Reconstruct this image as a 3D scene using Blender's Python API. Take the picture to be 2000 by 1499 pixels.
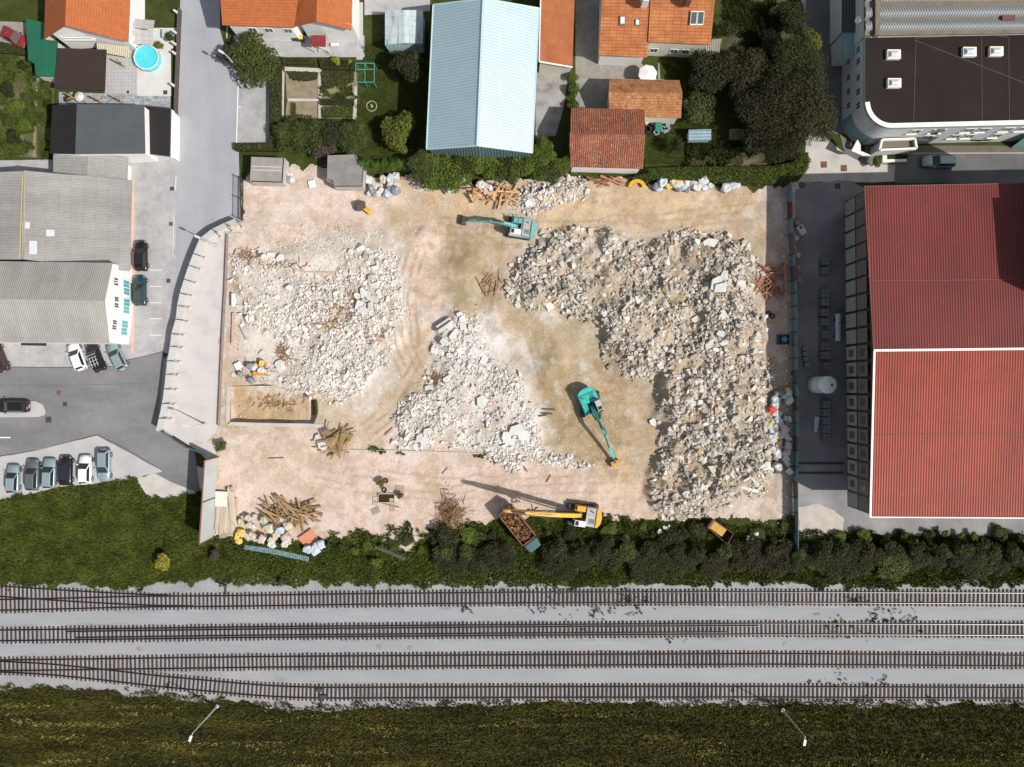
import bpy, bmesh, math, random
import numpy as np
from mathutils import Vector, Matrix
for o in list(bpy.data.objects): bpy.data.objects.remove(o)
R=math.radians
SC=bpy.context.scene; COL=SC.collection
# ------------------------------------------------ camera, sky, sun, exposure
H=110.0; S=13.5
cam=bpy.data.objects.new('camera',bpy.data.cameras.new('camera')); COL.objects.link(cam)
cam.location=(0,0,H); cam.rotation_euler=(0,0,0)
cam.data.sensor_width=36; cam.data.lens=36*H/(2000/S); cam.data.clip_end=3000; cam.data.clip_start=1
SC.camera=cam
SUN_EL=47.6; SAZ=(0.893,-0.450)                      # horizontal direction towards the sun
w=bpy.data.worlds.new('World'); SC.world=w; w.use_nodes=True
nt=w.node_tree; sky=nt.nodes.new('ShaderNodeTexSky'); sky.sky_type='NISHITA'; sky.sun_disc=False
sky.sun_elevation=R(SUN_EL); sky.sun_rotation=math.atan2(SAZ[0],SAZ[1])
sky.air_density=1.0; sky.dust_density=2.0; sky.ozone_density=1.0
hs=nt.nodes.new('ShaderNodeHueSaturation');hs.inputs['Saturation'].default_value=.45
nt.links.new(sky.outputs[0],hs.inputs['Color']);nt.links.new(hs.outputs[0],nt.nodes['Background'].inputs[0]); nt.nodes['Background'].inputs[1].default_value=0.098
sl=bpy.data.lights.new('sun','SUN'); sl.energy=4.3; sl.angle=R(0.5); sl.color=(1,0.945,0.865)
so=bpy.data.objects.new('sun',sl); COL.objects.link(so)
ce=math.cos(R(SUN_EL)); sd=Vector((SAZ[0]*ce,SAZ[1]*ce,math.sin(R(SUN_EL))))
so.rotation_euler=sd.to_track_quat('Z','Y').to_euler(); so.location=(60,-40,120)
SC.view_settings.view_transform='Standard'; SC.view_settings.look='None'
SC.view_settings.exposure=0.25; SC.view_settings.gamma=1
# ------------------------------------------------ helpers
def W(px,py,z=0.0):
    k=(H-z)/H/S
    return Vector(((px-1000)*k,(749.5-py)*k,z))
rnd=random.Random(7)
def hsh(ix,iy,s):
    n=(ix.astype(np.int64)*374761393+iy.astype(np.int64)*668265263+s*982451653)&0xffffffff
    n=((n^(n>>13))*1274126177)&0xffffffff
    return ((n^(n>>16))&0xffff)/65535.0
def vn(x,y,s=0):
    ix=np.floor(x);iy=np.floor(y);fx=x-ix;fy=y-iy;fx=fx*fx*(3-2*fx);fy=fy*fy*(3-2*fy)
    a=hsh(ix,iy,s);b=hsh(ix+1,iy,s);c=hsh(ix,iy+1,s);d=hsh(ix+1,iy+1,s)
    return (a*(1-fx)+b*fx)*(1-fy)+(c*(1-fx)+d*fx)*fy
def fbm(x,y,s=0,o=5):
    t=0;a=.5;n=0
    for i in range(o):
        t=t+a*vn(x,y,s+i*17);n+=a;x=x*2.03+3.1;y=y*2.03+7.7;a*=.5
    return t/n
def inpoly(x,y,P):
    r=np.zeros(x.shape,bool);n=len(P)
    for i in range(n):
        x0,y0=P[i][:2];x1,y1=P[(i+1)%n][:2]
        if y0==y1: continue
        c=((y0>y)!=(y1>y))&(x<(x1-x0)*(y-y0)/(y1-y0)+x0); r^=c
    return r
def sdist(x,y,P):
    d=np.full(x.shape,1e9);n=len(P)
    for i in range(n):
        x0,y0=P[i][:2];x1,y1=P[(i+1)%n][:2];dx=x1-x0;dy=y1-y0;L=dx*dx+dy*dy+1e-9
        t=np.clip(((x-x0)*dx+(y-y0)*dy)/L,0,1);d=np.minimum(d,np.hypot(x-x0-t*dx,y-y0-t*dy))
    return np.where(inpoly(x,y,P),d,-d)
def sm(a,b,x):
    t=np.clip((x-a)/(b-a),0,1);return t*t*(3-2*t)
def PW(pts,z=0): return [tuple(W(a,b,z))[:2] for a,b in pts]
# ------------------------------------------------ materials
MATS={}
def mat(name,cols,scale=1.0,detail=6,rough=.85,metal=0,bump=0,bsc=None,fine=None,stretch=None,wave=None,brick=None,
        island=None,objr=0,spec=.35,attr=None,speck=None,emit=0,trans=0,uvn=False,grid=None,patch=None,nrough=.6):
    if name in MATS: return MATS[name]
    m=bpy.data.materials.new(name);m.use_nodes=True;MATS[name]=m
    t=m.node_tree;N=t.nodes;L=t.links;b=N['Principled BSDF']
    b.inputs['Roughness'].default_value=rough;b.inputs['Metallic'].default_value=metal
    b.inputs['Specular IOR Level'].default_value=spec
    if trans: b.inputs['Transmission Weight'].default_value=trans
    tc=N.new('ShaderNodeTexCoord');co=tc.outputs['UV' if uvn else 'Object']
    if stretch:
        mp=N.new('ShaderNodeMapping');mp.inputs['Scale'].default_value=stretch;L.new(co,mp.inputs[0]);cn=mp.outputs[0]
    else: cn=co
    def noise(c,s,d=6,r=.6):
        n=N.new('ShaderNodeTexNoise');n.inputs['Scale'].default_value=s;n.inputs['Detail'].default_value=d;n.inputs['Roughness'].default_value=r
        L.new(c,n.inputs['Vector']);return n.outputs['Fac']
    def ramp(f,cs,lo=.3,hi=.7):
        r=N.new('ShaderNodeValToRGB');e=r.color_ramp.elements
        while len(e)<len(cs): e.new(.5)
        for i,c in enumerate(cs):
            e[i].position=lo+(hi-lo)*i/max(1,len(cs)-1);e[i].color=(*c,1) if len(c)==3 else c
        L.new(f,r.inputs[0]);return r.outputs[0]
    def mul(c,f,amt=1.0,bt='MULTIPLY'):
        x=N.new('ShaderNodeMix');x.data_type='RGBA';x.blend_type=bt;x.inputs[0].default_value=amt
        L.new(c,x.inputs[6]);L.new(f,x.inputs[7]);return x.outputs[2]
    def mixc(fac,a,c):
        x=N.new('ShaderNodeMix');x.data_type='RGBA';L.new(fac,x.inputs[0]);L.new(a,x.inputs[6])
        if isinstance(c,tuple): x.inputs[7].default_value=(*c,1)
        else: L.new(c,x.inputs[7])
        return x.outputs[2]
    def grey(f,lo,hi):
        mr=N.new('ShaderNodeMapRange');mr.inputs[3].default_value=lo;mr.inputs[4].default_value=hi
        mr.inputs[1].default_value=.25;mr.inputs[2].default_value=.75
        L.new(f,mr.inputs[0]);return mr.outputs[0]
    def math_(op,a,v=None):
        x=N.new('ShaderNodeMath');x.operation=op
        L.new(a,x.inputs[0])
        if v is not None:
            if isinstance(v,(int,float)): x.inputs[1].default_value=v
            else: L.new(v,x.inputs[1])
        return x.outputs[0]
    h=[]
    if attr:
        a=N.new('ShaderNodeAttribute');a.attribute_name=attr;c=a.outputs['Color']
    else: c=ramp(noise(cn,scale,detail,nrough),cols if len(cols)>1 else [cols[0],cols[0]])
    if fine: 
        for fs,lo,hi in (fine if isinstance(fine,list) else [fine]): c=mul(c,grey(noise(co,fs,4,.7),lo,hi))
    if island:
        g=N.new('ShaderNodeNewGeometry');c=mul(c,ramp(g.outputs['Random Per Island'],island,0,1))
    if objr:
        oi=N.new('ShaderNodeObjectInfo');mr=N.new('ShaderNodeMapRange');mr.inputs[3].default_value=1-objr;mr.inputs[4].default_value=1+objr
        L.new(oi.outputs['Random'],mr.inputs[0]);c=mul(c,mr.outputs[0])
    if patch:                                   # (scale, threshold, colour, softness)
        for ps,th,pc,sf in patch:
            f=noise(cn,ps,5,.65);mr=N.new('ShaderNodeMapRange');mr.inputs[1].default_value=th;mr.inputs[2].default_value=th+sf
            L.new(f,mr.inputs[0]);c=mixc(mr.outputs[0],c,pc)
    uv=tc.outputs['UV']
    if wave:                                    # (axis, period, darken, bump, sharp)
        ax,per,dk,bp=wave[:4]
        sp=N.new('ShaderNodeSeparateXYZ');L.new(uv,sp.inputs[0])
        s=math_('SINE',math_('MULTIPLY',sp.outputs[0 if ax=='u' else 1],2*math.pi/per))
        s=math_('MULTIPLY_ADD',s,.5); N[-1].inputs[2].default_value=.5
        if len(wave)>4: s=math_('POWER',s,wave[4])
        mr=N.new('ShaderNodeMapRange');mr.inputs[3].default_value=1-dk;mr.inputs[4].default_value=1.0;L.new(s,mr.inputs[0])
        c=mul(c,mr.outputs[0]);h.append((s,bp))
    if brick:                                   # (w, h, mortar, darkmul, variation)
        bk=N.new('ShaderNodeTexBrick');L.new(uv,bk.inputs[0]);bk.inputs['Scale'].default_value=1
        bk.inputs['Brick Width'].default_value=brick[0];bk.inputs['Row Height'].default_value=brick[1]
        bk.inputs['Mortar Size'].default_value=brick[2];bk.inputs['Mortar Smooth'].default_value=.3
        v=brick[4];bk.inputs['Color1'].default_value=(1,1,1,1);bk.inputs['Color2'].default_value=(1-v,1-v,1-v,1)
        d=brick[3];bk.inputs['Mortar'].default_value=(d,d,d,1);bk.offset=brick[5] if len(brick)>5 else .5
        c=mul(c,bk.outputs['Color']);h.append((math_('SUBTRACT',bk.outputs['Fac'],1),-.02))
    if grid:
        bk=N.new('ShaderNodeTexBrick');L.new(uv,bk.inputs[0]);bk.inputs['Scale'].default_value=1;bk.offset=0
        bk.inputs['Brick Width'].default_value=grid[0];bk.inputs['Row Height'].default_value=grid[1]
        bk.inputs['Mortar Size'].default_value=grid[2];bk.inputs['Color1'].default_value=(1,1,1,1);bk.inputs['Color2'].default_value=(.93,.93,.93,1)
        d=grid[3];bk.inputs['Mortar'].default_value=(d,d,d,1);c=mul(c,bk.outputs['Color'])
    L.new(c,b.inputs['Base Color'])
    if bump:
        h.append((noise(co,bsc or scale*6,5,.65),bump))
    if h:
        prev=None
        for f,d in h:
            bn=N.new('ShaderNodeBump');bn.inputs['Strength'].default_value=1.0;bn.inputs['Distance'].default_value=d
            L.new(f,bn.inputs['Height'])
            if prev: L.new(prev,bn.inputs['Normal'])
            prev=bn.outputs[0]
        L.new(prev,b.inputs['Normal'])
    return m
def flat(name,c,rough=.6,metal=0,spec=.4,v=.06,objr=0,**k):
    return mat(name,[tuple(x*(1-v) for x in c),tuple(min(1,x*(1+v)) for x in c)],scale=1.7,rough=rough,metal=metal,spec=spec,objr=objr,**k)
# ------------------------------------------------ mesh builder
class MB:
    def __init__(s): s.v=[];s.f=[]
    def add(s,vs,fs):
        n=len(s.v);s.v+= [tuple(p) for p in vs];s.f+=[tuple(i+n for i in f) for f in fs];return s
    def box(s,c,d,rz=0,rx=0,ry=0):
        m=Matrix.Translation(Vector(c))@Matrix.Rotation(rz,4,'Z')@Matrix.Rotation(ry,4,'Y')@Matrix.Rotation(rx,4,'X')
        x,y,z=d[0]/2,d[1]/2,d[2]/2
        vs=[m@Vector(p) for p in ((-x,-y,-z),(x,-y,-z),(x,y,-z),(-x,y,-z),(-x,-y,z),(x,-y,z),(x,y,z),(-x,y,z))]
        return s.add(vs,[(0,3,2,1),(4,5,6,7),(0,1,5,4),(1,2,6,5),(2,3,7,6),(3,0,4,7)])
    def bar(s,p,q,w,h=None):
        p=Vector(p);q=Vector(q);h=h or w;d=(q-p);L=d.length
        if L<1e-6: return s
        d/=L;u=d.cross(Vector((0,0,1)));u=Vector((1,0,0)) if u.length<1e-4 else u.normalized();v=u.cross(d)
        vs=[]
        for e in (p,q):
            for a,b in ((-1,-1),(1,-1),(1,1),(-1,1)): vs.append(e+u*a*w/2+v*b*h/2)
        return s.add(vs,[(0,3,2,1),(4,5,6,7),(0,1,5,4),(1,2,6,5),(2,3,7,6),(3,0,4,7)])
    def cyl(s,p,q,r,r2=None,n=12,cap=True):
        p=Vector(p);q=Vector(q);r2=r if r2 is None else r2;d=(q-p).normalized()
        u=d.orthogonal().normalized();v=d.cross(u);vs=[]
        for e,rr in ((p,r),(q,r2)):
            for i in range(n):
                a=2*math.pi*i/n;vs.append(e+(u*math.cos(a)+v*math.sin(a))*rr)
        fs=[(i,(i+1)%n,n+(i+1)%n,n+i) for i in range(n)]
        if cap: fs+= [tuple(range(n-1,-1,-1)),tuple(range(n,2*n))]
        return s.add(vs,fs)
    def slab(s,top,t,dirn=(0,0,-1)):
        top=[Vector(p) for p in top];n=len(top);d=Vector(dirn)*t
        return s.add(top+[p+d for p in top],[tuple(range(n)),tuple(range(2*n-1,n-1,-1))]+[(i,n+i,n+(i+1)%n,(i+1)%n) for i in range(n)])
    def walls(s,pts,tops,bot=0.0):
        n=len(pts);vs=[(p[0],p[1],bot) for p in pts]+[(p[0],p[1],z) for p,z in zip(pts,tops)]
        return s.add(vs,[(i,(i+1)%n,n+(i+1)%n,n+i) for i in range(n)])
    def loft(s,rings,cap=True):
        n=len(rings[0]);vs=[p for r in rings for p in r];fs=[]
        for k in range(len(rings)-1):
            for i in range(n): fs.append((k*n+i,k*n+(i+1)%n,(k+1)*n+(i+1)%n,(k+1)*n+i))
        if cap: fs+=[tuple(range(n-1,-1,-1)),tuple((len(rings)-1)*n+i for i in range(n))]
        return s.add(vs,fs)
    def ball(s,c,r,sz=(1,1,1),n=8,m=6,jit=0):
        c=Vector(c);vs=[];fs=[]
        vs.append(c+Vector((0,0,r*sz[2])))
        for j in range(1,m):
            for i in range(n):
                a=2*math.pi*i/n;b=math.pi*j/m;k=1+jit*(rnd.random()-.5)
                vs.append(c+Vector((math.cos(a)*math.sin(b)*r*sz[0]*k,math.sin(a)*math.sin(b)*r*sz[1]*k,math.cos(b)*r*sz[2]*k)))
        vs.append(c-Vector((0,0,r*sz[2])));e=len(vs)-1
        for i in range(n): fs.append((0,1+i,1+(i+1)%n))
        for j in range(m-2):
            for i in range(n): fs.append((1+j*n+i,1+(j+1)*n+i,1+(j+1)*n+(i+1)%n,1+j*n+(i+1)%n))
        for i in range(n): fs.append((1+(m-2)*n+i,e,1+(m-2)*n+(i+1)%n))
        return s.add(vs,fs)
    def build(s,name,m,parent=None,smooth=False,bev=0,origin=None,uv=True):
        me=bpy.data.meshes.new(name)
        o=bpy.data.objects.new(name,me)
        pl=Vector(parent.get('_w',(0,0,0))) if parent else Vector((0,0,0))
        if parent:
            org=pl if origin is None else Vector(origin)
        else:
            if origin is None:
                a=np.array(s.v);org=Vector(((a[:,0].min()+a[:,0].max())/2,(a[:,1].min()+a[:,1].max())/2,a[:,2].min()))
            else: org=Vector(origin)
        me.from_pydata([tuple(Vector(p)-org) for p in s.v],[],s.f)
        bm=bmesh.new();bm.from_mesh(me);bmesh.ops.recalc_face_normals(bm,faces=bm.faces);bm.to_mesh(me);bm.free()
        if uv: auto_uv(me)
        if m: me.materials.append(m)
        if smooth: me.shade_smooth() if hasattr(me,'shade_smooth') else None
        COL.objects.link(o)
        if parent: o.parent=parent;o.location=org-pl
        else: o.location=org
        o['_w']=tuple(org)
        if bev:
            b=o.modifiers.new('bevel','BEVEL');b.width=bev;b.segments=2;b.limit_method='ANGLE'
        return o
def auto_uv(me):
    me.update();n=len(me.loops);uvl=me.uv_layers.new(name='UVMap')
    if n==0: return
    co=np.empty(len(me.vertices)*3);me.vertices.foreach_get('co',co);co=co.reshape(-1,3)
    li=np.empty(n,np.int32);me.loops.foreach_get('vertex_index',li)
    fn=np.empty(len(me.polygons)*3);me.polygons.foreach_get('normal',fn);fn=fn.reshape(-1,3)
    lt=np.empty(len(me.polygons),np.int32);me.polygons.foreach_get('loop_total',lt)
    nn=np.repeat(fn,lt,axis=0);fl=np.abs(nn[:,2])>.998
    u=np.stack([-nn[:,1],nn[:,0],np.zeros(n)],1);ul=np.linalg.norm(u,axis=1)+1e-9;u/=ul[:,None]
    u[fl]=(1,0,0);v=np.cross(nn,u);v[fl]=(0,1,0)
    p=co[li];out=np.stack([(p*u).sum(1),(p*v).sum(1)],1).astype(np.float32)
    uvl.data.foreach_set('uv',out.ravel())
def np_mesh(name,V,F,m,smooth=False,parent=None,kind=None,uv=False):
    """V (n,3), F (k,3|4)"""
    me=bpy.data.meshes.new(name);k=F.shape[1]
    me.vertices.add(len(V));me.vertices.foreach_set('co',V.astype(np.float32).ravel())
    me.loops.add(F.size);me.loops.foreach_set('vertex_index',F.astype(np.int32).ravel())
    me.polygons.add(len(F));me.polygons.foreach_set('loop_start',np.arange(0,F.size,k,dtype=np.int32))
    me.polygons.foreach_set('loop_total',np.full(len(F),k,np.int32))
    me.polygons.foreach_set('use_smooth',np.full(len(F),smooth))
    me.update(calc_edges=True);me.validate()
    if uv: auto_uv(me)
    if m: me.materials.append(m)
    o=bpy.data.objects.new(name,me);COL.objects.link(o);o['_w']=(0,0,0)
    if parent: o.parent=parent
    if kind: o['kind']=kind
    return o
def tag(o,label,cat,group=None,kind=None):
    o['label']=label;o['category']=cat
    if group: o['group']=group
    if kind: o['kind']=kind
    return o
def thing(name,label,cat,loc,group=None,rz=0):
    o=bpy.data.objects.new(name,None);COL.objects.link(o);o.location=loc;o.rotation_euler=(0,0,rz);o['_w']=tuple(loc)
    o.empty_display_size=.3
    return tag(o,label,cat,group)
def dup(root,loc,rz=0,label=None,group=None,sc=None):
    r=root.copy();COL.objects.link(r);r.location=loc;r.rotation_euler=(0,0,rz)
    if sc: r.scale=sc
    if label: r['label']=label
    if group: r['group']=group
    for ch in root.children:
        c=ch.copy();COL.objects.link(c);c.parent=r
        for g in ch.children:
            d=g.copy();COL.objects.link(d);d.parent=c
    return r
def struct(o,kind='structure'): o['kind']=kind;return o
# ------------------------------------------------ setting: ground sheets
m_grass=mat('grass_ground',[(.024,.022,.009),(.038,.038,.012),(.058,.056,.016),(.11,.095,.026)],scale=.22,detail=8,stretch=(.35,2.6,1),fine=[(5,.5,1.5),(1.2,.7,1.3)],rough=.95,bump=.25,bsc=5,spec=.1)
m_lawn=mat('lawn',[(.028,.035,.010),(.045,.058,.014),(.062,.075,.018)],scale=.5,detail=8,fine=[(7,.55,1.4)],rough=.95,bump=.1,bsc=9,spec=.1)
m_rough=mat('rough_grass',[(.028,.034,.011),(.05,.062,.016),(.08,.095,.022),(.065,.055,.028)],scale=.45,detail=8,fine=[(6,.4,1.6)],rough=.95,bump=.3,bsc=6,spec=.1)
m_road=mat('road_concrete',[(.265,.28,.31),(.30,.312,.34),(.335,.345,.365)],scale=.12,detail=7,fine=[(9,.9,1.08),(.6,.94,1.05)],rough=.8,stretch=(2.2,.6,1),bump=.01,bsc=12,patch=[(.5,.68,(.245,.245,.255),.25),(.8,.66,(.37,.37,.36),.15)])
m_pave=mat('yard_pavement',[(.28,.275,.28),(.34,.338,.345),(.40,.395,.40)],scale=.35,detail=8,fine=[(8,.88,1.1),(1.4,.9,1.06)],rough=.85,bump=.012,bsc=10,patch=[(.6,.64,(.2,.19,.18),.2),(1.3,.7,(.42,.41,.39),.1)])
m_asph=mat('asphalt',[(.125,.125,.133),(.165,.165,.172),(.21,.208,.212)],scale=.16,detail=8,fine=[(14,.85,1.15),(1.1,.9,1.1)],rough=.85,stretch=(.5,1.5,1),bump=.012,bsc=14,patch=[(.35,.68,(.29,.27,.255),.22)])
m_darkasph=mat('worn_asphalt',[(.085,.082,.085),(.12,.118,.12),(.16,.155,.155)],scale=.2,detail=8,fine=[(12,.85,1.15)],rough=.9,patch=[(.4,.66,(.2,.19,.17),.2)])
m_apron=mat('concrete_apron',[(.33,.33,.335),(.37,.37,.37),(.41,.405,.40)],scale=.3,detail=7,fine=[(10,.92,1.08)],rough=.85)
m_conc=mat('pale_concrete',[(.36,.34,.32),(.44,.42,.395),(.50,.47,.44)],scale=.5,detail=8,fine=[(8,.85,1.1)],rough=.9,bump=.02,bsc=10,patch=[(.5,.66,(.30,.29,.28),.15)])
m_kerb=mat('kerb_stone',[(.38,.37,.35),(.46,.45,.43)],scale=1.5,rough=.9,fine=(10,.9,1.1))
m_ball=mat('ballast_gravel',[(.235,.243,.255),(.29,.296,.305),(.35,.353,.357)],scale=.25,detail=7,fine=[(11,.5,1.45),(4,.75,1.2)],rough=.95,bump=.09,bsc=11,patch=[(.3,.56,(.36,.32,.29),.3)])
m_gravel=mat('fine_gravel',[(.24,.252,.27),(.268,.279,.295),(.30,.308,.32)],scale=.15,detail=7,stretch=(.5,2,1),fine=[(18,.85,1.12)],rough=.95,bump=.02,bsc=20)
m_soil=mat('garden_soil',[(.17,.135,.085),(.23,.19,.125),(.28,.23,.16)],scale=.9,detail=8,fine=[(7,.7,1.25)],rough=.95,bump=.08,bsc=7)
m_flag=mat('flagstones',[(.36,.36,.37),(.42,.42,.43)],scale=.8,rough=.8,fine=(8,.92,1.06),grid=(.5,.5,.03,.72))
m_slate=mat('slate_paving',[(.2,.23,.25),(.33,.36,.38),(.42,.44,.45)],scale=2.5,rough=.7,detail=3,brick=(.7,.4,.02,.8,.35))
m_cobble=mat('cobbled_yard',[(.20,.19,.17),(.30,.285,.26)],scale=1.2,rough=.9,detail=8,fine=(6,.6,1.35),bump=.05,bsc=8)
m_white=flat('white_paint',(.68,.68,.66),rough=.7)
m_sheetwhite=mat('white_plaster_deck',[(.48,.47,.46),(.55,.54,.53)],scale=.6,rough=.85)
def ground(name,pts,z,m,jag=0,kind='structure',seed=0,step=.35):
    P=PW(pts)
    if jag:
        Q=[];n=len(P)
        for i in range(n):
            a=Vector(P[i]);b=Vector(P[(i+1)%n]);L=(b-a).length;k=max(1,int(L/step));nrm=Vector((-(b-a).y,(b-a).x))/(L+1e-6)
            for j in range(k):
                p=a+(b-a)*(j/k)
                f=float(fbm(np.array([p.x*.31+seed]),np.array([p.y*.31]),seed,6)[0])-.5+.6*(rnd.random()-.5)*min(1,jag)*.35
                Q.append(tuple(p+nrm*f*jag*2.6))
        P=Q
    b=MB();b.slab([(x,y,z) for x,y in P],.0001 if False else .05)
    o=b.build(name,m,origin=(0,0,0));struct(o,kind);return o
hx0,hy1=W(450,754)[:2];hx1,hy0=W(616,831)[:2]
def ring(name,x0,x1,y0,y1,z,m):
    b=MB()
    for a,b_,c,d in ((x0,hx0,y0,y1),(hx1,x1,y0,y1),(hx0,hx1,y0,hy0),(hx0,hx1,hy1,y1)): b.add([(a,c,z),(b_,c,z),(b_,d,z),(a,d,z)],[(0,1,2,3)])
    o=b.build(name,m,origin=(0,0,0));struct(o)
ring('ground',-420,420,-420,420,-.06,m_grass)
X0,X1=-260,2260
ground('embankment_grass',[(X0,900),(X1,900),(X1,1150),(X0,1150)],-.02,m_rough)
ring('town_ground',W(X0,0).x,W(X1,0).x,W(0,1035).y,W(0,-200).y,-.012,m_lawn)
# railway ballast bed
top=[(X0,1140),(0,1135),(40,1128),(110,1133),(180,1137),(240,1140),(300,1138),(350,1131),(400,1128),(460,1127),(520,1133),(600,1128),(700,1134),(800,1143),(840,1133),(1000,1136),(1100,1140),(1250,1142),(1340,1128),(1400,1130),(1500,1140),(1600,1136),(1720,1134),(1780,1140),(2000,1134),(X1,1134)]
bot=[(X1,1385),(2000,1378),(1900,1374),(1800,1380),(1700,1378),(1600,1376),(1500,1377),(1400,1377),(1200,1373),(1000,1377),(900,1376),(800,1380),(700,1387),(620,1388),(560,1386),(500,1374),(420,1372),(360,1370),(330,1362),(200,1352),(100,1348),(0,1348),(X0,1348)]
ground('track_bed',top+bot,.0,m_ball,jag=.7,seed=3)
for i,(a,b) in enumerate((((1199,1224),(1189,1212)),((1261,1288),(1250,1275)),((1322,1322),(1304,1334)))):
    pass
ground('service_path',[(X0,1201),(500,1196),(1000,1190),(1500,1188),(X1,1190),(X1,1210),(1500,1209),(1000,1212),(500,1215),(X0,1222)],.008,m_gravel,jag=.12,seed=5)
ground('service_path',[(X0,1262),(500,1256),(1000,1252),(1500,1250),(X1,1252),(X1,1272),(1500,1269),(1000,1272),(500,1274),(X0,1280)],.008,m_gravel,jag=.12,seed=6)
ground('service_path',[(520,1312),(700,1311),(1000,1309),(1500,1307),(X1,1311),(X1,1335),(1500,1332),(1000,1332),(700,1333),(560,1326)],.008,m_gravel,jag=.15,seed=7)
# left: roads and yards
ground('road',[(352,-200),(352,0),(349,180),(345,330),(343,500),(338,640),(330,690),(322,700),(300,845),(335,860),(375,720),(400,560),(470,440),(466,290),(463,140),(440,95),(430,60),(428,-200)],.004,m_road)
ground('parking_bay_paving',[(466,142),(530,148),(528,282),(463,281)],.006,mat('bay',[(.23,.23,.235),(.3,.3,.305),(.37,.365,.36)],scale=.5,detail=8,fine=(6,.85,1.15),rough=.9))
ground('yard_pavement',[(X0,318),(350,308),(346,330),(344,500),(339,640),(330,692),(320,689),(262,700),(215,717),(130,718),(X0,716)],.009,m_pave)
ground('asphalt_road',[(X0,716),(120,718),(218,716),(250,703),(318,687),(321,700),(306,842),(345,862),(380,880),(392,965),(330,940),(190,862),(70,895),(0,905),(X0,940)],.014,m_asph)
ground('traffic_island',[(X0,786),(70,784),(84,790),(90,805),(88,811),(75,815),(X0,817)],.12,m_apron)
ground('car_park_apron',[(X0,930),(0,892),(70,880),(190,850),(320,921),(262,937),(120,950),(0,978),(X0,1010)],.016,m_apron,jag=.25,seed=9)
ground('broken_paving',[(262,937),(320,921),(392,915),(392,972),(352,970),(310,988),(290,975),(275,950)],.011,m_conc,jag=.5,seed=4)
ground('entrance_strip',[(330,700),(345,640),(372,540),(400,470),(440,440),(462,440),(462,480),(446,830),(446,880),(410,905),(385,880),(318,838)],.006,mat('strip',[(.40,.385,.375),(.47,.45,.44),(.5,.46,.44)],scale=.4,rough=.9,detail=8,fine=(8,.9,1.08),patch=[(.5,.6,(.52,.40,.33),.2)]))
def line(pts,w,name='road_marking',z=.022,m=None):
    P=[W(*p,0) for p in pts];b=MB()
    for a,c in zip(P[:-1],P[1:]):
        d=(c-a).normalized();n=Vector((-d.y,d.x,0))*w/2
        b.slab([(a+n)[:2]+(z,) if False else ((a+n).x,(a+n).y,z),((a-n).x,(a-n).y,z),((c-n).x,(c-n).y,z),((c+n).x,(c+n).y,z)],.004)
    o=b.build(name,m or m_white);struct(o);return o
line([(464,140),(466,142)],.1)
line([(466,142),(464,210),(462,283)],.14);line([(464,209),(471,209)],.12);line([(444,45),(443,75)],.1)
line([(0,855),(21,855)],.16,z=.03)
for y in (528,560,592,623,655): line([(292,y),(316,y)],.09)
line([(344,345),(343,372)],.1);line([(340,420),(338,500)],.06)
line([(1915,1139),(1916,1139.5)],.1)
# top: plots
ground('house_yard',[(455,70),(712,70),(712,112),(560,112),(468,105)],.006,m_pave)
ground('patio_path',[(697,5),(709,5),(709,117),(696,117)],.010,m_flag)
ground('lane',[(712,-60),(840,-60),(840,22),(712,30)],.006,m_pave)
ground('garden_plot',[(558,142),(622,142),(622,192),(560,194)],.006,m_soil);ground('garden_plot',[(560,198),(620,198),(620,231),(558,231)],.006,m_soil)
ground('garden_plot',[(628,142),(698,142),(697,232),(628,232)],.006,m_soil)
ground('garden_path',[(556,131),(628,134),(628,142),(556,139)],.010,m_kerb);ground('garden_path',[(622,134),(628,134),(628,232),(622,232)],.012,m_conc)
ground('garden_path',[(562,193),(622,193),(622,198),(562,198)],.014,m_conc);ground('garden_path',[(692,168),(698,168),(696,233),(690,233)],.012,m_conc)
ground('barn_yard',[(1046,132),(1112,132),(1100,215),(1085,265),(1046,272)],.006,mat('stained',[(.16,.145,.125),(.27,.26,.245),(.34,.335,.33)],scale=.5,detail=8,rough=.9,fine=(6,.75,1.2)))
ground('cobbled_yard',[(1124,-60),(1172,-60),(1172,125),(1255,125),(1262,150),(1285,155),(1285,122),(1320,160),(1190,215),(1124,215)],.006,m_cobble)
ground('lawn',[(1287,108),(1360,108),(1400,120),(1450,250),(1335,320),(1260,330),(1262,235),(1320,232),(1332,160),(1290,155)],.008,m_lawn)
ground('vegetable_garden',[(1420,-60),(1565,-60),(1565,80),(1420,110)],.008,mat('dark_soil',[(.03,.034,.014),(.06,.055,.03),(.10,.08,.05)],scale=.6,detail=8,rough=.95,fine=(5,.5,1.5),bump=.1,bsc=6))
ground('vegetable_garden',[(1336,280),(1560,255),(1560,330),(1336,330)],.008,mat('mid_soil',[(.05,.05,.02),(.10,.085,.05),(.17,.14,.09)],scale=.6,detail=8,rough=.95,fine=(5,.5,1.5),bump=.1,bsc=6))
ground('side_road',[(1572,-60),(1692,-60),(1692,262),(1640,262),(1572,262)],.004,m_darkasph)
ground('pavement',[(1562,-60),(1573,-60),(1574,70),(1568,78)],.012,m_conc)
ground('crossing_yard',[(1572,262),(1606,262),(1650,300),(1690,322),(1748,322),(1748,356),(1558,356),(1575,335)],.010,m_conc,jag=.12)
ground('lane',[(1690,285),(X1,285),(X1,358),(1748,358),(1748,324),(1690,322)],.008,m_darkasph)
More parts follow.
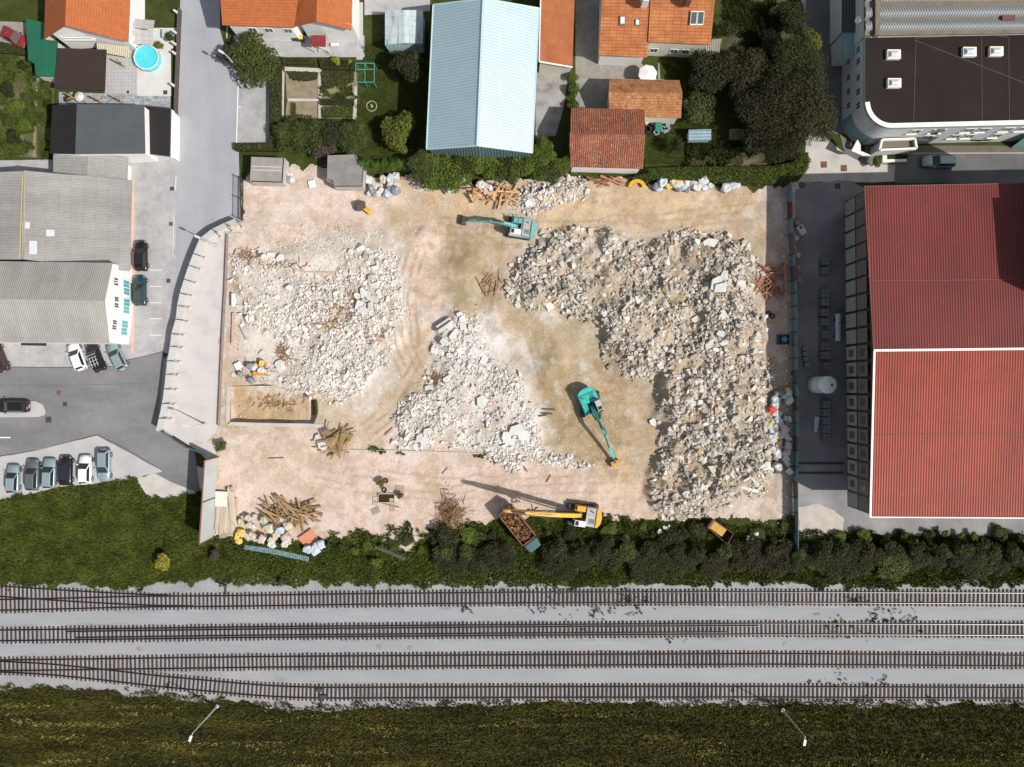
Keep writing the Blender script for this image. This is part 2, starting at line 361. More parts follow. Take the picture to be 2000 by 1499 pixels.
ground('works_yard',[(1548,354),(1660,354),(1720,380),(X1,380),(X1,1046),(1900,1050),(1700,1044),(1640,1042),(1560,1056),(1546,1060)],.012,mat('works_yard',[(.15,.155,.16),(.21,.21,.215),(.28,.275,.275)],scale=.22,detail=8,rough=.9,fine=(9,.85,1.12),patch=[(.3,.62,(.27,.24,.22),.2)]),jag=.3,seed=12)
ground('sandy_patch',[(1556,988),(1600,986),(1625,995),(1645,1012),(1648,1040),(1610,1052),(1560,1054)],.018,mat('sandy',[(.36,.33,.29),(.45,.42,.38)],scale=.7,detail=8,rough=.95,fine=(8,.8,1.15)),jag=.4,seed=13)
# left top gardens
ground('kitchen_garden',[(-40,105),(62,105),(72,150),(106,152),(103,308),(-40,308)],.006,mat('kg',[(.035,.045,.014),(.06,.07,.02),(.11,.10,.05),(.2,.165,.1)],scale=.35,detail=8,rough=.95,fine=(5,.55,1.45),bump=.15,bsc=5))
ground('garden_path',[(72,152),(78,152),(72,240),(70,308),(64,308),(66,240)],.012,m_soil)
ground('drive',[(-60,40),(52,44),(56,98),(-60,80)],.010,m_cobble)
ground('patio',[(205,100),(272,98),(270,185),(205,185)],.010,m_flag);ground('patio',[(115,180),(333,187),(333,215),(115,205)],.014,m_slate)
ground('pool_terrace',[(268,95),(334,92),(334,188),(268,188)],.018,m_sheetwhite);ground('front_lawn',[(282,-60),(348,-60),(346,55),(284,55)],.01,m_lawn)
ground('house_terrace',[(250,-60),(283,-60),(283,50),(300,52),(345,55),(338,95),(268,100),(250,90)],.008,m_sheetwhite)

ground('pavement',[(1742,287),(X1,284),(X1,298),(1742,299)],.016,mat('brown_paving',[(.10,.08,.062),(.15,.125,.10)],scale=.8,rough=.9,detail=8,fine=(8,.8,1.2)))
ground('kerb',[(1780,299),(X1,298),(X1,299.6),(1780,300.6)],.05,m_kerb)
ground('pavement',[(1640,262),(1655,275),(1690,300),(1730,300),(1730,320),(1690,322),(1650,300)],.013,m_darkasph)
ground('wall_foot_strip',[(257,352),(263,352),(262,692),(255,692)],.018,mat('orange_strip',[(.46,.33,.25),(.52,.38,.30)],scale=1,rough=.9))

m_joint=flat('joint_tar',(.045,.043,.045),rough=.9)
line([(-20,717),(60,717.5),(120,718),(218,716)],.09,'road_joint',.026,m_joint);line([(250,703),(280,697),(318,687),(321,700)],.08,'road_joint',.026,m_joint)
line([(0,891),(30,887),(70,880),(140,862),(190,849.5),(240,874),(285,900),(320,921)],.09,'road_joint',.028,m_joint)
line([(0,752),(120,754),(300,748)],.05,'road_joint',.026,flat('joint_soft',(.10,.10,.105)))
# ------------------------------------------------ buildings
m_glass=flat('window_glass',(.06,.075,.085),rough=.12,spec=.8)
m_glassb=flat('window_glass_blue',(.10,.38,.42),rough=.15,spec=.7)
m_plaster=mat('plaster_white',[(.66,.66,.65),(.74,.735,.72)],scale=.5,rough=.9,fine=(5,.95,1.03))
m_plcool=mat('plaster_cool',[(.50,.54,.56),(.58,.61,.62)],scale=.5,rough=.9)
m_plcream=mat('plaster_cream',[(.50,.50,.40),(.58,.57,.47)],scale=.5,rough=.9)
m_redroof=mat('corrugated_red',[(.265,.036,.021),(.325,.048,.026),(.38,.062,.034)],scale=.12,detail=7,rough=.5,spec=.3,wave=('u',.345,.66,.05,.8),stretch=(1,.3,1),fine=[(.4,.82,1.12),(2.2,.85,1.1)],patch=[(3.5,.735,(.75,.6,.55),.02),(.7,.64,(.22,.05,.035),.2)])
m_redroof2=mat('corrugated_red_shaded',[(.15,.030,.026),(.185,.037,.032),(.215,.045,.038)],scale=.12,detail=7,rough=.5,spec=.3,wave=('u',.345,.6,.05,.8),stretch=(1,.3,1),fine=(.4,.88,1.1))  # darker copy of the roof red: north slope's weaker light put into colour
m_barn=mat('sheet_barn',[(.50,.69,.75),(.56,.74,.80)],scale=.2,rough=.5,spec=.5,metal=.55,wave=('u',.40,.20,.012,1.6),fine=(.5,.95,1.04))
m_trim=flat('sheet_trim',(.45,.56,.58),rough=.4)
m_orange=mat('tile_orange',[(.37,.105,.032),(.43,.13,.04)],scale=.8,rough=.75,brick=(.3,.36,.014,.68,.14),fine=(3,.9,1.08))
m_orange2=mat('tile_weathered_orange',[(.32,.105,.035),(.43,.15,.05),(.49,.19,.07)],scale=.45,detail=8,rough=.8,brick=(1.0,.42,.03,.55,.18,.0),fine=(3,.75,1.15),patch=[(.9,.64,(.22,.09,.045),.15)])
m_orange3=mat('tile_mossy',[(.30,.13,.05),(.47,.20,.075),(.50,.25,.12)],scale=.7,detail=8,rough=.85,brick=(.26,.36,.03,.45,.3),fine=(3.5,.6,1.3),patch=[(1.1,.55,(.14,.09,.045),.14),(4,.6,(.45,.42,.33),.06)])
m_rusttile=mat('tile_rust',[(.19,.06,.035),(.27,.085,.04),(.36,.13,.06)],scale=.6,detail=8,rough=.8,wave=('u',.30,.5,.05,1),fine=(5,.65,1.3),patch=[(5.5,.58,(.50,.40,.34),.06)])
m_brownor=mat('tile_brown_orange',[(.30,.095,.035),(.36,.12,.045),(.40,.14,.055)],scale=.5,detail=8,rough=.8,brick=(.3,.34,.02,.65,.14),patch=[(.8,.66,(.24,.06,.03),.15)])
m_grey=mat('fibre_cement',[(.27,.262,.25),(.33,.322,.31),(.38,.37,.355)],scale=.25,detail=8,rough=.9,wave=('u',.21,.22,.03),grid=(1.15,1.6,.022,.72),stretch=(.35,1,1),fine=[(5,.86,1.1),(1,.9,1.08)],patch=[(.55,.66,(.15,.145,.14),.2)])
m_grey2=mat('fibre_cement_pale',[(.31,.30,.28),(.38,.37,.35),(.42,.41,.385)],scale=.25,detail=8,rough=.9,wave=('u',.25,.32,.03),grid=(1.1,2.4,.02,.8),stretch=(1,.3,1),fine=(6,.82,1.12))
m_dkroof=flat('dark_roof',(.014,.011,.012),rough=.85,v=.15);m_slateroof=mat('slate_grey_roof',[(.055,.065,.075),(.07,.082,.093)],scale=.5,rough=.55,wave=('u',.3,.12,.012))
m_green=mat('green_sheet',[(.012,.105,.06),(.016,.13,.075)],scale=.4,rough=.55,wave=('u',.22,.25,.02))
m_brown=mat('brown_roof',[(.030,.019,.017),(.038,.024,.021)],scale=.8,rough=.85,wave=('v',.4,.12,.01))
m_wood=mat('wood_post',[(.35,.2,.08),(.45,.27,.12)],scale=3,rough=.8)
m_black=mat('bitumen_roof',[(.016,.0115,.0105),(.020,.0145,.013),(.025,.018,.0165)],scale=.15,detail=8,rough=.85,spec=.15,fine=(3,.85,1.15))
m_aqua=mat('aqua_sheet',[(.16,.29,.31),(.2,.34,.36)],scale=.5,rough=.5,wave=('u',.35,.25,.02))
m_wavy=mat('wavy_sheet',[(.24,.26,.27),(.33,.35,.355)],scale=.2,rough=.6,wave=('u',.36,.65,.03,.7),stretch=(.3,1,1),fine=(4,.85,1.1))
m_gutter=mat('gutter_felt',[(.13,.105,.08),(.19,.155,.12)],scale=.6,detail=8,rough=.95,fine=(5,.7,1.3))
m_brick=flat('red_brown_trim',(.12,.05,.04))
m_gable_sheet=mat('gable_sheet',[(.10,.17,.19),(.13,.2,.22)],scale=.4,rough=.5,wave=('u',.42,.5,.04,1))
def win(par,o,u,n,s,z,w,h,fm=None,gm=None,name='window',fw=.09):
    """window part (frame ring) with pane child; o base point, u along wall, n outward"""
    o=Vector(o);u=Vector(u).normalized();n=Vector(n).normalized();up=Vector((0,0,1))
    c=o+u*s+up*(z+h/2)-Vector((0,0,o.z))+n*.03
    b=MB()
    for a,bb in ((-1,0),(1,0)): b.bar(c+u*a*(w/2-fw/2)-up*h/2,c+u*a*(w/2-fw/2)+up*h/2,.10,fw) if False else None
    def rect(cu,cz,ww,hh,t,off):
        p=[c+u*(cu+a*ww/2)+up*(cz+b_*hh/2)+n*off for a,b_ in ((-1,-1),(1,-1),(1,1),(-1,1))]
        return p,n*(-t)
    for cu,cz,ww,hh in ((-w/2+fw/2,0,fw,h),(w/2-fw/2,0,fw,h),(0,h/2-fw/2,w-2*fw,fw),(0,-h/2+fw/2,w-2*fw,fw),(0,0,fw*.6,h-2*fw)):
        p,d=rect(cu,cz,ww,hh,.08,.03);b.slab(p,.08,-n)
    f=b.build(name,fm or m_white,par,origin=c)
    p,d=rect(0,0,w-2*fw,h-2*fw,.02,0);MB().slab(p,.02,-n).build('pane',gm or m_glass,f,origin=c)
    return f
def gable(name,label,cat,pts,rid,he,hr,rm,wm,t=.16,inset=.35,group=None,rm2=None,trim=None,ridgem=None,bot=0):
    A,B,C,D=[W(*p,he) for p in pts];R1,R2=[W(*p,hr) for p in rid]
    c=(A+B+C+D)/4;root=thing(name,label,cat,(c.x,c.y,0),group)
    MB().slab([A,B,R2,R1],t).build('roof',rm,root);MB().slab([R1,R2,C,D],t).build('roof',rm2 or rm,root)
    ins=lambda p:p+ (Vector((c.x,c.y,p.z))-p).normalized()*inset*1.4
    a,b_,c_,d=[ins(p) for p in (A,B,C,D)];dr=(R2-R1).normalized();r1=R1+dr*inset;r2=R2-dr*inset
    rise=(hr-he)/max(.5,((A-R1).length+(D-R1).length)/2)
    hw=he+rise*inset-t*1.3
    P=[a,b_,r2,c_,d,r1];Z=[hw,hw,hr-t*1.4,hw,hw,hr-t*1.4]
    MB().walls(P,Z,bot).build('wall',wm,root)
    if ridgem: MB().bar(R1+Vector((0,0,.06)),R2+Vector((0,0,.06)),.34,.10).build('ridge_cap',ridgem,root)
    if trim:
        for p,q,r in ((A,R1,D),(B,R2,C)): 
            MB().bar(p,q,.16,.2).bar(q,r,.16,.2).build('verge_trim',trim,root)
        MB().bar(A,B,.16,.16).build('gutter',trim,root);MB().bar(C,D,.16,.16).build('gutter',trim,root)
    return root,(a,b_,r2,c_,d,r1)
def flatb(name,label,cat,pts,h,rm,wm,t=.2,inset=.15,hs=None,group=None,bot=0,trim=None):
    hs=hs or [h]*len(pts);P=[W(a,b,z) for (a,b),z in zip(pts,hs)];c=sum(P,Vector())/len(P)
    root=thing(name,label,cat,(c.x,c.y,0),group);MB().slab(P,t).build('roof',rm,root)
    q=[p+(Vector((c.x,c.y,p.z))-p).normalized()*inset for p in P]
    if wm: MB().walls(q,[p.z-t*1.02 for p in q],bot).build('wall',wm,root)
    if trim:
        for i in range(len(P)): MB().bar(P[i],P[(i+1)%len(P)],.12,.14).build('verge_trim',trim,root)
    return root,q
# --- red hall: upper storeys cantilever over a recessed ground floor
E,RG,B1=11.0,12.2,4.2
NW,NE=W(1688,365,E),W(2330,352,E);SWc,SE=W(1698,1010,E),W(2330,1014,E);r1,r2=W(1706,685,RG),W(2340,678,RG)
c=(NW+SE)/2;hall=thing('red_roofed_hall','long hall with corrugated red roof and grey panelled side facade overhanging the works yard','hall',(c.x,c.y,0))
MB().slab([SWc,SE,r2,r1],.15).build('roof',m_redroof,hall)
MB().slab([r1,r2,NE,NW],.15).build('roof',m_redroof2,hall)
m_wflash=flat('flashing_white',(.72,.66,.63),rough=.5)
MB().bar(r1+Vector((0,0,.07)),r2+Vector((0,0,.07)),.3,.1).build('ridge_cap',m_wflash,hall)
MB().bar(r1+Vector((.1,0,.06)),SWc+Vector((.1,0,.06)),.26,.1).build('verge_trim',m_wflash,hall)
MB().bar(NW+Vector((.02,0,0)),r1+Vector((.02,0,0)),.1,.12).build('verge_trim',m_brick,hall)
MB().bar(SWc+Vector((0,-.02,0)),SE+Vector((0,-.02,0)),.14,.16).build('gutter',m_wflash,hall)
MB().bar(NW+Vector((0,.02,0)),NE+Vector((0,.02,0)),.12,.12).build('gutter',m_brick,hall)
for y,h in ((549,11.0+1.2*(549-365)/320.),(850,11+1.2*(1010-850)/325.)): MB().bar(W(1701,y,h+.03),W(2330,y-6,h+.03),.08,.07).build('lap_joint',m_brick,hall)
m_fac=flat('facade_panel',(.20,.21,.205),v=.12);m_facd=flat('facade_frame',(.045,.038,.036));m_facb=flat('facade_panel_brown',(.11,.10,.088),v=.15)
off=.45
nw=NW+Vector((off,-.3,0));sw=SWc+Vector((off-.25,.3,0));ne=NE+Vector((0,-.3,0));se=SE+Vector((0,.3,0));w1=r1+Vector((off,0,0))
MB().walls([sw,se,ne,nw,w1],[E-.2,E-.2,E-.2,E-.2,RG-.25],B1).build('wall',m_facd,hall)
MB().slab([(sw.x,sw.y,B1),(se.x,se.y,B1),(ne.x,ne.y,B1),(nw.x,nw.y,B1)],.12).build('soffit',m_facd,hall)
u=(sw-nw);u.z=0;Lw=u.length;u.normalize();n=Vector((-1,0,0)) if False else Vector((u.y,-u.x,0));n=n if n.x<0 else -n
NB=19;bw=Lw/NB
for i in range(NB):
    s0=(i+.5)*bw;base=Vector((nw.x,nw.y,0))
    for r_,(z0,z1) in enumerate(((4.35,7.3),(7.65,10.5))):
        cc=base+u*s0+n*.05;hw=bw/2-.17
        p=[cc+u*a*hw+Vector((0,0,z)) for a,z in ((-1,z0),(1,z0),(1,z1),(-1,z1))]
        pn=MB().slab(p,.08,-n).build('facade_panel',m_fac if r_==0 else m_facb,hall,origin=cc+Vector((0,0,(z0+z1)/2)))
        if 9<=i<18:
            hw2=hw*.52;p=[cc+n*.03+u*a*hw2+Vector((0,0,z)) for a,z in ((-1,z0+.75),(1,z0+.75),(1,z1-.8),(-1,z1-.8))]
            MB().slab(p,.02,-n).build('pane',m_glass,pn,origin=cc+Vector((0,0,(z0+z1)/2)))
gl=[Vector((49.6,-12.8,0)),Vector((95,-12.8,0)),Vector((95,25,0)),Vector((48.9,25,0))]
MB().walls(gl,[B1-.1]*4,0).build('ground_floor_wall',m_fac,hall)
for k in range(9):
    p=Vector((nw.x+.4,nw.y,0)).lerp(Vector((sw.x+.4,sw.y,0)),(k+.15)/9);MB().box((p.x+1.6,p.y,B1/2),(.4,.4,B1)).build('column',m_facd,hall)
# unseen block added just beyond the frame, shaped to cast the roof shadow
MB().box((69.6,16.4,14.2),(4,10.4,6.4)).build('shadow_block',m_plcool,hall)
MB().box((70.8,24.5,14.5),(3.6,8,7)).build('shadow_block',m_plcool,hall)
# --- blue barn
barn,bp=gable('metal_barn','large barn with pale ribbed metal roof, blue side slope in shade','barn',[(833,292),(846,10),(1053,17),(1040,299)][::1] if False else [(1040,299),(1053,17),(846,10),(833,292)],[(933,285),(945,-2)],6.2,9.9,m_barn,m_gable_sheet,trim=m_trim,ridgem=m_trim,inset=.3)
# --- lean-to beside barn
lt,_=flatb('tiled_lean_to','narrow lean-to with brown-orange tiles and white edge beside the barn','lean-to',[(1053,121),(1118,132),(1124,-40),(1057,-40)],4,m_brownor,m_plcream,hs=[4.6,3.2,3.2,4.6],inset=.3)
MB().bar(W(1053,121,4.65),W(1118,132,3.25),.16,.2).build('verge_trim',m_white,lt);MB().bar(W(1053,121,4.65),W(1057,-40,4.65),.16,.2).build('verge_trim',m_white,lt)
# --- house C (orange two blocks)
hc1,_=flatb('tiled_house','house with bright orange tiles and two small roof windows','house',[(1170,108),(1264,112),(1272,-60),(1180,-60)],5,m_orange2,m_plaster,hs=[4.2,4.2,8.5,8.5],inset=.55)
for px,py,ww in ((1216,40,11),(1245,44,8)):
    z=4.2+(110-py)/170*4.3+.22
    P=[W(px-ww/2,py-9*ww/11,z+.2),W(px-ww/2,py+9*ww/11,z-.2),W(px+ww/2,py+9*ww/11,z-.2),W(px+ww/2,py-9*ww/11,z+.2)]
    f=MB().slab(P,.18).build('roof_window',flat('grey_frame',(.12,.12,.12)),hc1)
    P2=[p.lerp(sum(P,Vector())/4,.28)+Vector((0,0,.02)) for p in P];MB().slab(P2,.03).build('pane',flat('sky_glass',(.55,.62,.66),rough=.15),f)
z=8.2;MB().box(W(1260,2,z+.3),(.8,.9,1.8)).build('chimney',m_plcool,hc1)
MB().box(W(1255,114,3.0)+Vector((-2.6,1.1,0)),(.1,.1,.1)).build('drain_pipe',m_white,hc1)
hc2,q2=flatb('tiled_house','house with dark-streaked orange tiles, solar panels and pale green walls','house',[(1266,82),(1388,87),(1402,-60),(1274,-60)],5,m_orange2,m_plcream,hs=[5.2,5.2,8.6,8.6],inset=.5)
for k in range(2):
    P=[]
    for a,b_ in ((0,0),(0,1),(1,1),(1,0)):
        px=1350+k*13.5+a*12.6-b_*2.5;py=22+b_*27;P.append(W(px,py,5.2+(86-py)/147*3.4+.35))
    f=MB().slab(P,.12).build('solar_panel',m_white,hc2);cc=sum(P,Vector())/4
    MB().slab([p.lerp(cc,.14)+Vector((0,0,.015)) for p in P],.02).build('pane',m_glass,f)
MB().box(W(1343,2,8.4),(.7,.8,1.7)).build('chimney',m_brick,hc2)
for x_ in (1284,1322,1345):
    a=q2[0];b_=q2[1];win(hc2,(a.x,a.y,0),b_-a,(0,-1,0),(x_-1270)/13.5,1.2,1.1,1.3)
MB().slab([W(1288,98,.3),W(1350,98,.3),W(1350,103,.3),W(1288,103,.3)],.3).build('step',m_conc,hc2)
# --- garage tiled houses
gable('tiled_outhouse','small outhouse with mossy yellow-orange tiles','outhouse',[(1330,231),(1190,227),(1190,154),(1327,157)],[(1333,182),(1189,180)],3.2,4.6,m_orange3,m_plcream,inset=.3,rm2=m_orange3)
gable('tiled_garage','garage with speckled rust-red ribbed tiles','garage',[(1256,330),(1114,326),(1116,211),(1259,214)],[(1260,264),(1113,262)],3.6,5.4,m_rusttile,m_plaster,inset=.3)
# --- house B
hb,wp=flatb('tiled_house','white house with deep orange roof and small red porch canopy by the road','house',[(434,49),(574,54),(590,-60),(426,-60)],5,m_orange,m_plaster,hs=[5.2,5.2,8.4,8.4],inset=.7)
for k,x_ in enumerate((2.9,5.2,7.9)): win(hb,(wp[0].x,wp[0].y,0),wp[1]-wp[0],(0,-1,0),x_,2.6,1.2,1.3,gm=m_glass)
A,B,C,D=W(686,59,5.0),W(690,-60,5.0),W(566,-60,5.0),W(568,54,5.0);R1,R2=W(618,42,7.6),W(620,-60,7.6)
MB().slab([A,B,R2,R1],.16).build('roof',m_orange,hb);MB().slab([R1,R2,C,D],.16).build('roof',m_orange,hb)
a=A+Vector((.1,.75,0));d=D+Vector((1.2,.75,0));rr=R1+Vector((0,.75,0));bb=Vector((a.x,a.y+9,0));dd=Vector((d.x,d.y+9,0))
MB().walls([d,rr,a,bb,dd],[5.1,7.3,5.1,5.1,5.1],0).build('wall',m_plaster,hb)
win(hb,(d.x,d.y,0),(1,0,0),(0,-1,0),2.6,3.4,1.0,1.3)
cp=[W(608,90,2.6),W(636,92,2.6),W(636,69,3.0),W(608,69,3.0)];MB().slab(cp,.1).build('porch_canopy',mat('red_canopy',[(.2,.02,.02),(.26,.03,.03)],scale=1,rough=.5,wave=('u',.25,.35,.02)),hb)
for k in (0,1): MB().bar(cp[k]+Vector((0,.1,0)),Vector((cp[k].x,cp[k].y+.1,0)),.09).build('porch_post',m_white,hb)
MB().slab([W(622,92,.3),W(642,93,.3),W(642,101,.3),W(622,101,.3)],.3).build('step',m_conc,hb)
# --- greenhouse shed top
m_fade=mat('faded_blue_panels',[(.30,.37,.385),(.42,.5,.52),(.5,.57,.58)],scale=.9,rough=.6,grid=(1.35,1.35,.06,.82),patch=[(1.2,.56,(.26,.27,.25),.08)],stretch=(1.6,.4,1))
gable('faded_shed','faded pale blue panel shed with peeling patches','shed',[(826,86),(826,20),(752,20),(752,88)],[(790,84),(790,20)],2.9,3.5,m_fade,m_fade,inset=.1)
gl=flatb('glass_lean_to','low glazed frame sloping off the end of the faded shed','greenhouse',[(757,96),(822,95),(826,87),(752,88)],2,mat('glz',[(.25,.42,.46),(.33,.5,.53)],scale=1,rough=.2,grid=(.6,3,.05,1.25)),m_fade,hs=[1.6,1.6,2.7,2.7])
# --- house A
ha,_=gable('tiled_house','house with orange gable roof and flower balcony beside the round pool','house',[(250,82),(256,-60),(90,-60),(86,76)],[(127,50),(131,-60)],5.2,8.6,m_orange,m_plaster,inset=.9)
for kx in range(6): pass
bal=[W(112,64,3.1),W(128,80,3.1),W(186,80,3.1),W(186,56,3.1),W(112,56,3.1)];MB().slab(bal,.2).build('balcony',m_sheetwhite,ha)
MB().bar(bal[0]+Vector((0,0,.9)),bal[1]+Vector((0,0,.9)),.1,.3).bar(bal[1]+Vector((0,0,.9)),bal[2]+Vector((0,0,.9)),.1,.3).build('balcony_rail',m_plaster,ha)
MB().slab([W(250,24,2.2),W(252,80,2.2),W(262,80,2.2),W(262,24,2.2)],.1).build('side_canopy',m_plaster,ha)
flatb('green_lean_to','dark green corrugated lean-to roof beside the orange roofed house','lean-to',[(51,38),(86,44),(88,78),(112,80),(107,150),(70,149),(67,121),(55,119)],2.8,m_green,m_plcream)
pg,_=flatb('carport','flat dark brown carport roof on wooden posts beside the tiled patio','carport',[(113,94),(207,97),(204,177),(106,172)],3.0,m_brown,None)
for px,py in ((116,96),(205,99),(202,174),(109,170),(160,175)):
    p=W(px,py,2.8);p=p*.975;MB().bar((p.x,p.y,0),(p.x,p.y,2.8),.18).build('post',m_wood,pg)
    MB().bar((p.x,p.y,1.6),(p.x+.9*(1 if px>150 else 0),p.y-.6,2.7),.12).build('brace',m_wood,pg)
flatb('awning','striped cream awning between the carport and the house','awning',[(189,84),(252,92),(254,113),(190,101)],2.2,mat('awning_cloth',[(.50,.45,.33),(.58,.53,.40)],scale=1,wave=('u',.3,.35,.03)),None,t=.05,hs=[2.4,2.4,2.2,2.2])
flatb('polycarbonate_canopy','grey translucent terrace canopy above the round pool','canopy',[(262,37),(302,40),(299,57),(257,55)],2.4,mat('poly',[(.36,.35,.34),(.45,.44,.43)],scale=1,rough=.3,grid=(.9,.7,.05,.8)),None,t=.06,hs=[2.1,2.1,2.5,2.5])
flatb('polycarbonate_canopy','lower grey translucent canopy beside the pool ladder','canopy',[(258,59),(298,59),(299,88),(262,86)],2.4,mat('poly',[(0,0,0)]),None,t=.06,hs=[2.4,2.4,2.0,2.0])
# --- dark grey house
dg,q=gable('dark_roofed_house','house with slate grey standing seam roof, shaded side coloured black, over white walls','house',[(283,300),(281,205),(102,206),(97,300)],[(147,301),(150,204)],4.2,5.8,m_slateroof,m_plaster,inset=.15,rm2=m_dkroof)  # west slope faces away from the sun; its shade is painted with the dark material
flatb('black_flat_annexe','annexe with black flat roof and grey rim beside the road','annexe',[(283,300),(332,306),(334,212),(281,207)],2.3,m_dkroof,m_plaster,inset=.05,trim=m_slateroof)
flatb('boundary_block','low white rendered wall block beside the pool terrace','wall',[(334,308),(341,310),(342,222),(336,222)],1.6,m_plaster,m_plaster,t=.1,inset=.02)
# --- grey sheds
gable('grey_shed','small grey fibre cement gable shed behind the dark roofed house','shed',[(248,352),(250,308),(104,303),(104,350)],[(170,350),(172,302)],3.4,4.3,m_grey,m_plaster,inset=.9)
gable('grey_warehouse','wide grey corrugated warehouse roof with pale skylight sheets and a yellow hose line','warehouse',[(253,530),(257,352),(-160,345),(-160,507)],[(45,507),(50,334)],3.6,5.6,m_grey,m_plaster,inset=1.5,ridgem=m_grey2)
bl=bpy.data.objects['grey_warehouse']
for x0,y0,x1,y1 in ((90,449,106,462),(57,471,72,497),(43,434,58,447)):
    zf=lambda x:5.6-2.0*(x-47)/208+.06
    MB().slab([W(x0,y0,zf(x0)),W(x0,y1,zf(x0)),W(x1,y1,zf(x1)),W(x1,y0,zf(x1))],.04).build('skylight_sheet',flat('sky_sheet',(.5,.53,.54),rough=.4),bl)
MB().cyl(W(44,341,5.62),W(38,507,5.6),.05,n=6).build('yellow_line',flat('yellow',(.5,.42,.1)),bl)
ll,q=gable('long_office_building','long building with pale grey ribbed roof and white gable end with blue windows','building',[(-160,508),(219,514),(213,670),(-160,667)][::1],[(-160,583),(204,588)],5.6,7.8,m_grey2,m_plaster,inset=.05)
ge=[W(219,516,5.4),W(213,668,5.4)]
gx=max(ge[0].x,ge[1].x)
for yy in (548,576,604,640):
    p=W(247,yy,1.0)
xs_=lambda y:(lambda P:P[0].x+(P[1].x-P[0].x)*(P[0].y-y)/(P[0].y-P[1].y) if y>P[1].y else P[1].x+(P[2].x-P[1].x)*(P[1].y-y)/(P[1].y-P[2].y))([q[1],q[2],q[3]])
for k,yy in enumerate((556,570,606,634,648,592)):
    y=W(0,yy,1.5).y;xb=xs_(y)+.02
    win(ll,(xb,y,0),(0,1,0),(1,0,0),0,.9,1.15,1.9,gm=m_glassb)
for k,yy in enumerate((548,554,585,597,630,640)):
    y=W(0,yy,4.5).y;xb=xs_(y)+.02
    win(ll,(xb,y,0),(0,1,0),(1,0,0),0,4.0,.75,1.3,gm=m_glass)
MB().slab([W(41,668,2.8),W(90,669,2.8),W(90,676,2.8),W(41,675,2.8)],.12).build('entrance_canopy',m_brown,ll)
# --- site sheds
s1,_=flatb('concrete_hut','small flat concrete hut with two pale roof stripes in the site corner','hut',[(491,307),(552,309),(549,355),(488,353)],2.6,mat('hut_roof',[(.22,.205,.19),(.30,.28,.26)],scale=1,detail=8,rough=.95,fine=(7,.75,1.2)),m_conc,inset=-.18)
MB().slab([W(491,324,2.62),W(550,326,2.62),W(550,328,2.62),W(491,326,2.62)],.03).build('roof_batten',m_kerb,s1);MB().slab([W(491,331,2.62),W(550,333,2.62),W(550,335,2.62),W(491,333,2.62)],.03).build('roof_batten',m_kerb,s1)
flatb('concrete_hut','dark grey flat concrete hut with a broken roof corner next to the thuja hedge','hut',[(640,304),(692,302),(696,316),(708,322),(706,363),(652,363),(650,352),(638,350)],2.6,mat('hut_roof2',[(.16,.155,.15),(.24,.23,.225)],scale=1,detail=8,rough=.95,fine=(7,.65,1.3)),m_conc,inset=-.12)
# --- top right office
Ho=7.3;root=thing('office_building','three sided pale office block with black flat roof, rounded corner and four skylights','building',(60,45,0))
arc=[W(1690,200,Ho)]
cx,cy,rr_=W(1742,200,Ho).x,W(1742,198,Ho).y,W(1742,200,Ho).x-W(1690,200,Ho).x
for k in range(1,10):
    a=math.pi+math.pi/2*k/10;arc.append(Vector((cx+rr_*math.cos(a),cy+rr_*math.sin(a),Ho)))
out=[W(1690,72,Ho)]+arc+[W(1742,250,Ho),W(2330,236,Ho),W(2330,60,Ho)]
MB().slab([p-Vector((0,0,.35)) for p in out],.15).build('roof',m_black,root)
MB().walls(out,[Ho-.05]*len(out),0).build('wall',m_plcool,root)
m_par=flat('parapet_white',(.70,.69,.64),rough=.8);b=MB()
pp=arc+[W(1742,250,Ho),W(2330,236,Ho)]
inn=[]
for i,p in enumerate(pp):
    t=(pp[min(i+1,len(pp)-1)]-pp[max(i-1,0)]).normalized();inn.append(p+Vector((-t.y,t.x,0))*.62)
for i in range(len(pp)-1): b.slab([pp[i],pp[i+1],inn[i+1],inn[i]],.5)
b.build('parapet',m_par,root)
for px,py in ((1746.5,106),(1747.5,162),(1894.5,101),(1947,100)):
    z=Ho+.15;f=MB().slab([W(px-13,py+9,z),W(px+13,py+9,z),W(px+13,py-9,z),W(px-13,py-9,z)],.5).build('skylight',m_white,root,origin=W(px,py,z))
    P=[W(px-11,py+7,z+.02),W(px+11,py+7,z+.02),W(px+11,py-7,z+.02),W(px-11,py-7,z+.02)];T=[W(px-5,py+2.5,z+.35),W(px+5,py+2.5,z+.35),W(px+5,py-2.5,z+.35),W(px-5,py-2.5,z+.35)]
    MB().loft([P,T]).build('dome',flat('dome_glass',(.55,.60,.60),rough=.25),f,origin=W(px,py,z))
for a,b_ in (((1789,75),(1784,245)),((1917,72),(1918,240)),((1970,74),(1971,238)),((1787,79),(2010,166)),((1789,75),(1925,67)),((1925,67),(1968,73))):
    MB().bar(W(*a,Ho-.33),W(*b_,Ho-.33),.05,.06).build('lightning_wire',flat('wire_grey',(.10,.085,.08)),root)
ws=W(1742,250,Ho);we=W(2330,236,Ho);uu=(we-ws);uu.z=0;uu.normalize();wn=Vector((uu.y,-uu.x,0))
b0=Vector((ws.x,ws.y,0))
def wx(px,z): return (W(px,255,z)-ws).dot(uu)
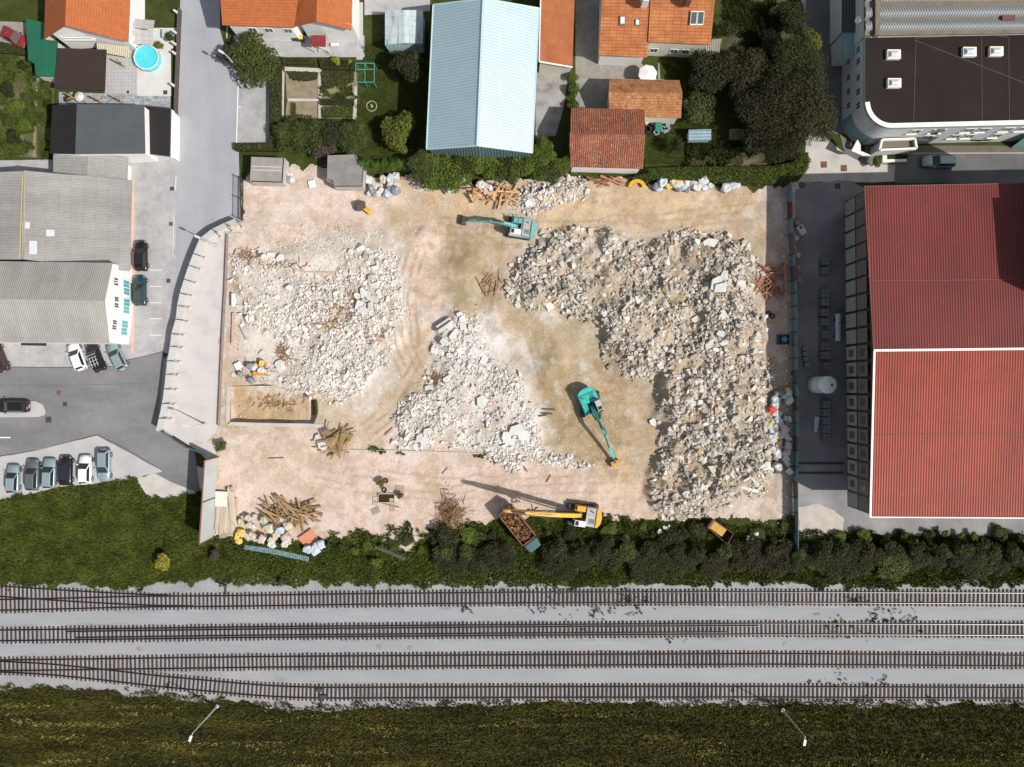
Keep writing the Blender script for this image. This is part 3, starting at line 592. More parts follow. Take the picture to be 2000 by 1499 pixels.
for px,z in ((1788,4.6),(1830,4.6),(1836,4.6),(1893,4.6),(1922,4.6),(1968,4.6),(1812,2.0),(1866,2.0),(1893,2.0),(1947,2.0),(2000,4.6)):
    wi=win(root,b0,uu,wn,wx(px,z+1),z,1.5,1.6,gm=m_glass,fw=.12);cw=b0+uu*(wx(px,z+1)-.1)+Vector((0,0,z+.1));MB().slab([cw+uu*-.75,cw+uu*.75,cw+uu*.75+wn*.22,cw+uu*-.75+wn*.22],.1).build('sill',m_white,wi,origin=cw)
for px in (1893,1922,1968,1866,1947): pass
wa=W(1690,100,Ho)
for yy in (95,118,150,178,205):
    for z in (1.6,4.6): win(root,(wa.x,W(0,yy,z+1).y,0),(0,1,0),(-1,0,0),0,z,1.0,1.4)
for a0 in (.3,.6):
    pass
# aqua band on the rounded corner
b=MB();P=[p+Vector((-.04,-.02,0)) for p in arc];b.walls(P,[3.2]*len(P),.3);b.f=b.f[:-1];b.build('aqua_band',m_aqua,root)
m_sign=flat('sign_letters',(.03,.03,.035))
ct=bpy.data.curves.new('sign_text','FONT');ct.body='Vergus';ct.size=.95;ct.shear=.35;ct.extrude=.03;ct.align_x='LEFT'
to=bpy.data.objects.new('sign_text',ct);COL.objects.link(to);dg_=bpy.context.evaluated_depsgraph_get();me=bpy.data.meshes.new_from_object(to.evaluated_get(dg_))
bpy.data.objects.remove(to);so_=bpy.data.objects.new('sign_lettering',me);COL.objects.link(so_);me.materials.clear();me.materials.append(m_sign)
so_.parent=root;so_.matrix_local=Matrix.Translation(b0+uu*wx(1893,.9)+wn*.06+Vector((0,0,.75))-Vector((60,45,0)))@Matrix((uu,(0,0,1),wn)).transposed().to_4x4()
b=MB();rg=[]
for k in range(20):
    a=2*math.pi*k/20;rg.append((math.cos(a)*.62,math.sin(a)*.3))
for k in range(2,19):
    p,q_=rg[k],rg[(k+1)%20];f=lambda v:b0+uu*(wx(1929,.9)+v[0])+wn*.07+Vector((0,0,1.05+v[1]));b.bar(f(p),f(q_),.04,.09)
b.build('sign_swoosh',m_sign,root)
MB().slab([W(1976,290,.3)+Vector((0,.1,0)),W(2080,290,.3),W(2080,265,4.0),W(2010,262,4.2)],.2).build('entrance_ramp_roof',m_aqua,root)
# entrance terrace + canopy
flatb('entrance_terrace','small roof terrace with white parapet and brown floor at the office entrance','terrace',[(1717,293),(1789,291),(1784,272),(1722,275)],3.2,mat('terrace_floor',[(.13,.105,.08),(.18,.15,.12)],scale=1,rough=.9),m_plcool,inset=.02)
te=bpy.data.objects['entrance_terrace'];q=[W(1717,294,3.6),W(1789,291,3.6),W(1786,272,3.6),W(1722,274,3.6)]
for i in range(4): MB().bar(q[i],q[(i+1)%4],.28,.5).build('parapet',m_par,te)
flatb('entrance_canopy','white fan-shaped concrete canopy at the rounded office corner','canopy',[(1663,295),(1675,273),(1681,284),(1681,295),(1702,304),(1684,304)],3.0,m_par,None,t=.4)
flatb('planter','white rectangular planter with greenery beside the office entrance','planter',[(1724,317),(1771,316),(1771,302),(1724,304)],.8,m_par,m_par,t=.1)
# --- top right wavy roof building
wv=thing('barrel_roofed_works','works building with corrugated barrel roof strips between felt gutters','building',(75,55,0))
MB().slab([W(1689,70,8),W(2330,60,8),W(2330,-80,8),W(1689,-80,8)],.3).build('roof',m_gutter,wv)
q=[W(1691,68,7.7),W(2330,58,7.7),W(2330,-80,7.7),W(1691,-80,7.7)];MB().walls(q,[7.68]*4,0).build('wall',m_plcool,wv)
MB().bar(W(1711.5,71,8.2),W(1711.5,-80,8.2),.62,.9).build('parapet',m_gutter,wv)
for y0,y1 in ((-24,4),(14,36),(41,62)):
    for x0,x1 in ((1691,1704),(1716,2330)):
        rings=[]
        for x_ in (x0,x1):
            sl=(x_-1690)/310*-3;r_=[]
            for k in range(9):
                f=k/8;r_.append(W(x_,y1+sl+(y0-y1)*f,8.02+.55*math.sin(math.pi*f)))
            rings.append(r_)
        b=MB();n=9;b.v=[tuple(p) for r_ in rings for p in r_];b.f=[(i,i+1,n+i+1,n+i) for i in range(n-1)]+[tuple(range(n)),tuple(range(2*n-1,n-1,-1))]
        b.build('barrel_vault',m_wavy,wv)
MB().slab([W(1958,39,8.4),W(1983,39,8.4),W(1983,30,8.4),W(1958,30,8.4)],.5).build('roof_hatch',m_brick,wv)
flatb('side_lean_to','dark ribbed lean-to roof on the side road','lean-to',[(1645,63),(1690,60),(1690,-60),(1645,-60)],4.6,mat('dark_ribs',[(.05,.055,.06),(.07,.075,.08)],scale=1,rough=.6,wave=('v',.4,.5,.04)),m_plcool,hs=[4.2,5,5,4.2])
flatb('side_lean_to','pale aqua metal lean-to roof on the side road below the dark ribbed one','lean-to',[(1646,108),(1691,104),(1690,62),(1645,64)],4.4,mat('aqua_v',[(.16,.29,.31),(.2,.34,.36)],scale=.5,rough=.5,wave=('v',.4,.2,.02)),m_plcool,hs=[4,4.6,4.6,4])
flatb('corrugated_lean_to','weathered corrugated lean-to by the orange tiled house','lean-to',[(1372,113),(1404,108),(1410,76),(1390,77),(1378,90)],2.3,mat('weath',[(.16,.14,.12),(.3,.28,.26),(.4,.38,.36)],scale=1,detail=8,stretch=(3,.4,1),wave=('u',.3,.6,.04)),m_wood)
flatb('cold_frame','blue striped polycarbonate greenhouse among the vegetable beds','greenhouse',[(1345,275),(1389,274),(1389,253),(1345,254)],1.9,mat('bluestripe',[(.16,.27,.32),(.25,.37,.42)],scale=1.5,rough=.3,wave=('v',.42,.5,.02,.5)),mat('poly2',[(.3,.4,.42)],rough=.4),hs=[1.5,1.5,2,2])
# ------------------------------------------------ demolition site surface
def px2w(P): return [((a-1000)/S,(749.5-b)/S) for a,b in P]
SITE=px2w([(470,352),(500,318),(560,322),(620,322),(640,330),(716,330),(724,345),(800,338),(850,352),(875,372),(960,352),(1100,345),(1150,345),(1260,355),(1330,362),(1490,366),(1556,360),(1556,700),(1556,1034),(1480,1012),(1400,1010),(1370,1018),(1290,1018),(1230,1024),(1165,1010),(1120,1015),(1060,1008),(1010,1012),(960,1018),(900,1022),(880,1040),(840,1058),(800,1078),(770,1066),(735,1052),(700,1040),(650,1052),(620,1072),(560,1050),(500,1058),(440,1050),(400,1045),(405,960),(418,880),(400,870),(426,838),(432,700),(440,560),(446,452),(405,450),(440,435),(470,430)])
HEAP=px2w([(992,560),(1003,505),(1040,470),(1068,455),(1130,446),(1190,437),(1240,478),(1290,470),(1330,455),(1400,452),(1455,470),(1480,520),(1490,600),(1500,680),(1503,760),(1508,900),(1500,960),(1450,972),(1405,1005),(1340,1015),(1285,1010),(1270,960),(1290,860),(1278,790),(1272,745),(1215,735),(1170,690),(1165,640),(1100,615),(1040,612),(1005,590)])
TOP=px2w([(998,395),(1030,366),(1080,355),(1150,368),(1148,392),(1070,405),(1010,412)])
LEFT=px2w([(450,500),(520,490),(560,520),(660,545),(668,490),(720,478),(772,500),(786,560),(782,640),(760,700),(700,770),(610,790),(560,755),(540,700),(620,665),(560,660),(480,640),(450,590)])
MID=px2w([(846,650),(880,605),(930,605),(950,660),(962,700),(1010,720),(1040,770),(1048,840),(1060,895),(1000,905),(940,880),(830,876),(768,868),(780,800),(830,740),(850,700)])
LOW=px2w([(940,880),(1060,880),(1130,890),(1160,905),(1050,915),(960,905)])
PIT=px2w([(450,757),(520,754),(598,768),(602,782),(616,783),(617,808),(610,828),(520,827),(448,822)])
TRN=px2w([(603,780),(617,781),(617,809),(605,812)])
MND=[(900,520,30,40,.8),(905,590,40,30,.6),(960,640,30,50,.7),(1070,720,30,40,1.1),(830,465,22,18,.9),(720,620,40,40,1.0),(640,610,60,40,.6),(620,500,60,25,.9),(580,560,40,30,.5),(700,650,50,20,.8),(500,640,40,40,.4),(1180,640,60,20,.5),(1100,860,50,14,.45),(560,440,70,10,.25),(560,870,60,10,.15),(470,960,20,30,.3)]
def siteh(x,y):
    x=np.asarray(x,float);y=np.asarray(y,float)
    wx_=x+(fbm(x*.25,y*.25,5,3)-.5)*4;wy_=y+(fbm(x*.25,y*.25,9,3)-.5)*4
    h=.05+.10*(fbm(x*.35,y*.35,1,5)-.5)+.10*np.abs(fbm(x*.9,y*.9,2,3)-.5)
    d=sdist(wx_,wy_,HEAP);k=sm(-.3,2.6,d);h=h+k*(1.1+2.6*(fbm(x*.17,y*.17,21,4)-.35)+1.9*(fbm(x*.5,y*.5,31,4)-.5))
    k2=sm(1365,1440,(x*S+1000))*sm(.5,3,d);h=h+k2*.8
    for P,a,e in ((TOP,.7,1.5),(LEFT,.55,2.5),(MID,.8,2.2),(LOW,.3,1.5)):
        k=sm(-.3,e,sdist(wx_,wy_,P));h=h+k*a*(.6+.9*fbm(x*.3,y*.3,41,4))
    for a,b,rx,ry,hh in MND:
        ax=(a-1000)/S;ay=(749.5-b)/S;h=h+hh*.7*np.exp(-((wx_-ax)*S/rx)**2-((wy_-ay)*S/ry)**2)
    p=sm(-.25,.15,sdist(x,y,PIT));h=h*(1-p)+p*(-1.35+.5*fbm(x*.6,y*.6,51,3))
    p=sm(-.1,.15,sdist(x,y,TRN));h=h*(1-p)+p*(-2.2)
    e=sm(0,1.2,sdist(x,y,SITE));return np.where(p>.01,h,h*np.where(h>0,e,1)+.02*(1-e))
def H1(x,y): return float(siteh(np.array([x]),np.array([y]))[0])
def lin(c): return np.array([((v/255+.055)/1.055)**2.4 if v>10 else v/3294 for v in c])/1.33
def sitecol(x,y):
    n1=fbm(x*.12,y*.12,61,6);n2=fbm(x*.5,y*.5,71,6);n3=fbm(x*.12,y*.9,81,5)
    wx_=x+(fbm(x*.3,y*.3,91,4)-.5)*7;wy_=y+(fbm(x*.3,y*.3,95,4)-.5)*7
    C=lin((228,214,205))[None,:]*np.ones((len(x),1))
    def mx(k,c):
        nonlocal C
        k=np.clip(k,0,1)[:,None];C=C*(1-k)+lin(c)[None,:]*k
    def zone(P,f,c,a=1): mx(sm(-f,f,sdist(wx_,wy_,px2w(P)))*a,c)
    tan=(190,170,132)
    zone([(770,355),(990,350),(1480,365),(1490,450),(1290,460),(1200,450),(1050,450),(900,420),(780,430)],1.5,(224,198,164))
    zone([(840,440),(1000,450),(1000,560),(1040,620),(1180,640),(1260,740),(1280,860),(1260,1000),(1200,930),(1070,860),(1040,720),(950,640),(860,560)],1.6,tan)
    zone([(760,360),(860,370),(900,440),(840,520),(800,500),(760,430)],1.2,(214,190,158))
    zone([(1270,860),(1330,880),(1300,1010),(1180,1010),(1100,960),(1150,900)],2,(222,196,170),.7)
    zone([(800,440),(850,440),(850,700),(760,860),(700,860),(690,800),(780,700),(790,560)],.9,(226,203,184),.9)
    zone([(690,770),(840,690),(850,760),(760,830),(640,860),(620,830)],1.3,(222,198,172),.8)
    zone([(470,480),(660,490),(780,480),(790,640),(700,780),(500,740),(450,640)],2,(230,224,216),.85);zone([(480,340),(760,340),(760,460),(480,460)],2,(232,219,212),.6)
    zone([(840,600),(960,600),(1050,760),(1060,900),(760,880),(840,740)],1.4,(230,226,221),.85)
    zone([(570,470),(680,480),(680,540),(580,535)],.8,(224,219,208))
    zone([(690,690),(760,690),(760,750),(700,750)],.8,(226,222,216))
    zone([(1500,360),(1560,360),(1560,1000),(1500,960)],1.2,(190,178,170),.8)
    zone([(445,760),(520,750),(600,770),(612,828),(448,825)],.4,(196,164,112),.9)
    zone([(1290,470),(1490,440),(1500,960),(1290,1010),(1170,640),(1000,590)],1.5,(190,174,146),.85)
    # terracotta / brick dust
    mx(sm(.56,.74,fbm(x*.9,y*.9,72,6))*sm(.50,.64,n1)*.6,(224,180,160));mx(sm(.62,.75,fbm(x*1.6,y*1.6,73,5))*.35,(220,165,138))
    mx(sm(.60,.74,n3)*.3,(226,190,168))
    ed=sm(60,0,np.abs(x*S+1000-415))*sm(.45,.6,n2)*.6;mx(ed,(222,170,146));mx(sm(.48,.62,fbm(x*.07,y*.07,63,4))*.45,(206,192,172));mx(sm(.55,.7,fbm(x*1.1,y*1.1,64,5))*.5,(196,184,168))
    # damp / dark smears and ochre scratches
    mx(sm(.60,.75,fbm(x*.35+9,y*.35,101,6))*.55,(176,160,138))
    mx(sm(.63,.72,fbm(x*.8,y*.8,111,5))*.35,(182,140,92))
    mx(sm(.66,.74,fbm(x*.2,y*.2+5,121,5))*.5,(232,228,224))
    dk=(np.exp(-((x*S+1000-905)/22)**2-((749.5-y*S-510)/45)**2)+np.exp(-((x*S+1000-1090)/20)**2-((749.5-y*S-730)/35)**2)+np.exp(-((x*S+1000-745)/12)**2-((749.5-y*S-450)/16)**2))
    mx(dk*.55,(140,125,98))
    zone([(470,485),(660,490),(780,480),(790,640),(700,780),(500,740),(450,640)],2,(234,229,222),.62);zone([(840,600),(960,600),(1050,760),(1060,900),(760,880),(840,740)],1.4,(234,230,226),.6)
    zone([(480,345),(760,345),(780,460),(480,470)],2,(238,216,203),.6);zone([(430,840),(1000,885),(1250,960),(1250,1010),(900,1020),(640,1050),(430,1040)],2,(234,210,196),.6)
    L_=sm(-1,2,sdist(x,y,LEFT));rg_=sm(.93,.99,1-np.abs(2*fbm(x*.22,y*.22,67,5)-1));mx(rg_*L_*sm(.35,.55,n2)*.8,(166,116,68))
    rg_=sm(.95,.995,1-np.abs(2*fbm(x*.5,y*.5,68,4)-1));mx(rg_*L_*.5,(150,110,76))
    T_=sm(-1,1.5,sdist(wx_,wy_,px2w([(840,420),(1000,440),(1000,560),(1060,640),(1200,660),(1270,760),(1280,900),(1200,940),(1060,860),(1040,700),(900,600),(850,520)])))
    mx(T_*sm(.50,.62,fbm(x*.55,y*.55,69,6))*.5,(158,138,102));mx(T_*sm(.60,.68,fbm(x*.9+4,y*.9,70,5))*.45,(214,206,194))
    mx(sm(.58,.66,fbm(x*.3+2,y*.3,74,6))*sm(.4,.6,fbm(x*1.3,y*1.3,75,4))*.35,(196,160,128))
    # tyre tracks: thin curved bands
    for (ax,ay,bx,by,ph,am) in ((800,480,800,700,8,.5),(720,860,840,700,6,.5),(870,460,1480,430,6,.35),(1040,640,1200,900,14,.45),(1110,860,1280,860,10,.3),(600,930,1250,960,9,.3),(760,540,820,760,10,.4)):
        A=np.array([(ax-1000)/S,(749.5-ay)/S]);B=np.array([(bx-1000)/S,(749.5-by)/S]);D=(B-A);L=np.hypot(*D);D/=L
        t=(x-A[0])*D[0]+(y-A[1])*D[1];o=(x-A[0])*-D[1]+(y-A[1])*D[0]+np.sin(t/L*3.1)*ph/S*2+(fbm(t*.2,t*0,131,2)-.5)*1.2
        k=sm(0,2,t)*sm(0,2,L-t)
        for q in (-1.15,1.15,-.1,2.2):
            kk=k*np.exp(-((o-q)/.20)**2)*sm(.3,.55,fbm(t*.8,o*2,141,3));mx(kk*am*1.5,(168,148,122))
    g_=fbm(x*3.1,y*3.1,65,3);C=C*(.90+.26*n2)[:,None]*(.86+.28*g_)[:,None];g2=sm(.52,.66,fbm(x*.45,y*.45,66,5));mx(g2*.35,(186,166,130))
    return C
gx=np.arange((300-1000)/S,(1562-1000)/S,.2);gy=np.arange((749.5-1085)/S,(749.5-312)/S,.2)
XX,YY=np.meshgrid(gx,gy);nx,ny=len(gx),len(gy);x=XX.ravel();y=YY.ravel()
ZZ=siteh(x,y);V=np.stack([x,y,ZZ+.012],1)
xe=x+(fbm(x*.8,y*.8,151,4)-.5)*2.2;ye=y+(fbm(x*.8,y*.8,161,4)-.5)*2.2
ins=inpoly(xe,ye,SITE).reshape(ny,nx)
i,j=np.meshgrid(np.arange(nx-1),np.arange(ny-1));ok=ins[:-1,:-1]&ins[1:,1:];a=(j*nx+i)[ok]
F=np.stack([a,a+1,a+nx+1,a+nx],1);used=np.unique(F);rm=np.zeros(len(V),np.int64);rm[used]=np.arange(len(used))
m_site=mat('site_dirt',[(.5,.5,.5)],attr='tint',fine=[(3.2,.78,1.12),(11,.60,1.22)],rough=.95,bump=.07,bsc=7,spec=.1)
so_=np_mesh('demolition_ground',V[used],rm[F],m_site,smooth=True);struct(so_)
cc=sitecol(x[used],y[used]);ca=so_.data.color_attributes.new('tint','FLOAT_COLOR','POINT');ca.data.foreach_set('color',np.concatenate([np.clip(cc,0,1),np.ones((len(cc),1))],1).astype(np.float32).ravel())
# ------------------------------------------------ rubble
def hull(seed,kind):
    r=random.Random(seed);bm=bmesh.new()
    if kind=='slab':
        n=r.randint(4,6);a0=r.random()*6
        for k in range(n):
            a=a0+2*math.pi*k/n+r.uniform(-.35,.35);q=r.uniform(.75,1.05)
            for z in (-.13,.13): bm.verts.new((math.cos(a)*q+r.uniform(-.02,.02),math.sin(a)*q*.75,z))
    elif kind=='beam':
        for sx in (-1,1):
            for sy in (-1,1):
                for sz in (-1,1): bm.verts.new((sx*r.uniform(.9,1.05),sy*r.uniform(.16,.24),sz*r.uniform(.16,.22)))
    else:
        for k in range(r.randint(9,13)):
            v=Vector((r.gauss(0,1),r.gauss(0,1),r.gauss(0,1))).normalized();v=Vector((max(-.72,min(.72,v.x)),max(-.66,min(.66,v.y)),max(-.5,min(.5,v.z))));bm.verts.new(v*r.uniform(.9,1.25))
    res=bmesh.ops.convex_hull(bm,input=bm.verts);bmesh.ops.delete(bm,geom=[g for g in res['geom_interior'] if isinstance(g,bmesh.types.BMVert)],context='VERTS')
    bmesh.ops.dissolve_limit(bm,angle_limit=R(9),verts=bm.verts,edges=bm.edges)
    bmesh.ops.recalc_face_normals(bm,faces=bm.faces)
    me=bpy.data.meshes.new('concrete_block');bm.to_mesh(me)
    bmesh.ops.triangulate(bm,faces=bm.faces);bm.verts.index_update()
    v=np.array([q.co[:] for q in bm.verts]);f=np.array([[q.index for q in fa.verts] for fa in bm.faces]);bm.free();return me,v,f
BL=[hull(i,'block') for i in range(14)];SL=[hull(40+i,'slab') for i in range(8)];BE=[hull(70+i,'beam') for i in range(3)]
cr=[(.82,.80,.77),(1.06,1.04,1.0),(.42,.41,.41),(1,.97,.93),(.72,.69,.64),(1.05,1.03,1.0),(.5,.48,.46),(1.02,.95,.86),(.92,.9,.88)]
m_rub=mat('rubble_concrete',[(.55,.54,.52),(.66,.65,.63)],scale=.4,rough=.95,spec=.1,island=cr,fine=(7,.82,1.1))
m_rub2=mat('rubble_tan',[(.46,.435,.385),(.61,.59,.545)],scale=.3,rough=.95,spec=.1,island=cr+[(.7,.5,.36)],fine=(7,.82,1.1))
m_rubw=mat('rubble_white',[(.60,.58,.56),(.70,.69,.67)],scale=.4,rough=.95,spec=.1,island=cr+[(1,1,1),(1,.98,.96),(.98,.82,.72)],fine=(7,.85,1.1))
m_blk=mat('block_concrete',[(.50,.485,.455),(.62,.60,.565)],scale=.6,rough=.95,spec=.1,objr=.16,fine=(4,.8,1.12),bump=.03,bsc=6)
RNG=np.random.default_rng(11)
def scatter(name,label,cat,polys,n,smin,smax,m,protos,flatten=1.0,alpha=2.2,lift=.25,thin=None,sink=0.0,feather=.8,tilt=1.0):
    allx=[];ally=[]
    per=[max(1,int(n*f)) for _,f in polys]
    for (P,f),k in zip(polys,per):
        P=np.array(P);lo=P.min(0)-1;hi=P.max(0)+1;gotx=[];c=0
        while c<k:
            a=RNG.uniform(lo[0],hi[0],k*2);b=RNG.uniform(lo[1],hi[1],k*2)
            wa=a+(fbm(a*.4,b*.4,171,3)-.5)*3;wb=b+(fbm(a*.4,b*.4,181,3)-.5)*3
            d=sdist(wa,wb,P);pr=sm(-feather*.6,feather,d)
            if thin is not None: pr=pr*thin(a,b)
            q=RNG.random(len(a))<pr;gotx.append(np.stack([a[q],b[q]],1));c+=q.sum()
        g=np.concatenate(gotx)[:k];allx.append(g[:,0]);ally.append(g[:,1])
    x=np.concatenate(allx);y=np.concatenate(ally);N=len(x)
    s=smin*(1-RNG.random(N)*(1-(smin/smax)**alpha))**(-1/alpha)
    z=siteh(x,y);Vs=[];Fs=[];off=0;pid=RNG.integers(0,len(protos),N)
    for p in range(len(protos)):
        I=np.where(pid==p)[0]
        if len(I)==0: continue
        _,v,f=protos[p];k=len(I)
        a=RNG.random(k)*6.283;b=RNG.normal(0,.45*tilt,k);c=RNG.normal(0,.45*tilt,k)
        ca,sa,cb,sb,cc,sc=np.cos(a),np.sin(a),np.cos(b),np.sin(b),np.cos(c),np.sin(c)
        Rz=np.zeros((k,3,3));Rz[:,0,0]=ca;Rz[:,0,1]=-sa;Rz[:,1,0]=sa;Rz[:,1,1]=ca;Rz[:,2,2]=1
        Rx=np.zeros((k,3,3));Rx[:,0,0]=1;Rx[:,1,1]=cb;Rx[:,1,2]=-sb;Rx[:,2,1]=sb;Rx[:,2,2]=cb
        Ry=np.zeros((k,3,3));Ry[:,1,1]=1;Ry[:,0,0]=cc;Ry[:,0,2]=sc;Ry[:,2,0]=-sc;Ry[:,2,2]=cc
        M3=Rz@Rx@Ry
        an=np.stack([RNG.uniform(.75,1.25,k),RNG.uniform(.7,1.1,k),RNG.uniform(.6,1.0,k)*flatten],1)*s[I][:,None]*.5
        vv=(v[None]*an[:,None,:])@M3.transpose(0,2,1)
        vv+=np.stack([x[I],y[I],z[I]+s[I]*lift-sink],1)[:,None,:]
        Vs.append(vv.reshape(-1,3));Fs.append((f[None]+(np.arange(k)*len(v))[:,None,None]).reshape(-1,3)+off);off+=k*len(v)
    o=np_mesh(name,np.concatenate(Vs),np.concatenate(Fs),m)
    if label: tag(o,label,cat,kind='stuff')
    return o
thinH=lambda a,b:.06+.94*sm(.38,.56,fbm(a*.42,b*.42,191,5))
scatter('concrete_rubble','broken pale concrete lumps piled across the large right heap','rubble',[(HEAP,1)],10000,.34,1.35,m_rub2,BL,alpha=2.2,thin=thinH)
scatter('small_rubble','small pale chips filling the gaps of the large right heap','rubble',[(HEAP,1)],9000,.12,.34,m_rub2,BL,alpha=2.0)
scatter('concrete_rubble','broken grey concrete lumps in the low pile between the timber heap and the hedge','rubble',[(TOP,1)],520,.32,1.1,m_rub,BL)
scatter('crushed_rubble','white crushed rubble spread over the left and middle mounds','rubble',[(LEFT,.52),(MID,.42),(LOW,.06)],15000,.22,1.0,m_rubw,BL,alpha=2.6,thin=lambda a,b:.1+.9*sm(.40,.56,fbm(a*.4,b*.4,201,5)))
UPL=px2w([(455,462),(560,430),(700,440),(780,470),(770,500),(600,500),(455,500)])
scatter('crushed_rubble','fine pale chips spread over the ground above the left mounds','rubble',[(UPL,.7),(px2w([(440,600),(560,700),(620,790),(500,745),(448,740)]),.3)],3200,.1,.42,m_rubw,BL,alpha=2.4,thin=lambda a,b:sm(.36,.6,fbm(a*.5,b*.5,221,5)))
REST=px2w([(455,480),(790,470),(1000,640),(1050,880),(1150,910),(1290,1010),(1490,975),(1500,450),(1000,440),(870,430),(820,470),(470,440)])
scatter('loose_stones','small loose stones strewn over the bare dirt','stones',[(SITE,.42),(REST,.12),(px2w([(448,460),(780,460),(780,760),(450,760)]),.2)],22000,.07,.28,m_rubw,BL,alpha=2.5,thin=lambda a,b:sm(.38,.66,fbm(a*.25,b*.25,211,5)))
# largest blocks: individual things
def place(me_i,pool,x,y,s,an,rot,lift,label,group,name,m):
    me=pool[me_i][0]
    if not me.materials: me.materials.append(m)
    o=bpy.data.objects.new(name,me);COL.objects.link(o)
    o.scale=(s*.5*an[0],s*.5*an[1],s*.5*an[2]);o.rotation_euler=rot;o.location=(x,y,H1(x,y)+s*lift);return tag(o,label,'concrete block' if name=='concrete_block' else 'concrete slab',group)
def pick(P,k,mind,thinf=None):
    P=np.array(P);lo=P.min(0);hi=P.max(0);out=[];tries=0
    while len(out)<k and tries<20000:
        tries+=1;a=rnd.uniform(lo[0],hi[0]);b=rnd.uniform(lo[1],hi[1])
        if sdist(np.array([a]),np.array([b]),P)[0]<-.2: continue
        if thinf is not None and rnd.random()>float(thinf(np.array([a]),np.array([b]))[0]): continue
        if all((a-c)**2+(b-d)**2>mind**2 for c,d in out): out.append((a,b))
    return out
GR=(('large right rubble heap',HEAP,172,1.1,'angular pale concrete block lying on the large right rubble heap','blocks on the right rubble heap'),
 ('low pile',TOP,12,.9,'pale concrete block in the low pile below the hedge','blocks in the low pile below the hedge'),
 ('middle mound',MID,22,1.0,'whitish concrete block on the middle rubble mound','blocks on the middle rubble mound'),
 ('left mounds',LEFT,34,1.2,'whitish concrete block on the left rubble mounds','blocks on the left rubble mounds'))
for _,P,k,md,lb,gr in GR:
    for a,b in pick(P,k,md):
        s=.75+.75*rnd.random()**2
        place(rnd.randrange(14),BL,a,b,s,(rnd.uniform(.8,1.3),rnd.uniform(.7,1.1),rnd.uniform(.6,1)),(rnd.gauss(0,.35),rnd.gauss(0,.35),rnd.random()*6.3),.2,lb,gr,'concrete_block',m_blk)
m_slb=mat('slab_concrete',[(.47,.465,.455),(.58,.575,.56)],scale=.8,rough=.9,spec=.1,objr=.10,fine=(4,.86,1.08))
def slabs(lst,lb,gr,pool=SL,name='concrete_slab',m=None,s0=1):
    for (px,py,s,rz) in lst:
        a,b=(px-1000)/S,(749.5-py)/S
        place(rnd.randrange(len(pool)),pool,a,b,s*s0,(1,rnd.uniform(.8,1.1),1),(rnd.gauss(0,.10),rnd.gauss(0,.10),rz),.16,lb,gr,name,m or m_slb)
rs=lambda:rnd.random()*6.3
slabs([(888,655,2.0,rs()),(880,640,1.7,rs()),(905,640,1.8,rs()),(915,662,1.7,rs()),(870,670,1.8,rs()),(850,685,1.5,rs()),(860,688,1.6,rs()),(900,685,1.6,rs()),(925,685,1.6,rs()),(938,690,2.0,rs()),(945,705,2.2,rs()),(920,705,1.3,rs()),(908,700,1.2,rs()),(880,695,1.3,rs()),(955,715,1.5,rs()),(893,718,1.4,rs()),(875,740,1.8,rs()),(882,728,1.3,rs()),(905,625,1.5,rs()),(920,640,1.2,rs()),(930,655,1.2,rs()),(935,670,1.0,rs())],'white broken floor slab on the slab pile in the middle of the site','floor slabs in the middle pile')
slabs([(868,632,2.4,.6),(872,640,2.6,.6)],'long white concrete beam leaning on the middle slab pile','beams on the middle pile',BE,'concrete_beam')
slabs([(712,575,2.0,rs()),(722,580,2.0,rs()),(735,585,1.6,rs()),(742,575,1.5,rs()),(705,600,2.0,rs()),(715,610,1.8,rs()),(728,605,2.0,rs()),(740,600,1.4,rs()),(700,580,1.4,rs()),(733,560,1.5,rs()),(755,560,1.1,rs()),(725,690,1.5,.1),(738,530,1.6,rs())],'bluish white tilted slab piled beside the dark gap in the left rubble','tilted slabs in the left rubble')
slabs([(1010,840,2.8,.1),(990,855,2.6,1.4),(1022,850,2.4,rs()),(1035,805,1.7,rs()),(1000,862,1.5,rs()),(826,855,2.2,.3),(838,842,1.9,.6),(830,862,1.8,rs()),(942,785,2.3,1.4),(885,785,1.6,.4)],'cream concrete slab lying flat at the lower edge of the middle mound','flat slabs at the lower edge of the middle mound')
slabs([(1385,478,2.6,.2),(1405,545,2.2,1.0),(1390,560,3.0,.6),(1398,568,2.6,.6),(1375,560,1.4,.9),(1400,655,1.6,.2),(1405,672,1.6,.1),(1345,790,1.5,.5),(1275,825,1.6,-1.0),(1180,615,1.4,rs()),(1405,620,1.9,-1.1),(1355,625,1.5,rs()),(1240,590,1.5,-.6),(1110,480,1.6,rs()),(1300,510,1.3,.8)],'large grey slab sticking out of the right rubble heap','large slabs in the right rubble heap')
slabs([(530,500,1.6,rs()),(535,510,1.5,.9),(550,505,1.7,.7),(548,712,2.0,.7),(552,718,2.0,.7),(608,735,1.7,-.9),(640,740,1.5,1.2),(470,600,1.2,0),(512,690,1.2,rs()),(458,732,1.0,rs()),(512,608,.9,rs()),(620,520,.9,rs()),(610,790,.8,rs()),(625,860,2.2,-.9),(632,870,2.2,-1.0),(640,865,1.6,-.2)],'pale broken slab among the left rubble beside the foundation pit','pale slabs near the foundation pit')
slabs([(1455,952,2.7,-.3),(1480,945,1.7,1.0),(1460,935,1.6,-.8),(1445,930,1.3,.5)],'concrete beam at the lower right tip of the rubble heap','beams at the lower right tip of the heap',BE,'concrete_beam',m_blk)
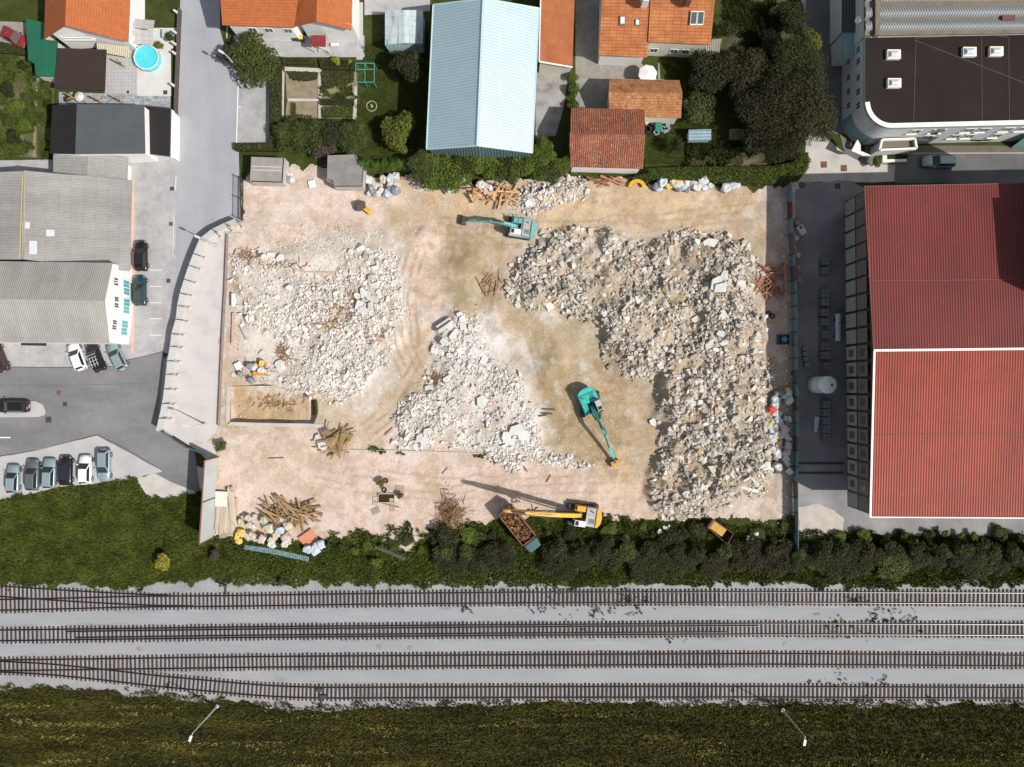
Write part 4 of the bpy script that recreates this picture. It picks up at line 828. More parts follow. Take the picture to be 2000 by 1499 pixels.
# ------------------------------------------------ railway
m_slp=mat('sleeper_wood',[(.032,.021,.019),(.058,.038,.034)],scale=3,detail=6,rough=.85,objr=.35,stretch=(3,.4,1))
m_slpi=mat('sleeper_wood_many',[(.032,.021,.019),(.058,.038,.034)],scale=3,detail=6,rough=.85,island=[(.6,.6,.6),(1.35,1.3,1.3)],stretch=(3,.4,1))
m_rail=mat('rail_rust',[(.035,.022,.018),(.055,.034,.026)],scale=2,rough=.6,metal=.2)
m_railtop=flat('rail_top_polished',(.13,.127,.124),rough=.42,metal=1.0)
m_railrust=flat('rail_top_rusty',(.055,.035,.028),rough=.55,metal=.3)
def interp(K,x):
    for (a,b),(c,d) in zip(K[:-1],K[1:]):
        if x<=c or (c,d)==K[-1]:
            t=(x-a)/(c-a);return b+(d-b)*t
def smoothk(K,x):
    return (interp(K,x-25)+interp(K,x)*2+interp(K,x+25))/4 if K[0][0]+30<x<K[-1][0]-30 else interp(K,x)
def rail(b,tp,K,off,x0,x1):
    st=14;xs=list(np.arange(x0,x1,st))+[x1];P=[]
    for x_ in xs:
        y_=smoothk(K,x_);P.append(W(x_,y_+off,.0))
    def ring(p,n,w0,w1,z0,z1): return [(p.x-n.x*w0,p.y-n.y*w0,z0),(p.x+n.x*w0,p.y+n.y*w0,z0),(p.x+n.x*w1,p.y+n.y*w1,z1),(p.x-n.x*w1,p.y-n.y*w1,z1)]
    ra=[];rb=[];rc=[]
    for i,p in enumerate(P):
        t=(P[min(i+1,len(P)-1)]-P[max(i-1,0)]).normalized();n=Vector((-t.y,t.x,0))
        rb.append(ring(p,n,.07,.03,.10,.13));ra.append(ring(p,n,.038,.038,.13,.235));rc.append(ring(p,n,.034,.030,.236,.242))
    b.loft(rb);b.loft(ra);tp.loft(rc)
def track(label,K,x0,x1,rails,long=None,tops=None,half=16.5,skip=None,name='railway_track'):
    t=thing(name,label,'railway track',(0,W(0,interp(K,1000)).y,0),'parallel railway tracks')
    for off,(a,c_),kk in rails:
        b=MB();tp=MB();rail(b,tp,kk or K,off,a,c_);r_=b.build('rail',m_rail,t);tp.build('rail_head',tops or m_railrust,r_)
    xs=[];x_=x0
    while x_<x1: xs.append(x_);x_+=8.18+rnd.uniform(-.35,.35)
    mid=sorted(xs,key=lambda q:abs(q-1000))[:100];ms=set(mid);rest=MB();proto=None
    for x_ in xs:
        y0,y1=interp(K,x_)-half,interp(K,x_)+half
        if long and x_<long[0]: 
            l=long[1](x_);y0,y1=l
        y0+=rnd.uniform(-.9,.9);y1+=rnd.uniform(-.9,.9)
        sl=(smoothk(K,x_+10)-smoothk(K,x_-10))/20;cy_=(y0+y1)/2;c=W(x_,cy_,.045);L=(y1-y0)/S;rz=-math.atan(sl)+rnd.uniform(-.025,.025)
        if x_ in ms:
            if proto is None:
                MBx=MB().box((0,0,0),(.21,1,.13));me=MBx.build('sleeper',m_slp);proto=me.data;bpy.data.objects.remove(me)
            o=bpy.data.objects.new('sleeper',proto);COL.objects.link(o);o.parent=t;o.location=c-Vector(t.location);o.rotation_euler=(0,0,rz);o.scale=(1,L,1)
        else: rest.box(c,(.21,L,.13),rz=rz)
    r_=rest.build('sleepers',m_slpi,t);r_['kind']='stuff'
    return t
G=10.4
K1=[(-260,1188),(0,1182),(120,1179.5),(270,1175.5),(450,1174.3),(700,1170.5),(1000,1167.8),(1500,1166.8),(2000,1168.6),(2260,1170)]
K1b=[(-260,1132),(0,1155),(100,1162),(200,1168),(300,1172.6),(420,1174.2),(450,1174.3)]
track('topmost railway track with a turnout at its left end',K1,-250,2250,[(-G,(-255,2255),None),(G,(-255,2255),None),(-G,(-255,330),K1b),(G,(-255,380),K1b)],
  long=(290,lambda x:(interp(K1b,x)-15,interp(K1,x)+16)),tops=m_railtop)
K2=[(-260,1246),(0,1241.5),(500,1235),(1000,1231),(1500,1228.5),(2000,1230),(2260,1231)]
track('second railway track from the top with inner guard rails',K2,-250,2250,[(-G,(-255,2255),None),(G,(-255,2255),None),(-G+4.4,(130,1480),None),(G-4.4,(150,1420),None)],tops=m_railtop)
K3=[(-260,1303),(0,1300),(200,1297.5),(500,1293.3),(1000,1289.7),(1500,1287.3),(2000,1291),(2260,1292)]
K4=[(-260,1303),(-60,1301),(0,1302),(100,1307.5),(200,1317.6),(300,1329.6),(400,1339),(500,1348),(560,1351.5),(630,1353.4),(1000,1352),(1500,1351.5),(2000,1354),(2260,1355)]
track('third railway track from the top, splitting at its left end',K3,-250,2250,[(-G,(-255,2255),None),(G,(-255,2255),None)],long=(268,lambda x:(interp(K3,x)-16.5,interp(K4,x)+16)))
track('bottom railway track curving in from the turnout beside the grass',K4,273,2250,[(-G,(0,2255),None),(G,(0,2255),None)])
# switch stands
m_iron=flat('dark_iron',(.05,.045,.045),rough=.6)
for px,py,dx,lb in ((441,1144,1,'dark switch lever with weight beside the topmost track'),(628,1381,-1,'dark switch lever with blue flag beside the bottom track')):
    p=W(px,py);t=thing('switch_stand',lb,'switch lever',p,'switch levers beside the tracks')
    s=-1 if py<1200 else 1
    MB().box(p+Vector((0,0,.2)),(.35,.35,.4)).build('base',m_iron,t);MB().bar(p+Vector((0,0,.35)),p+Vector((-.5,.2,.9)),.1).build('lever',m_iron,t)
    MB().ball(p+Vector((-.5,.2,.9)),.2).build('weight',m_iron,t);MB().bar(p+Vector((0,0,.15)),p+Vector((.05,s*1.6,.15)),.22,.12).build('rod',m_iron,t)
b=MB()
for px,py in ((625,1348),(631,1361)): b.box(W(px,py,.2),(1.0,.45,.14))
tag(b.build('switch_motor',m_iron),'dark switch plates lying across the bottom track','switch plate')
for k,(px,py,lb) in enumerate(((741,1264,'round concrete drain cover between the tracks, left of a pair'),(801,1266,'round concrete drain cover between the tracks, right of a pair'),(272,1268,'pale drain ring between the tracks near the left turnout'),(1534,1260,'pale drain ring between the tracks near the right edge'))):
    p=W(px,py);o=MB().cyl(p+Vector((0,0,.0)),p+Vector((0,0,.06)),.34,n=18).build('drain_cover',flat('drain_grey',(.22,.215,.2)));tag(o,lb,'drain cover','drain covers between the tracks')
# manholes
m_rust=mat('rust',[(.10,.05,.03),(.19,.095,.05)],scale=5,rough=.9)
for px,py,r_,k,lb in ((115,767,.36,0,'round rusty manhole cover in the dark asphalt'),(127,790,.3,1,'small square drain grate on the dark asphalt'),(95,820,.42,1,'square drain grate by the traffic island tip'),(336,369,.28,1,'upper square drain grate in the roadside pavement'),(334,438,.28,2,'rusty square drain grate in the roadside pavement'),(329,549,.28,1,'square drain grate beside the parking lines'),(1609,322,.45,2,'left of two rusty grates on the pale crossing'),(1648,329,.45,2,'right of two rusty grates on the pale crossing'),(1636,364,.4,1,'dark grate in the shaded works yard'),(1566,362,.5,0,'round dark well cover beside the right fence'),(250,180,.18,1,'small dark drain on the tiled patio'),(323,181,.3,1,'square dark drain on the white pool terrace')):
    p=W(px,py)
    b=MB();b.cyl(p,p+Vector((0,0,.035)),r_,n=20) if k==0 else b.box(p+Vector((0,0,.02)),(r_*2,r_*2,.04),rz=.05)
    tag(b.build('manhole_cover',m_rust if k!=1 else m_iron),lb,'manhole cover','manholes and drain grates')
# lamp posts
m_pole=flat('galvanised_pole',(.5,.51,.5),rough=.5)
def lamp(px,py,h,ang,lb,arm=.5):
    p=W(px,py);t=thing('street_lamp',lb,'street lamp',p,'tall street lamps')
    MB().cyl(p,p+Vector((0,0,h)),.13,.06,n=10).build('pole',m_pole,t);MB().cyl(p,p+Vector((0,0,.3)),.28,n=10).build('base',m_conc,t)
    q=p+Vector((math.cos(ang)*arm,math.sin(ang)*arm,h+.1));MB().bar(p+Vector((0,0,h-.1)),q,.08).build('arm',m_pole,t)
    MB().box(q+Vector((math.cos(ang)*.2,math.sin(ang)*.2,.02)),(.8,.32,.16),rz=ang).build('lamp_head',m_white if h>7 else m_pole,t)
lamp(425,1379,8.6,R(250),'white street lamp on the grass below the left turnout')
lamp(1528,1386,8.6,R(260),'white street lamp on the grass near the lower right')
lamp(468,138,5.3,R(150),'grey street lamp beside the dark tree on the road edge')
lamp(424,481,5.3,R(155),'grey street lamp at the bend of the curved fence')
lamp(401,829,5.3,R(170),'grey street lamp standing inside the curved fence')
# ------------------------------------------------ vehicles
m_tyre=flat('tyre_rubber',(.02,.02,.02),rough=.9);m_rim=flat('wheel_rim',(.35,.36,.37),rough=.35,metal=.6)
m_cg=flat('car_glass',(.018,.022,.026),rough=.08,spec=.9);m_lamp=flat('headlamp',(.3,.32,.33),rough=.15);m_tail=flat('tail_lamp',(.25,.015,.01),rough=.25)
def paint(n,c): return flat('paint_'+n,c,rough=.22,spec=.6,metal=.0,v=.02)
PT=dict(white=paint('white',(.72,.72,.71)),black=paint('black',(.012,.011,.012)),silver=flat('paint_silver_blue',(.27,.36,.385),rough=.3,metal=.35,v=.02),
 steel=flat('paint_steel',(.13,.15,.155),rough=.3,metal=.35,v=.02),teal=paint('dark_teal',(.012,.045,.06)),red=paint('red',(.20,.018,.018)),maroon=paint('maroon',(.05,.015,.014)),grey=flat('paint_grey',(.20,.235,.245),rough=.3,metal=.35,v=.02))
def car(label,px,py,ang,col,kind='hatch',L=4.3,Wd=1.78,Hh=1.5,glassroof=False,rack=False,k=None):
    m=PT[col];t=thing('parked_car',label,'car',(0,0,0),'parked cars');t['_w']=(0,0,0)
    hl=L/2;hw=Wd/2
    rings=[]
    for f,wf,zt in ((-1,.78,.62),(-.97,.90,.82),(-.86,.975,.92),(-.6,1,.95),(0,1,.96),(.35,1,.95),(.55,.985,.92),(.8,.93,.84),(.94,.82,.72),(1,.64,.58)):
        x_=f*hl;w_=hw*wf;zb=.28
        rings.append([(x_,-w_*.92,zb),(x_,-w_,.5),(x_,-w_*.98,zt-.12),(x_,-w_*.86,zt),(x_,0,zt+.035),(x_,w_*.86,zt),(x_,w_*.98,zt-.12),(x_,w_,.5),(x_,w_*.92,zb)])
    body=MB().loft(rings).build('body',m,t,smooth=True,bev=0)
    xb,xf,tb,tf={'hatch':(-.93,.46,.14,.38),'sedan':(-.66,.46,.26,.38),'estate':(-.96,.45,.12,.36),'suv':(-.94,.45,.10,.33)}[kind]
    zc=.93;b0=[(xb*hl,-hw*.85),(xf*hl,-hw*.86),(xf*hl,hw*.86),(xb*hl,hw*.85)];t0=[((xb+tb)*hl,-hw*.66),((xf-tf)*hl,-hw*.66),((xf-tf)*hl,hw*.66),((xb+tb)*hl,hw*.66)]
    B=[Vector((a,b_,zc)) for a,b_ in b0];T=[Vector((a,b_,Hh-.05)) for a,b_ in t0]
    MB().loft([B,[p.lerp(q,.97) for p,q in zip(B,T)],[Vector((p.x*.98,p.y*.96,Hh)) for p in T]]).build('cabin',m,t,bev=.05)
    ctr=sum(B+T,Vector())/8
    def pane(name,i,j,ins=.1,lo=.08,hi=.95):
        p=[B[i].lerp(B[j],ins),B[i].lerp(B[j],1-ins),T[i].lerp(T[j],1-ins),T[i].lerp(T[j],ins)]
        q=[p[0].lerp(p[3],lo),p[1].lerp(p[2],lo),p[1].lerp(p[2],hi),p[0].lerp(p[3],hi)]
        n=(q[1]-q[0]).cross(q[3]-q[0]).normalized();n=n if n.dot(q[0]-ctr)>0 else -n
        MB().slab([v+n*.035 for v in q],.03,-n).build(name,m_cg,t)
    pane('windscreen',1,2,.03,.04,.97);pane('rear_window',3,0,.1,.25);pane('side_window',0,1,.09);pane('side_window',2,3,.09)
    if glassroof:
        q=[Vector((p.x*.72,p.y*.75,Hh+.012)) for p in T];MB().slab(q,.01).build('glass_roof',m_cg,t)
    if rack:
        b=MB()
        for yy in (-.42,0,.42): b.bar((T[0].x+.3,yy,Hh+.16),(T[1].x-.2,yy,Hh+.16),.05)
        for xx in (-1.1,-.6,-.1,.3): b.bar((xx,-.6,Hh+.12),(xx,.6,Hh+.12),.05)
        b.build('roof_rack',m_pole,t)
    for sx in (-.62,.66):
        for sy in (-1,1):
            wv_=MB().cyl((sx*hl,sy*(hw-.2),.32),(sx*hl,sy*(hw+.015),.32),.33,n=16).build('wheel',m_tyre,t)
            MB().cyl((sx*hl,sy*(hw+.0),.32),(sx*hl,sy*(hw+.03),.32),.2,n=12).build('rim',m_rim,wv_)
    for sy in (-1,1):
        MB().slab([(hl*.88,sy*hw*.62,.80),(hl*.97,sy*hw*.50,.70),(hl*.94,sy*hw*.80,.70),(hl*.85,sy*hw*.88,.79)],.1).build('headlight',m_lamp,t)
        MB().box((-hl*.955,sy*hw*.70,.80),(.14,.3,.14)).build('tail_light',m_tail,t)
        MB().box((xf*hl*.80,sy*(hw+.09),1.0),(.14,.2,.14)).build('mirror',m,t)
    MB().box((-hl*1.0,0,.6),(.03,.5,.12)).build('number_plate',m_white,t)
    p=W(px,py,.75);t.location=(p.x,p.y,.03);t.rotation_euler=(0,0,R(ang));t['_w']=tuple(t.location);return t
car('shiny black car with a glass roof parked by the grey warehouse wall',275,500,91,'black',glassroof=True,L=4.4,Hh=1.55)
car('dark teal car parked right behind the black one by the white gable',273,568,91,'teal','suv',L=4.35,Hh=1.6,glassroof=True)
car('white hatchback parked at an angle, left of the three by the long building',150,697,110,'white',L=4.1)
car('black estate with a metal roof rack, middle of the three angled cars',186,698,112,'black','estate',L=4.35,Hh=1.5,rack=True)
car('pale blue hatchback parked at an angle, right of the three by the long building',228,697,116,'silver',L=4.15)
car('dark maroon car cut by the left edge of the photo',-3,698,112,'maroon','suv',L=4.4,Hh=1.6)
car('black long car on the kerbed traffic island at the left edge',24,794,180,'black','estate',L=4.7)
car('grey blue small car, leftmost of the row beside the field',25,936,88,'silver','hatch',L=4.1)
car('dark grey estate, second from left in the row beside the field',63,928,88,'steel','estate',L=4.5)
car('silver blue hatchback, third from left in the row beside the field',96,925,88,'silver','estate',L=4.3)
car('black coupe in the row beside the field, fourth from left',128,920,89,'black','hatch',L=4.25,Hh=1.42,glassroof=True)
car('white hatchback parked in the row beside the field',166,918,89,'white','hatch',L=4.2)
car('pale silver car facing the grass, rightmost of the row beside the field',203,909,-90,'silver','hatch',L=4.7)
car('red car half hidden under the green lean-to roof',28,73,-29,'red','sedan',L=4.0)
car('light blue estate car parked in front of the office building',1834,315,180,'silver','estate',L=4.7)
# ---- excavators
m_teal=mat('machine_teal',[(.03,.38,.34),(.05,.46,.41)],scale=2,rough=.45,fine=(6,.85,1.05));m_tealp=mat('machine_teal_pale',[(.12,.36,.36),(.18,.44,.43)],scale=2,rough=.5,fine=(6,.8,1.08))
m_yel=mat('machine_yellow',[(.62,.32,.025),(.75,.42,.05)],scale=2.5,detail=7,rough=.5,fine=(7,.75,1.08),patch=[(3,.66,(.3,.14,.04),.08)])
m_steel=mat('dirty_steel',[(.05,.042,.036),(.10,.085,.07)],scale=3,rough=.7);m_track=flat('crawler_track',(.045,.04,.037),rough=.85)
m_lgrey=flat('hood_grey',(.36,.37,.36),rough=.6);m_cabw=flat('cab_white',(.66,.67,.66),rough=.4);m_ochre=mat('ochre_bucket',[(.36,.2,.06),(.45,.27,.1)],scale=3,rough=.7);m_chrome=flat('cylinder_rod',(.5,.5,.5),rough=.25,metal=.9)
def excavator(label,px,py,ang,under,paintm,boom,bw=2.7,cabm=None,hood=None,buckm=None,cabside=-1,grapple=False,Lt=3.6,sc=1.0,rails_=False):
    base=W(px,py,0)*1.0;t=thing('excavator',label,'excavator',(0,0,0),'excavators on the site');t['_w']=(0,0,0)
    ua=Matrix.Rotation(R(under-ang),4,'Z')
    for s in (-1,1):
        rg=[]
        b=MB();n=20;P=[]
        for k in range(n):
            a=2*math.pi*k/n;P.append((math.cos(a)*.40+ (Lt/2-.4)*(1 if math.cos(a)>0 else -1),math.sin(a)*.40+.42))
        for yy in (s*1.15-.28,s*1.15+.28): rg.append([ua@Vector((p[0],yy,p[1])) for p in P])
        b.loft(rg);o=b.build('track',m_track,t)
        g=MB()
        for k in range(14):
            xx=-Lt/2+.35+k*(Lt-.7)/13;g.box(ua@Vector((xx,s*1.15,.83)),(.12,.58,.05),rz=R(under-ang))
        g.build('track_pads',m_steel,o)
    MB().box((0,0,.75),(1.6,1.7,.5),rz=R(under-ang)).build('undercarriage',m_steel,t)
    MB().cyl((0,0,.95),(0,0,1.12),.75,n=20).build('slew_ring',m_steel,t)
    h=bw/2
    MB().slab([(-1.9,-h,1.45),(1.25,-h,1.45),(1.25,h,1.45),(-1.9,h,1.45)],.32).build('upper_body',paintm,t,bev=.04)
    cw=[(-1.55,-h,1)]
    rings=[]
    for z in (1.2,2.0,2.15):
        k=1 if z<2.1 else .95;rings.append([(-1.75,-h*k,z),(-1.75,h*k,z)]+[(-1.75-.75*k*math.cos(a),h*k*math.sin(a)*1.0,z) for a in [math.pi/2-math.pi*j/10 for j in range(1,10)]])
    MB().loft(rings).build('counterweight',paintm,t)
    hd=MB().slab([(-1.72,-h*.95,2.05),(-.35,-h*.95,2.05),(-.35,h*.95,2.05),(-1.72,h*.95,2.05)],.62).build('engine_hood',hood or paintm,t,bev=.05)
    g=MB()
    for k in range(5): g.box((-1.45+k*.16,h*.4,2.07),(.06,.7,.03))
    g.build('grille',m_steel,hd);MB().cyl((-1.2,-h*.55,2.0),(-1.2,-h*.55,2.5),.09).build('exhaust',m_steel,t)
    MB().slab([(-.3,-cabside*h*.95,1.85),(.95,-cabside*h*.95,1.85),(.95,-cabside*h*.42,1.85),(-.3,-cabside*h*.42,1.85)],.42).build('tool_box',paintm,t,bev=.03)
    if rails_:
        b=MB()
        for a,b_ in (((-1.7,-h),(-.3,-h)),((-.3,-h),(-.3,h)),((-.3,h),(-1.7,h)),((0,-cabside*h*.95),(.95,-cabside*h*.95)),((.4,-cabside*h*.95),(.4,-cabside*h*.4)),((-.9,-h),(-.9,h))): b.bar((*a,2.55),(*b_,2.55),.07)
        b.build('hand_rail',m_tealp,t)
    y0,y1=(-h,-h*.32) if cabside<0 else (h*.32,h)
    cab=MB().loft([[(-.35,y0,1.45),(1.35,y0,1.45),(1.35,y1,1.45),(-.35,y1,1.45)],[(-.35,y0,2.3),(1.45,y0,2.3),(1.45,y1,2.3),(-.35,y1,2.3)],[(-.3,y0+.06,3.0),(1.15,y0+.06,3.0),(1.15,y1-.06,3.0),(-.3,y1-.06,3.0)]]).build('cab',cabm or paintm,t,bev=.04)
    ym=(y0+y1)/2;hwid=(y1-y0)/2
    MB().slab([(.62,ym-hwid*.65,3.03),(1.05,ym-hwid*.65,3.03),(1.05,ym+hwid*.65,3.03),(.62,ym+hwid*.65,3.03)],.03).build('roof_window',m_cg,cab)
    MB().slab([(1.47,y0+.1,2.28),(1.47,y1-.1,2.28),(1.19,y1-.14,2.96),(1.19,y0+.14,2.96)],.03,(-1,0,0)).build('window',m_cg,cab)
    MB().slab([(-.2,y0-.02,1.9),(1.3,y0-.02,1.9),(1.1,y0-.02,2.85),(-.2,y0-.02,2.85)],.03,(0,1,0)).build('window',m_cg,cab)
    # boom / stick as tapered boxes through given (x,z) knots
    def beam(name,K,w0,w1,h0,h1,m_,yc=0):
        rings=[]
        for k,(a,z) in enumerate(K):
            f=k/(len(K)-1);w_=(w0+(w1-w0)*f)/2;hh=(h0+(h1-h0)*f)*(.75 if k in (0,len(K)-1) else 1)/2
            q=K[min(k+1,len(K)-1)];p=K[max(k-1,0)];d=Vector((q[0]-p[0],0,q[1]-p[1])).normalized();n=Vector((-d.z,0,d.x));c=Vector((a,yc,z))
            rings.append([c+Vector((0,-w_,0))-n*hh,c+Vector((0,w_,0))-n*hh,c+Vector((0,w_,0))+n*hh,c+Vector((0,-w_,0))+n*hh])
        return MB().loft(rings).build(name,m_,t)
    bo,st=boom
    o=beam('boom',bo,.55,.42,.6,.45,paintm);
    MB().slab([(-.32,-h*.4,1.49),(1.2,-h*.4,1.49),(1.2,h*.3,1.49),(-.32,h*.3,1.49)],.04).build('deck_plate',m_steel,t)
    b=MB()
    for k_ in (-.62,-.2,.3): b.box((-1.05,k_*h*1.3,2.06),(.9,.04,.03))
    b.box((-1.62,0,2.06),(.06,bw*.8,.03));b.build('hood_seam',m_steel,t)
    b=MB();mid=bo[len(bo)//2]
    for s in (-.38,.38): b.cyl((1.1,s,1.3),(mid[0]*.9,s,mid[1]-.25),.09);
    b.build('hydraulic_cylinder',m_steel,o)
    b=MB();e=bo[-1];b.cyl((mid[0],0,mid[1]+.45),((mid[0]+e[0])/2+.3,0,(mid[1]+e[1])/2+.55),.10,n=10);b.build('hydraulic_cylinder',m_steel,o)
    MB().bar((mid[0]*.5,.22,mid[1]*.75+.9),(e[0],.22,e[1]+.35),.06).bar((mid[0]*.5,-.2,mid[1]*.75+.9),(e[0],-.2,e[1]+.35),.06).build('hose',m_track,o)
    s_=beam('stick',st,.36,.28,.5,.3,paintm if not grapple else m_yel)
    b=MB();b.cyl((st[0][0],0,st[0][1]+.4),((st[0][0]+st[-1][0])/2,0,(st[0][1]+st[-1][1])/2+.4),.08).build('hydraulic_cylinder',m_chrome,s_)
    e=Vector((st[-1][0],0,st[-1][1]))
    if grapple:
        g=MB().cyl(e,e-Vector((0,0,.5)),.22,n=10)
        for k in range(5):
            a=2*math.pi*k/5;u=Vector((math.cos(a),math.sin(a),0));g.bar(e-Vector((0,0,.5)),e+u*.75-Vector((0,0,.85)),.14).bar(e+u*.75-Vector((0,0,.85)),e+u*.35-Vector((0,0,1.45)),.12)
        g.build('grapple',flat('grapple_blue',(.05,.09,.12),rough=.6),t)
    else:
        b=MB();rings=[]
        d=(Vector((st[-1][0]-st[-2][0],0,0))).normalized().x
        for yy in (-.62,.62):
            rings.append([(e.x-.1*d,yy,e.z+.25),(e.x+.35*d,yy,e.z+.28),(e.x+.78*d,yy,e.z-.05),(e.x+.8*d,yy,e.z-.45),(e.x+.35*d,yy,e.z-.78),(e.x-.05*d,yy,e.z-.6)])
        b.loft(rings)
        for yy in (-.5,-.25,0,.25,.5): b.bar((e.x-.02*d,yy,e.z-.6),(e.x-.25*d,yy,e.z-.66),.1)
        b.build('bucket',buckm or m_steel,t)
        MB().bar((e.x-.5*d,0,e.z+.55),(e.x+.2*d,0,e.z+.25),.18).build('linkage',m_steel,t)
    gz=H1(base.x,base.y);t.location=(base.x,base.y,gz-.03);t.rotation_euler=(0,0,R(ang));t['_w']=tuple(t.location)
    t.scale=(sc,sc,sc);return t
excavator('weathered teal excavator near the hedge with its dark bucket on the dirt track',1014,449,171.5,171,m_tealp,([(.4,1.5),(2.2,2.9),(4.4,2.7)],[(4.2,2.8),(6.6,1.6),(8.0,.75)]),hood=m_lgrey,cabm=m_cabw,cabside=1,sc=.98,rails_=True)
excavator('bright turquoise excavator reaching down to the lower right from the bare soil',1152,790,-67,-85,m_teal,([(.3,1.5),(2.4,3.6),(4.6,3.5)],[(4.5,3.6),(7.0,1.9),(8.9,.75)]),cabm=m_lgrey,buckm=m_ochre,cabside=1,sc=1.0)
excavator('tall yellow demolition excavator with a white cab loading the rusty truck',1137,1004,171.5,178,m_yel,([(.4,1.7),(3.5,3.9),(8.0,6.1),(10.9,7.0)],[(10.9,7.0),(9.2,5.6),(7.0,3.9)]),hood=m_lgrey,cabm=m_cabw,grapple=True,cabside=1,Lt=4.4,sc=1.05)
# ---- truck with rusty tipper box
m_rbox=mat('rusty_box',[(.10,.045,.025),(.22,.095,.045),(.30,.15,.08)],scale=1.6,detail=8,rough=.85,fine=(7,.7,1.25))
def openbox(b,pts,z0,z1,t_=.12):
    P=[Vector(p) for p in pts];c=sum(P,Vector())/4
    for i in range(4):
        a,d=P[i],P[(i+1)%4];n=Vector(((d-a).y,-(d-a).x,0)).normalized();n=n if n.dot(c-a)>0 else -n
        b.slab([(a.x,a.y,z1),(d.x,d.y,z1),(d.x+n.x*t_,d.y+n.y*t_,z1),(a.x+n.x*t_,a.y+n.y*t_,z1)],z1-z0)
    b.slab([(p.x*.999,p.y*.999,z0+.1) for p in P],.1)
p4=[W(969,999,2.7),W(1002,993,2.7),W(1047,1046,2.7),W(1022,1068,2.7)]
ux=(W(1034,1057,2.7)-W(986,996,2.7)).normalized();uy=Vector((-ux.y,ux.x,0));c0=W(986,997,2.7);c0.z=0
tr=thing('tipper_truck','rusty open truck full of scrap standing diagonally on the embankment edge','truck',c0)
f=lambda a,b_,z=0:c0+ux*a+uy*b_+Vector((0,0,z))
b=MB();openbox(b,[f(0,-1.2),f(0,1.2),f(5.6,1.2),f(5.6,-1.2)],1.05,2.7);b.build('cargo_box',m_rbox,tr)
MB().slab([f(5.7,-1.1,2.6),f(5.7,1.1,2.6),f(7.1,.95,2.5),f(7.1,-.95,2.5)],1.7).build('cab',flat('cab_dark_teal',(.05,.11,.12),rough=.35),tr,bev=.2)
MB().slab([f(6.95,-.85,2.45),f(6.95,.85,2.45),f(7.14,.8,1.7),f(7.14,-.8,1.7)],.06).build('windscreen',m_cg,tr)
MB().slab([f(0,-.5,1.0),f(6.5,-.5,1.0),f(6.5,.5,1.0),f(0,.5,1.0)],.3).build('chassis',m_steel,tr)
for a in (.9,2.1,6.1):
    for s in (-1,1): MB().cyl(f(a,s*.8,.5),f(a,s*1.12,.5),.5,n=16).build('wheel',m_tyre,tr)
b=MB()
for k in range(150):
    a=rnd.uniform(.3,5.3);e=rnd.uniform(-.95,.95);g_=rnd.random()*6.3;l=rnd.uniform(.15,.7);z=rnd.uniform(1.7,2.5)
    b.bar(f(a,e,z),f(a+math.cos(g_)*l*.7,max(-1,min(1,e+math.sin(g_)*l)),z+rnd.uniform(-.3,.3)),rnd.uniform(.04,.2))
b.slab([f(.15,-1.05,1.75),f(5.45,-1.05,1.75),f(5.45,1.05,1.75),f(.15,1.05,1.75)],.3)
tag(b.build('scrap_load',mat('scrap',[(.11,.06,.035),(.26,.14,.07)],scale=2,detail=7,rough=.9,island=[(.7,.7,.7),(1.2,1.1,1),(1.6,1.7,1.9),(.5,.45,.4),(1.3,.9,.5)])),'tangled rusty scrap heaped in the truck box','scrap metal',kind='stuff')
# ---- skip
q=[W(1381,1031,1.3),W(1393,1014,1.3),W(1434,1043,1.3),W(1421,1065,1.3)]
sk=thing('skip_container','rusty brown skip with yellow planks at the edge of the embankment grass','skip',(sum(q,Vector())/4)*1.0-Vector((0,0,1.3)))
b=MB();openbox(b,[(p.x,p.y,0) for p in q],.1,1.3);b.build('container',mat('skip_rust',[(.06,.03,.022),(.11,.05,.03)],scale=2,rough=.85),sk)
a=(q[2]-q[1]).normalized();bb=(q[0]-q[1]).normalized();L2=(q[0]-q[1]).length
MB().box(q[1]+a*.3+bb*L2/2-Vector((0,0,.2)),(.3,L2,.15),rz=math.atan2(a.y,a.x)).build('rim',m_rbox,sk)
for k in range(7):
    s=q[1]+a*.35+bb*(.2+k*(L2-.3)/7.);e=s+a*2.2
    o=MB().bar(s+Vector((0,0,-.35)),e+Vector((0,0,-.3+rnd.uniform(-.05,.05))),.2,.1).build('yellow_plank',m_ochre2 if k%2 else mat('ochre_plank2',[(.42,.24,.05),(.52,.31,.08)],scale=2,rough=.8)) if False else MB().bar(s+Vector((0,0,-.35)),e+Vector((0,0,-.3+rnd.uniform(-.05,.05))),.2,.1).build('yellow_plank',mat('ochre_plank2',[(.42,.24,.05),(.52,.31,.08)],scale=2,rough=.8))
    tag(o,'yellow plank lying in the rusty skip','plank','yellow planks in the skip')
# small yellow plate compactor
p=W(708,404,.4);t=thing('compactor_attachment','small dark and yellow machine attachment standing on the pink dirt','machine',(p.x,p.y,0))
g=H1(p.x,p.y);MB().box((p.x-.15,p.y,g+.7),(1.3,1.1,.9),rz=.3).build('frame',m_steel,t,bev=.05);MB().box((p.x+.7,p.y-.5,g+.6),(1.6,.7,.6),rz=-.7).build('hopper',m_yel,t,bev=.08)
b=MB();b.bar((p.x-.9,p.y+.5,g+.9),(p.x-.9,p.y-.7,g+.4),.1).bar((p.x-.5,p.y+.4,g+1.2),(p.x+.6,p.y+.4,g+1.1),.12).build('arms',m_steel,t)
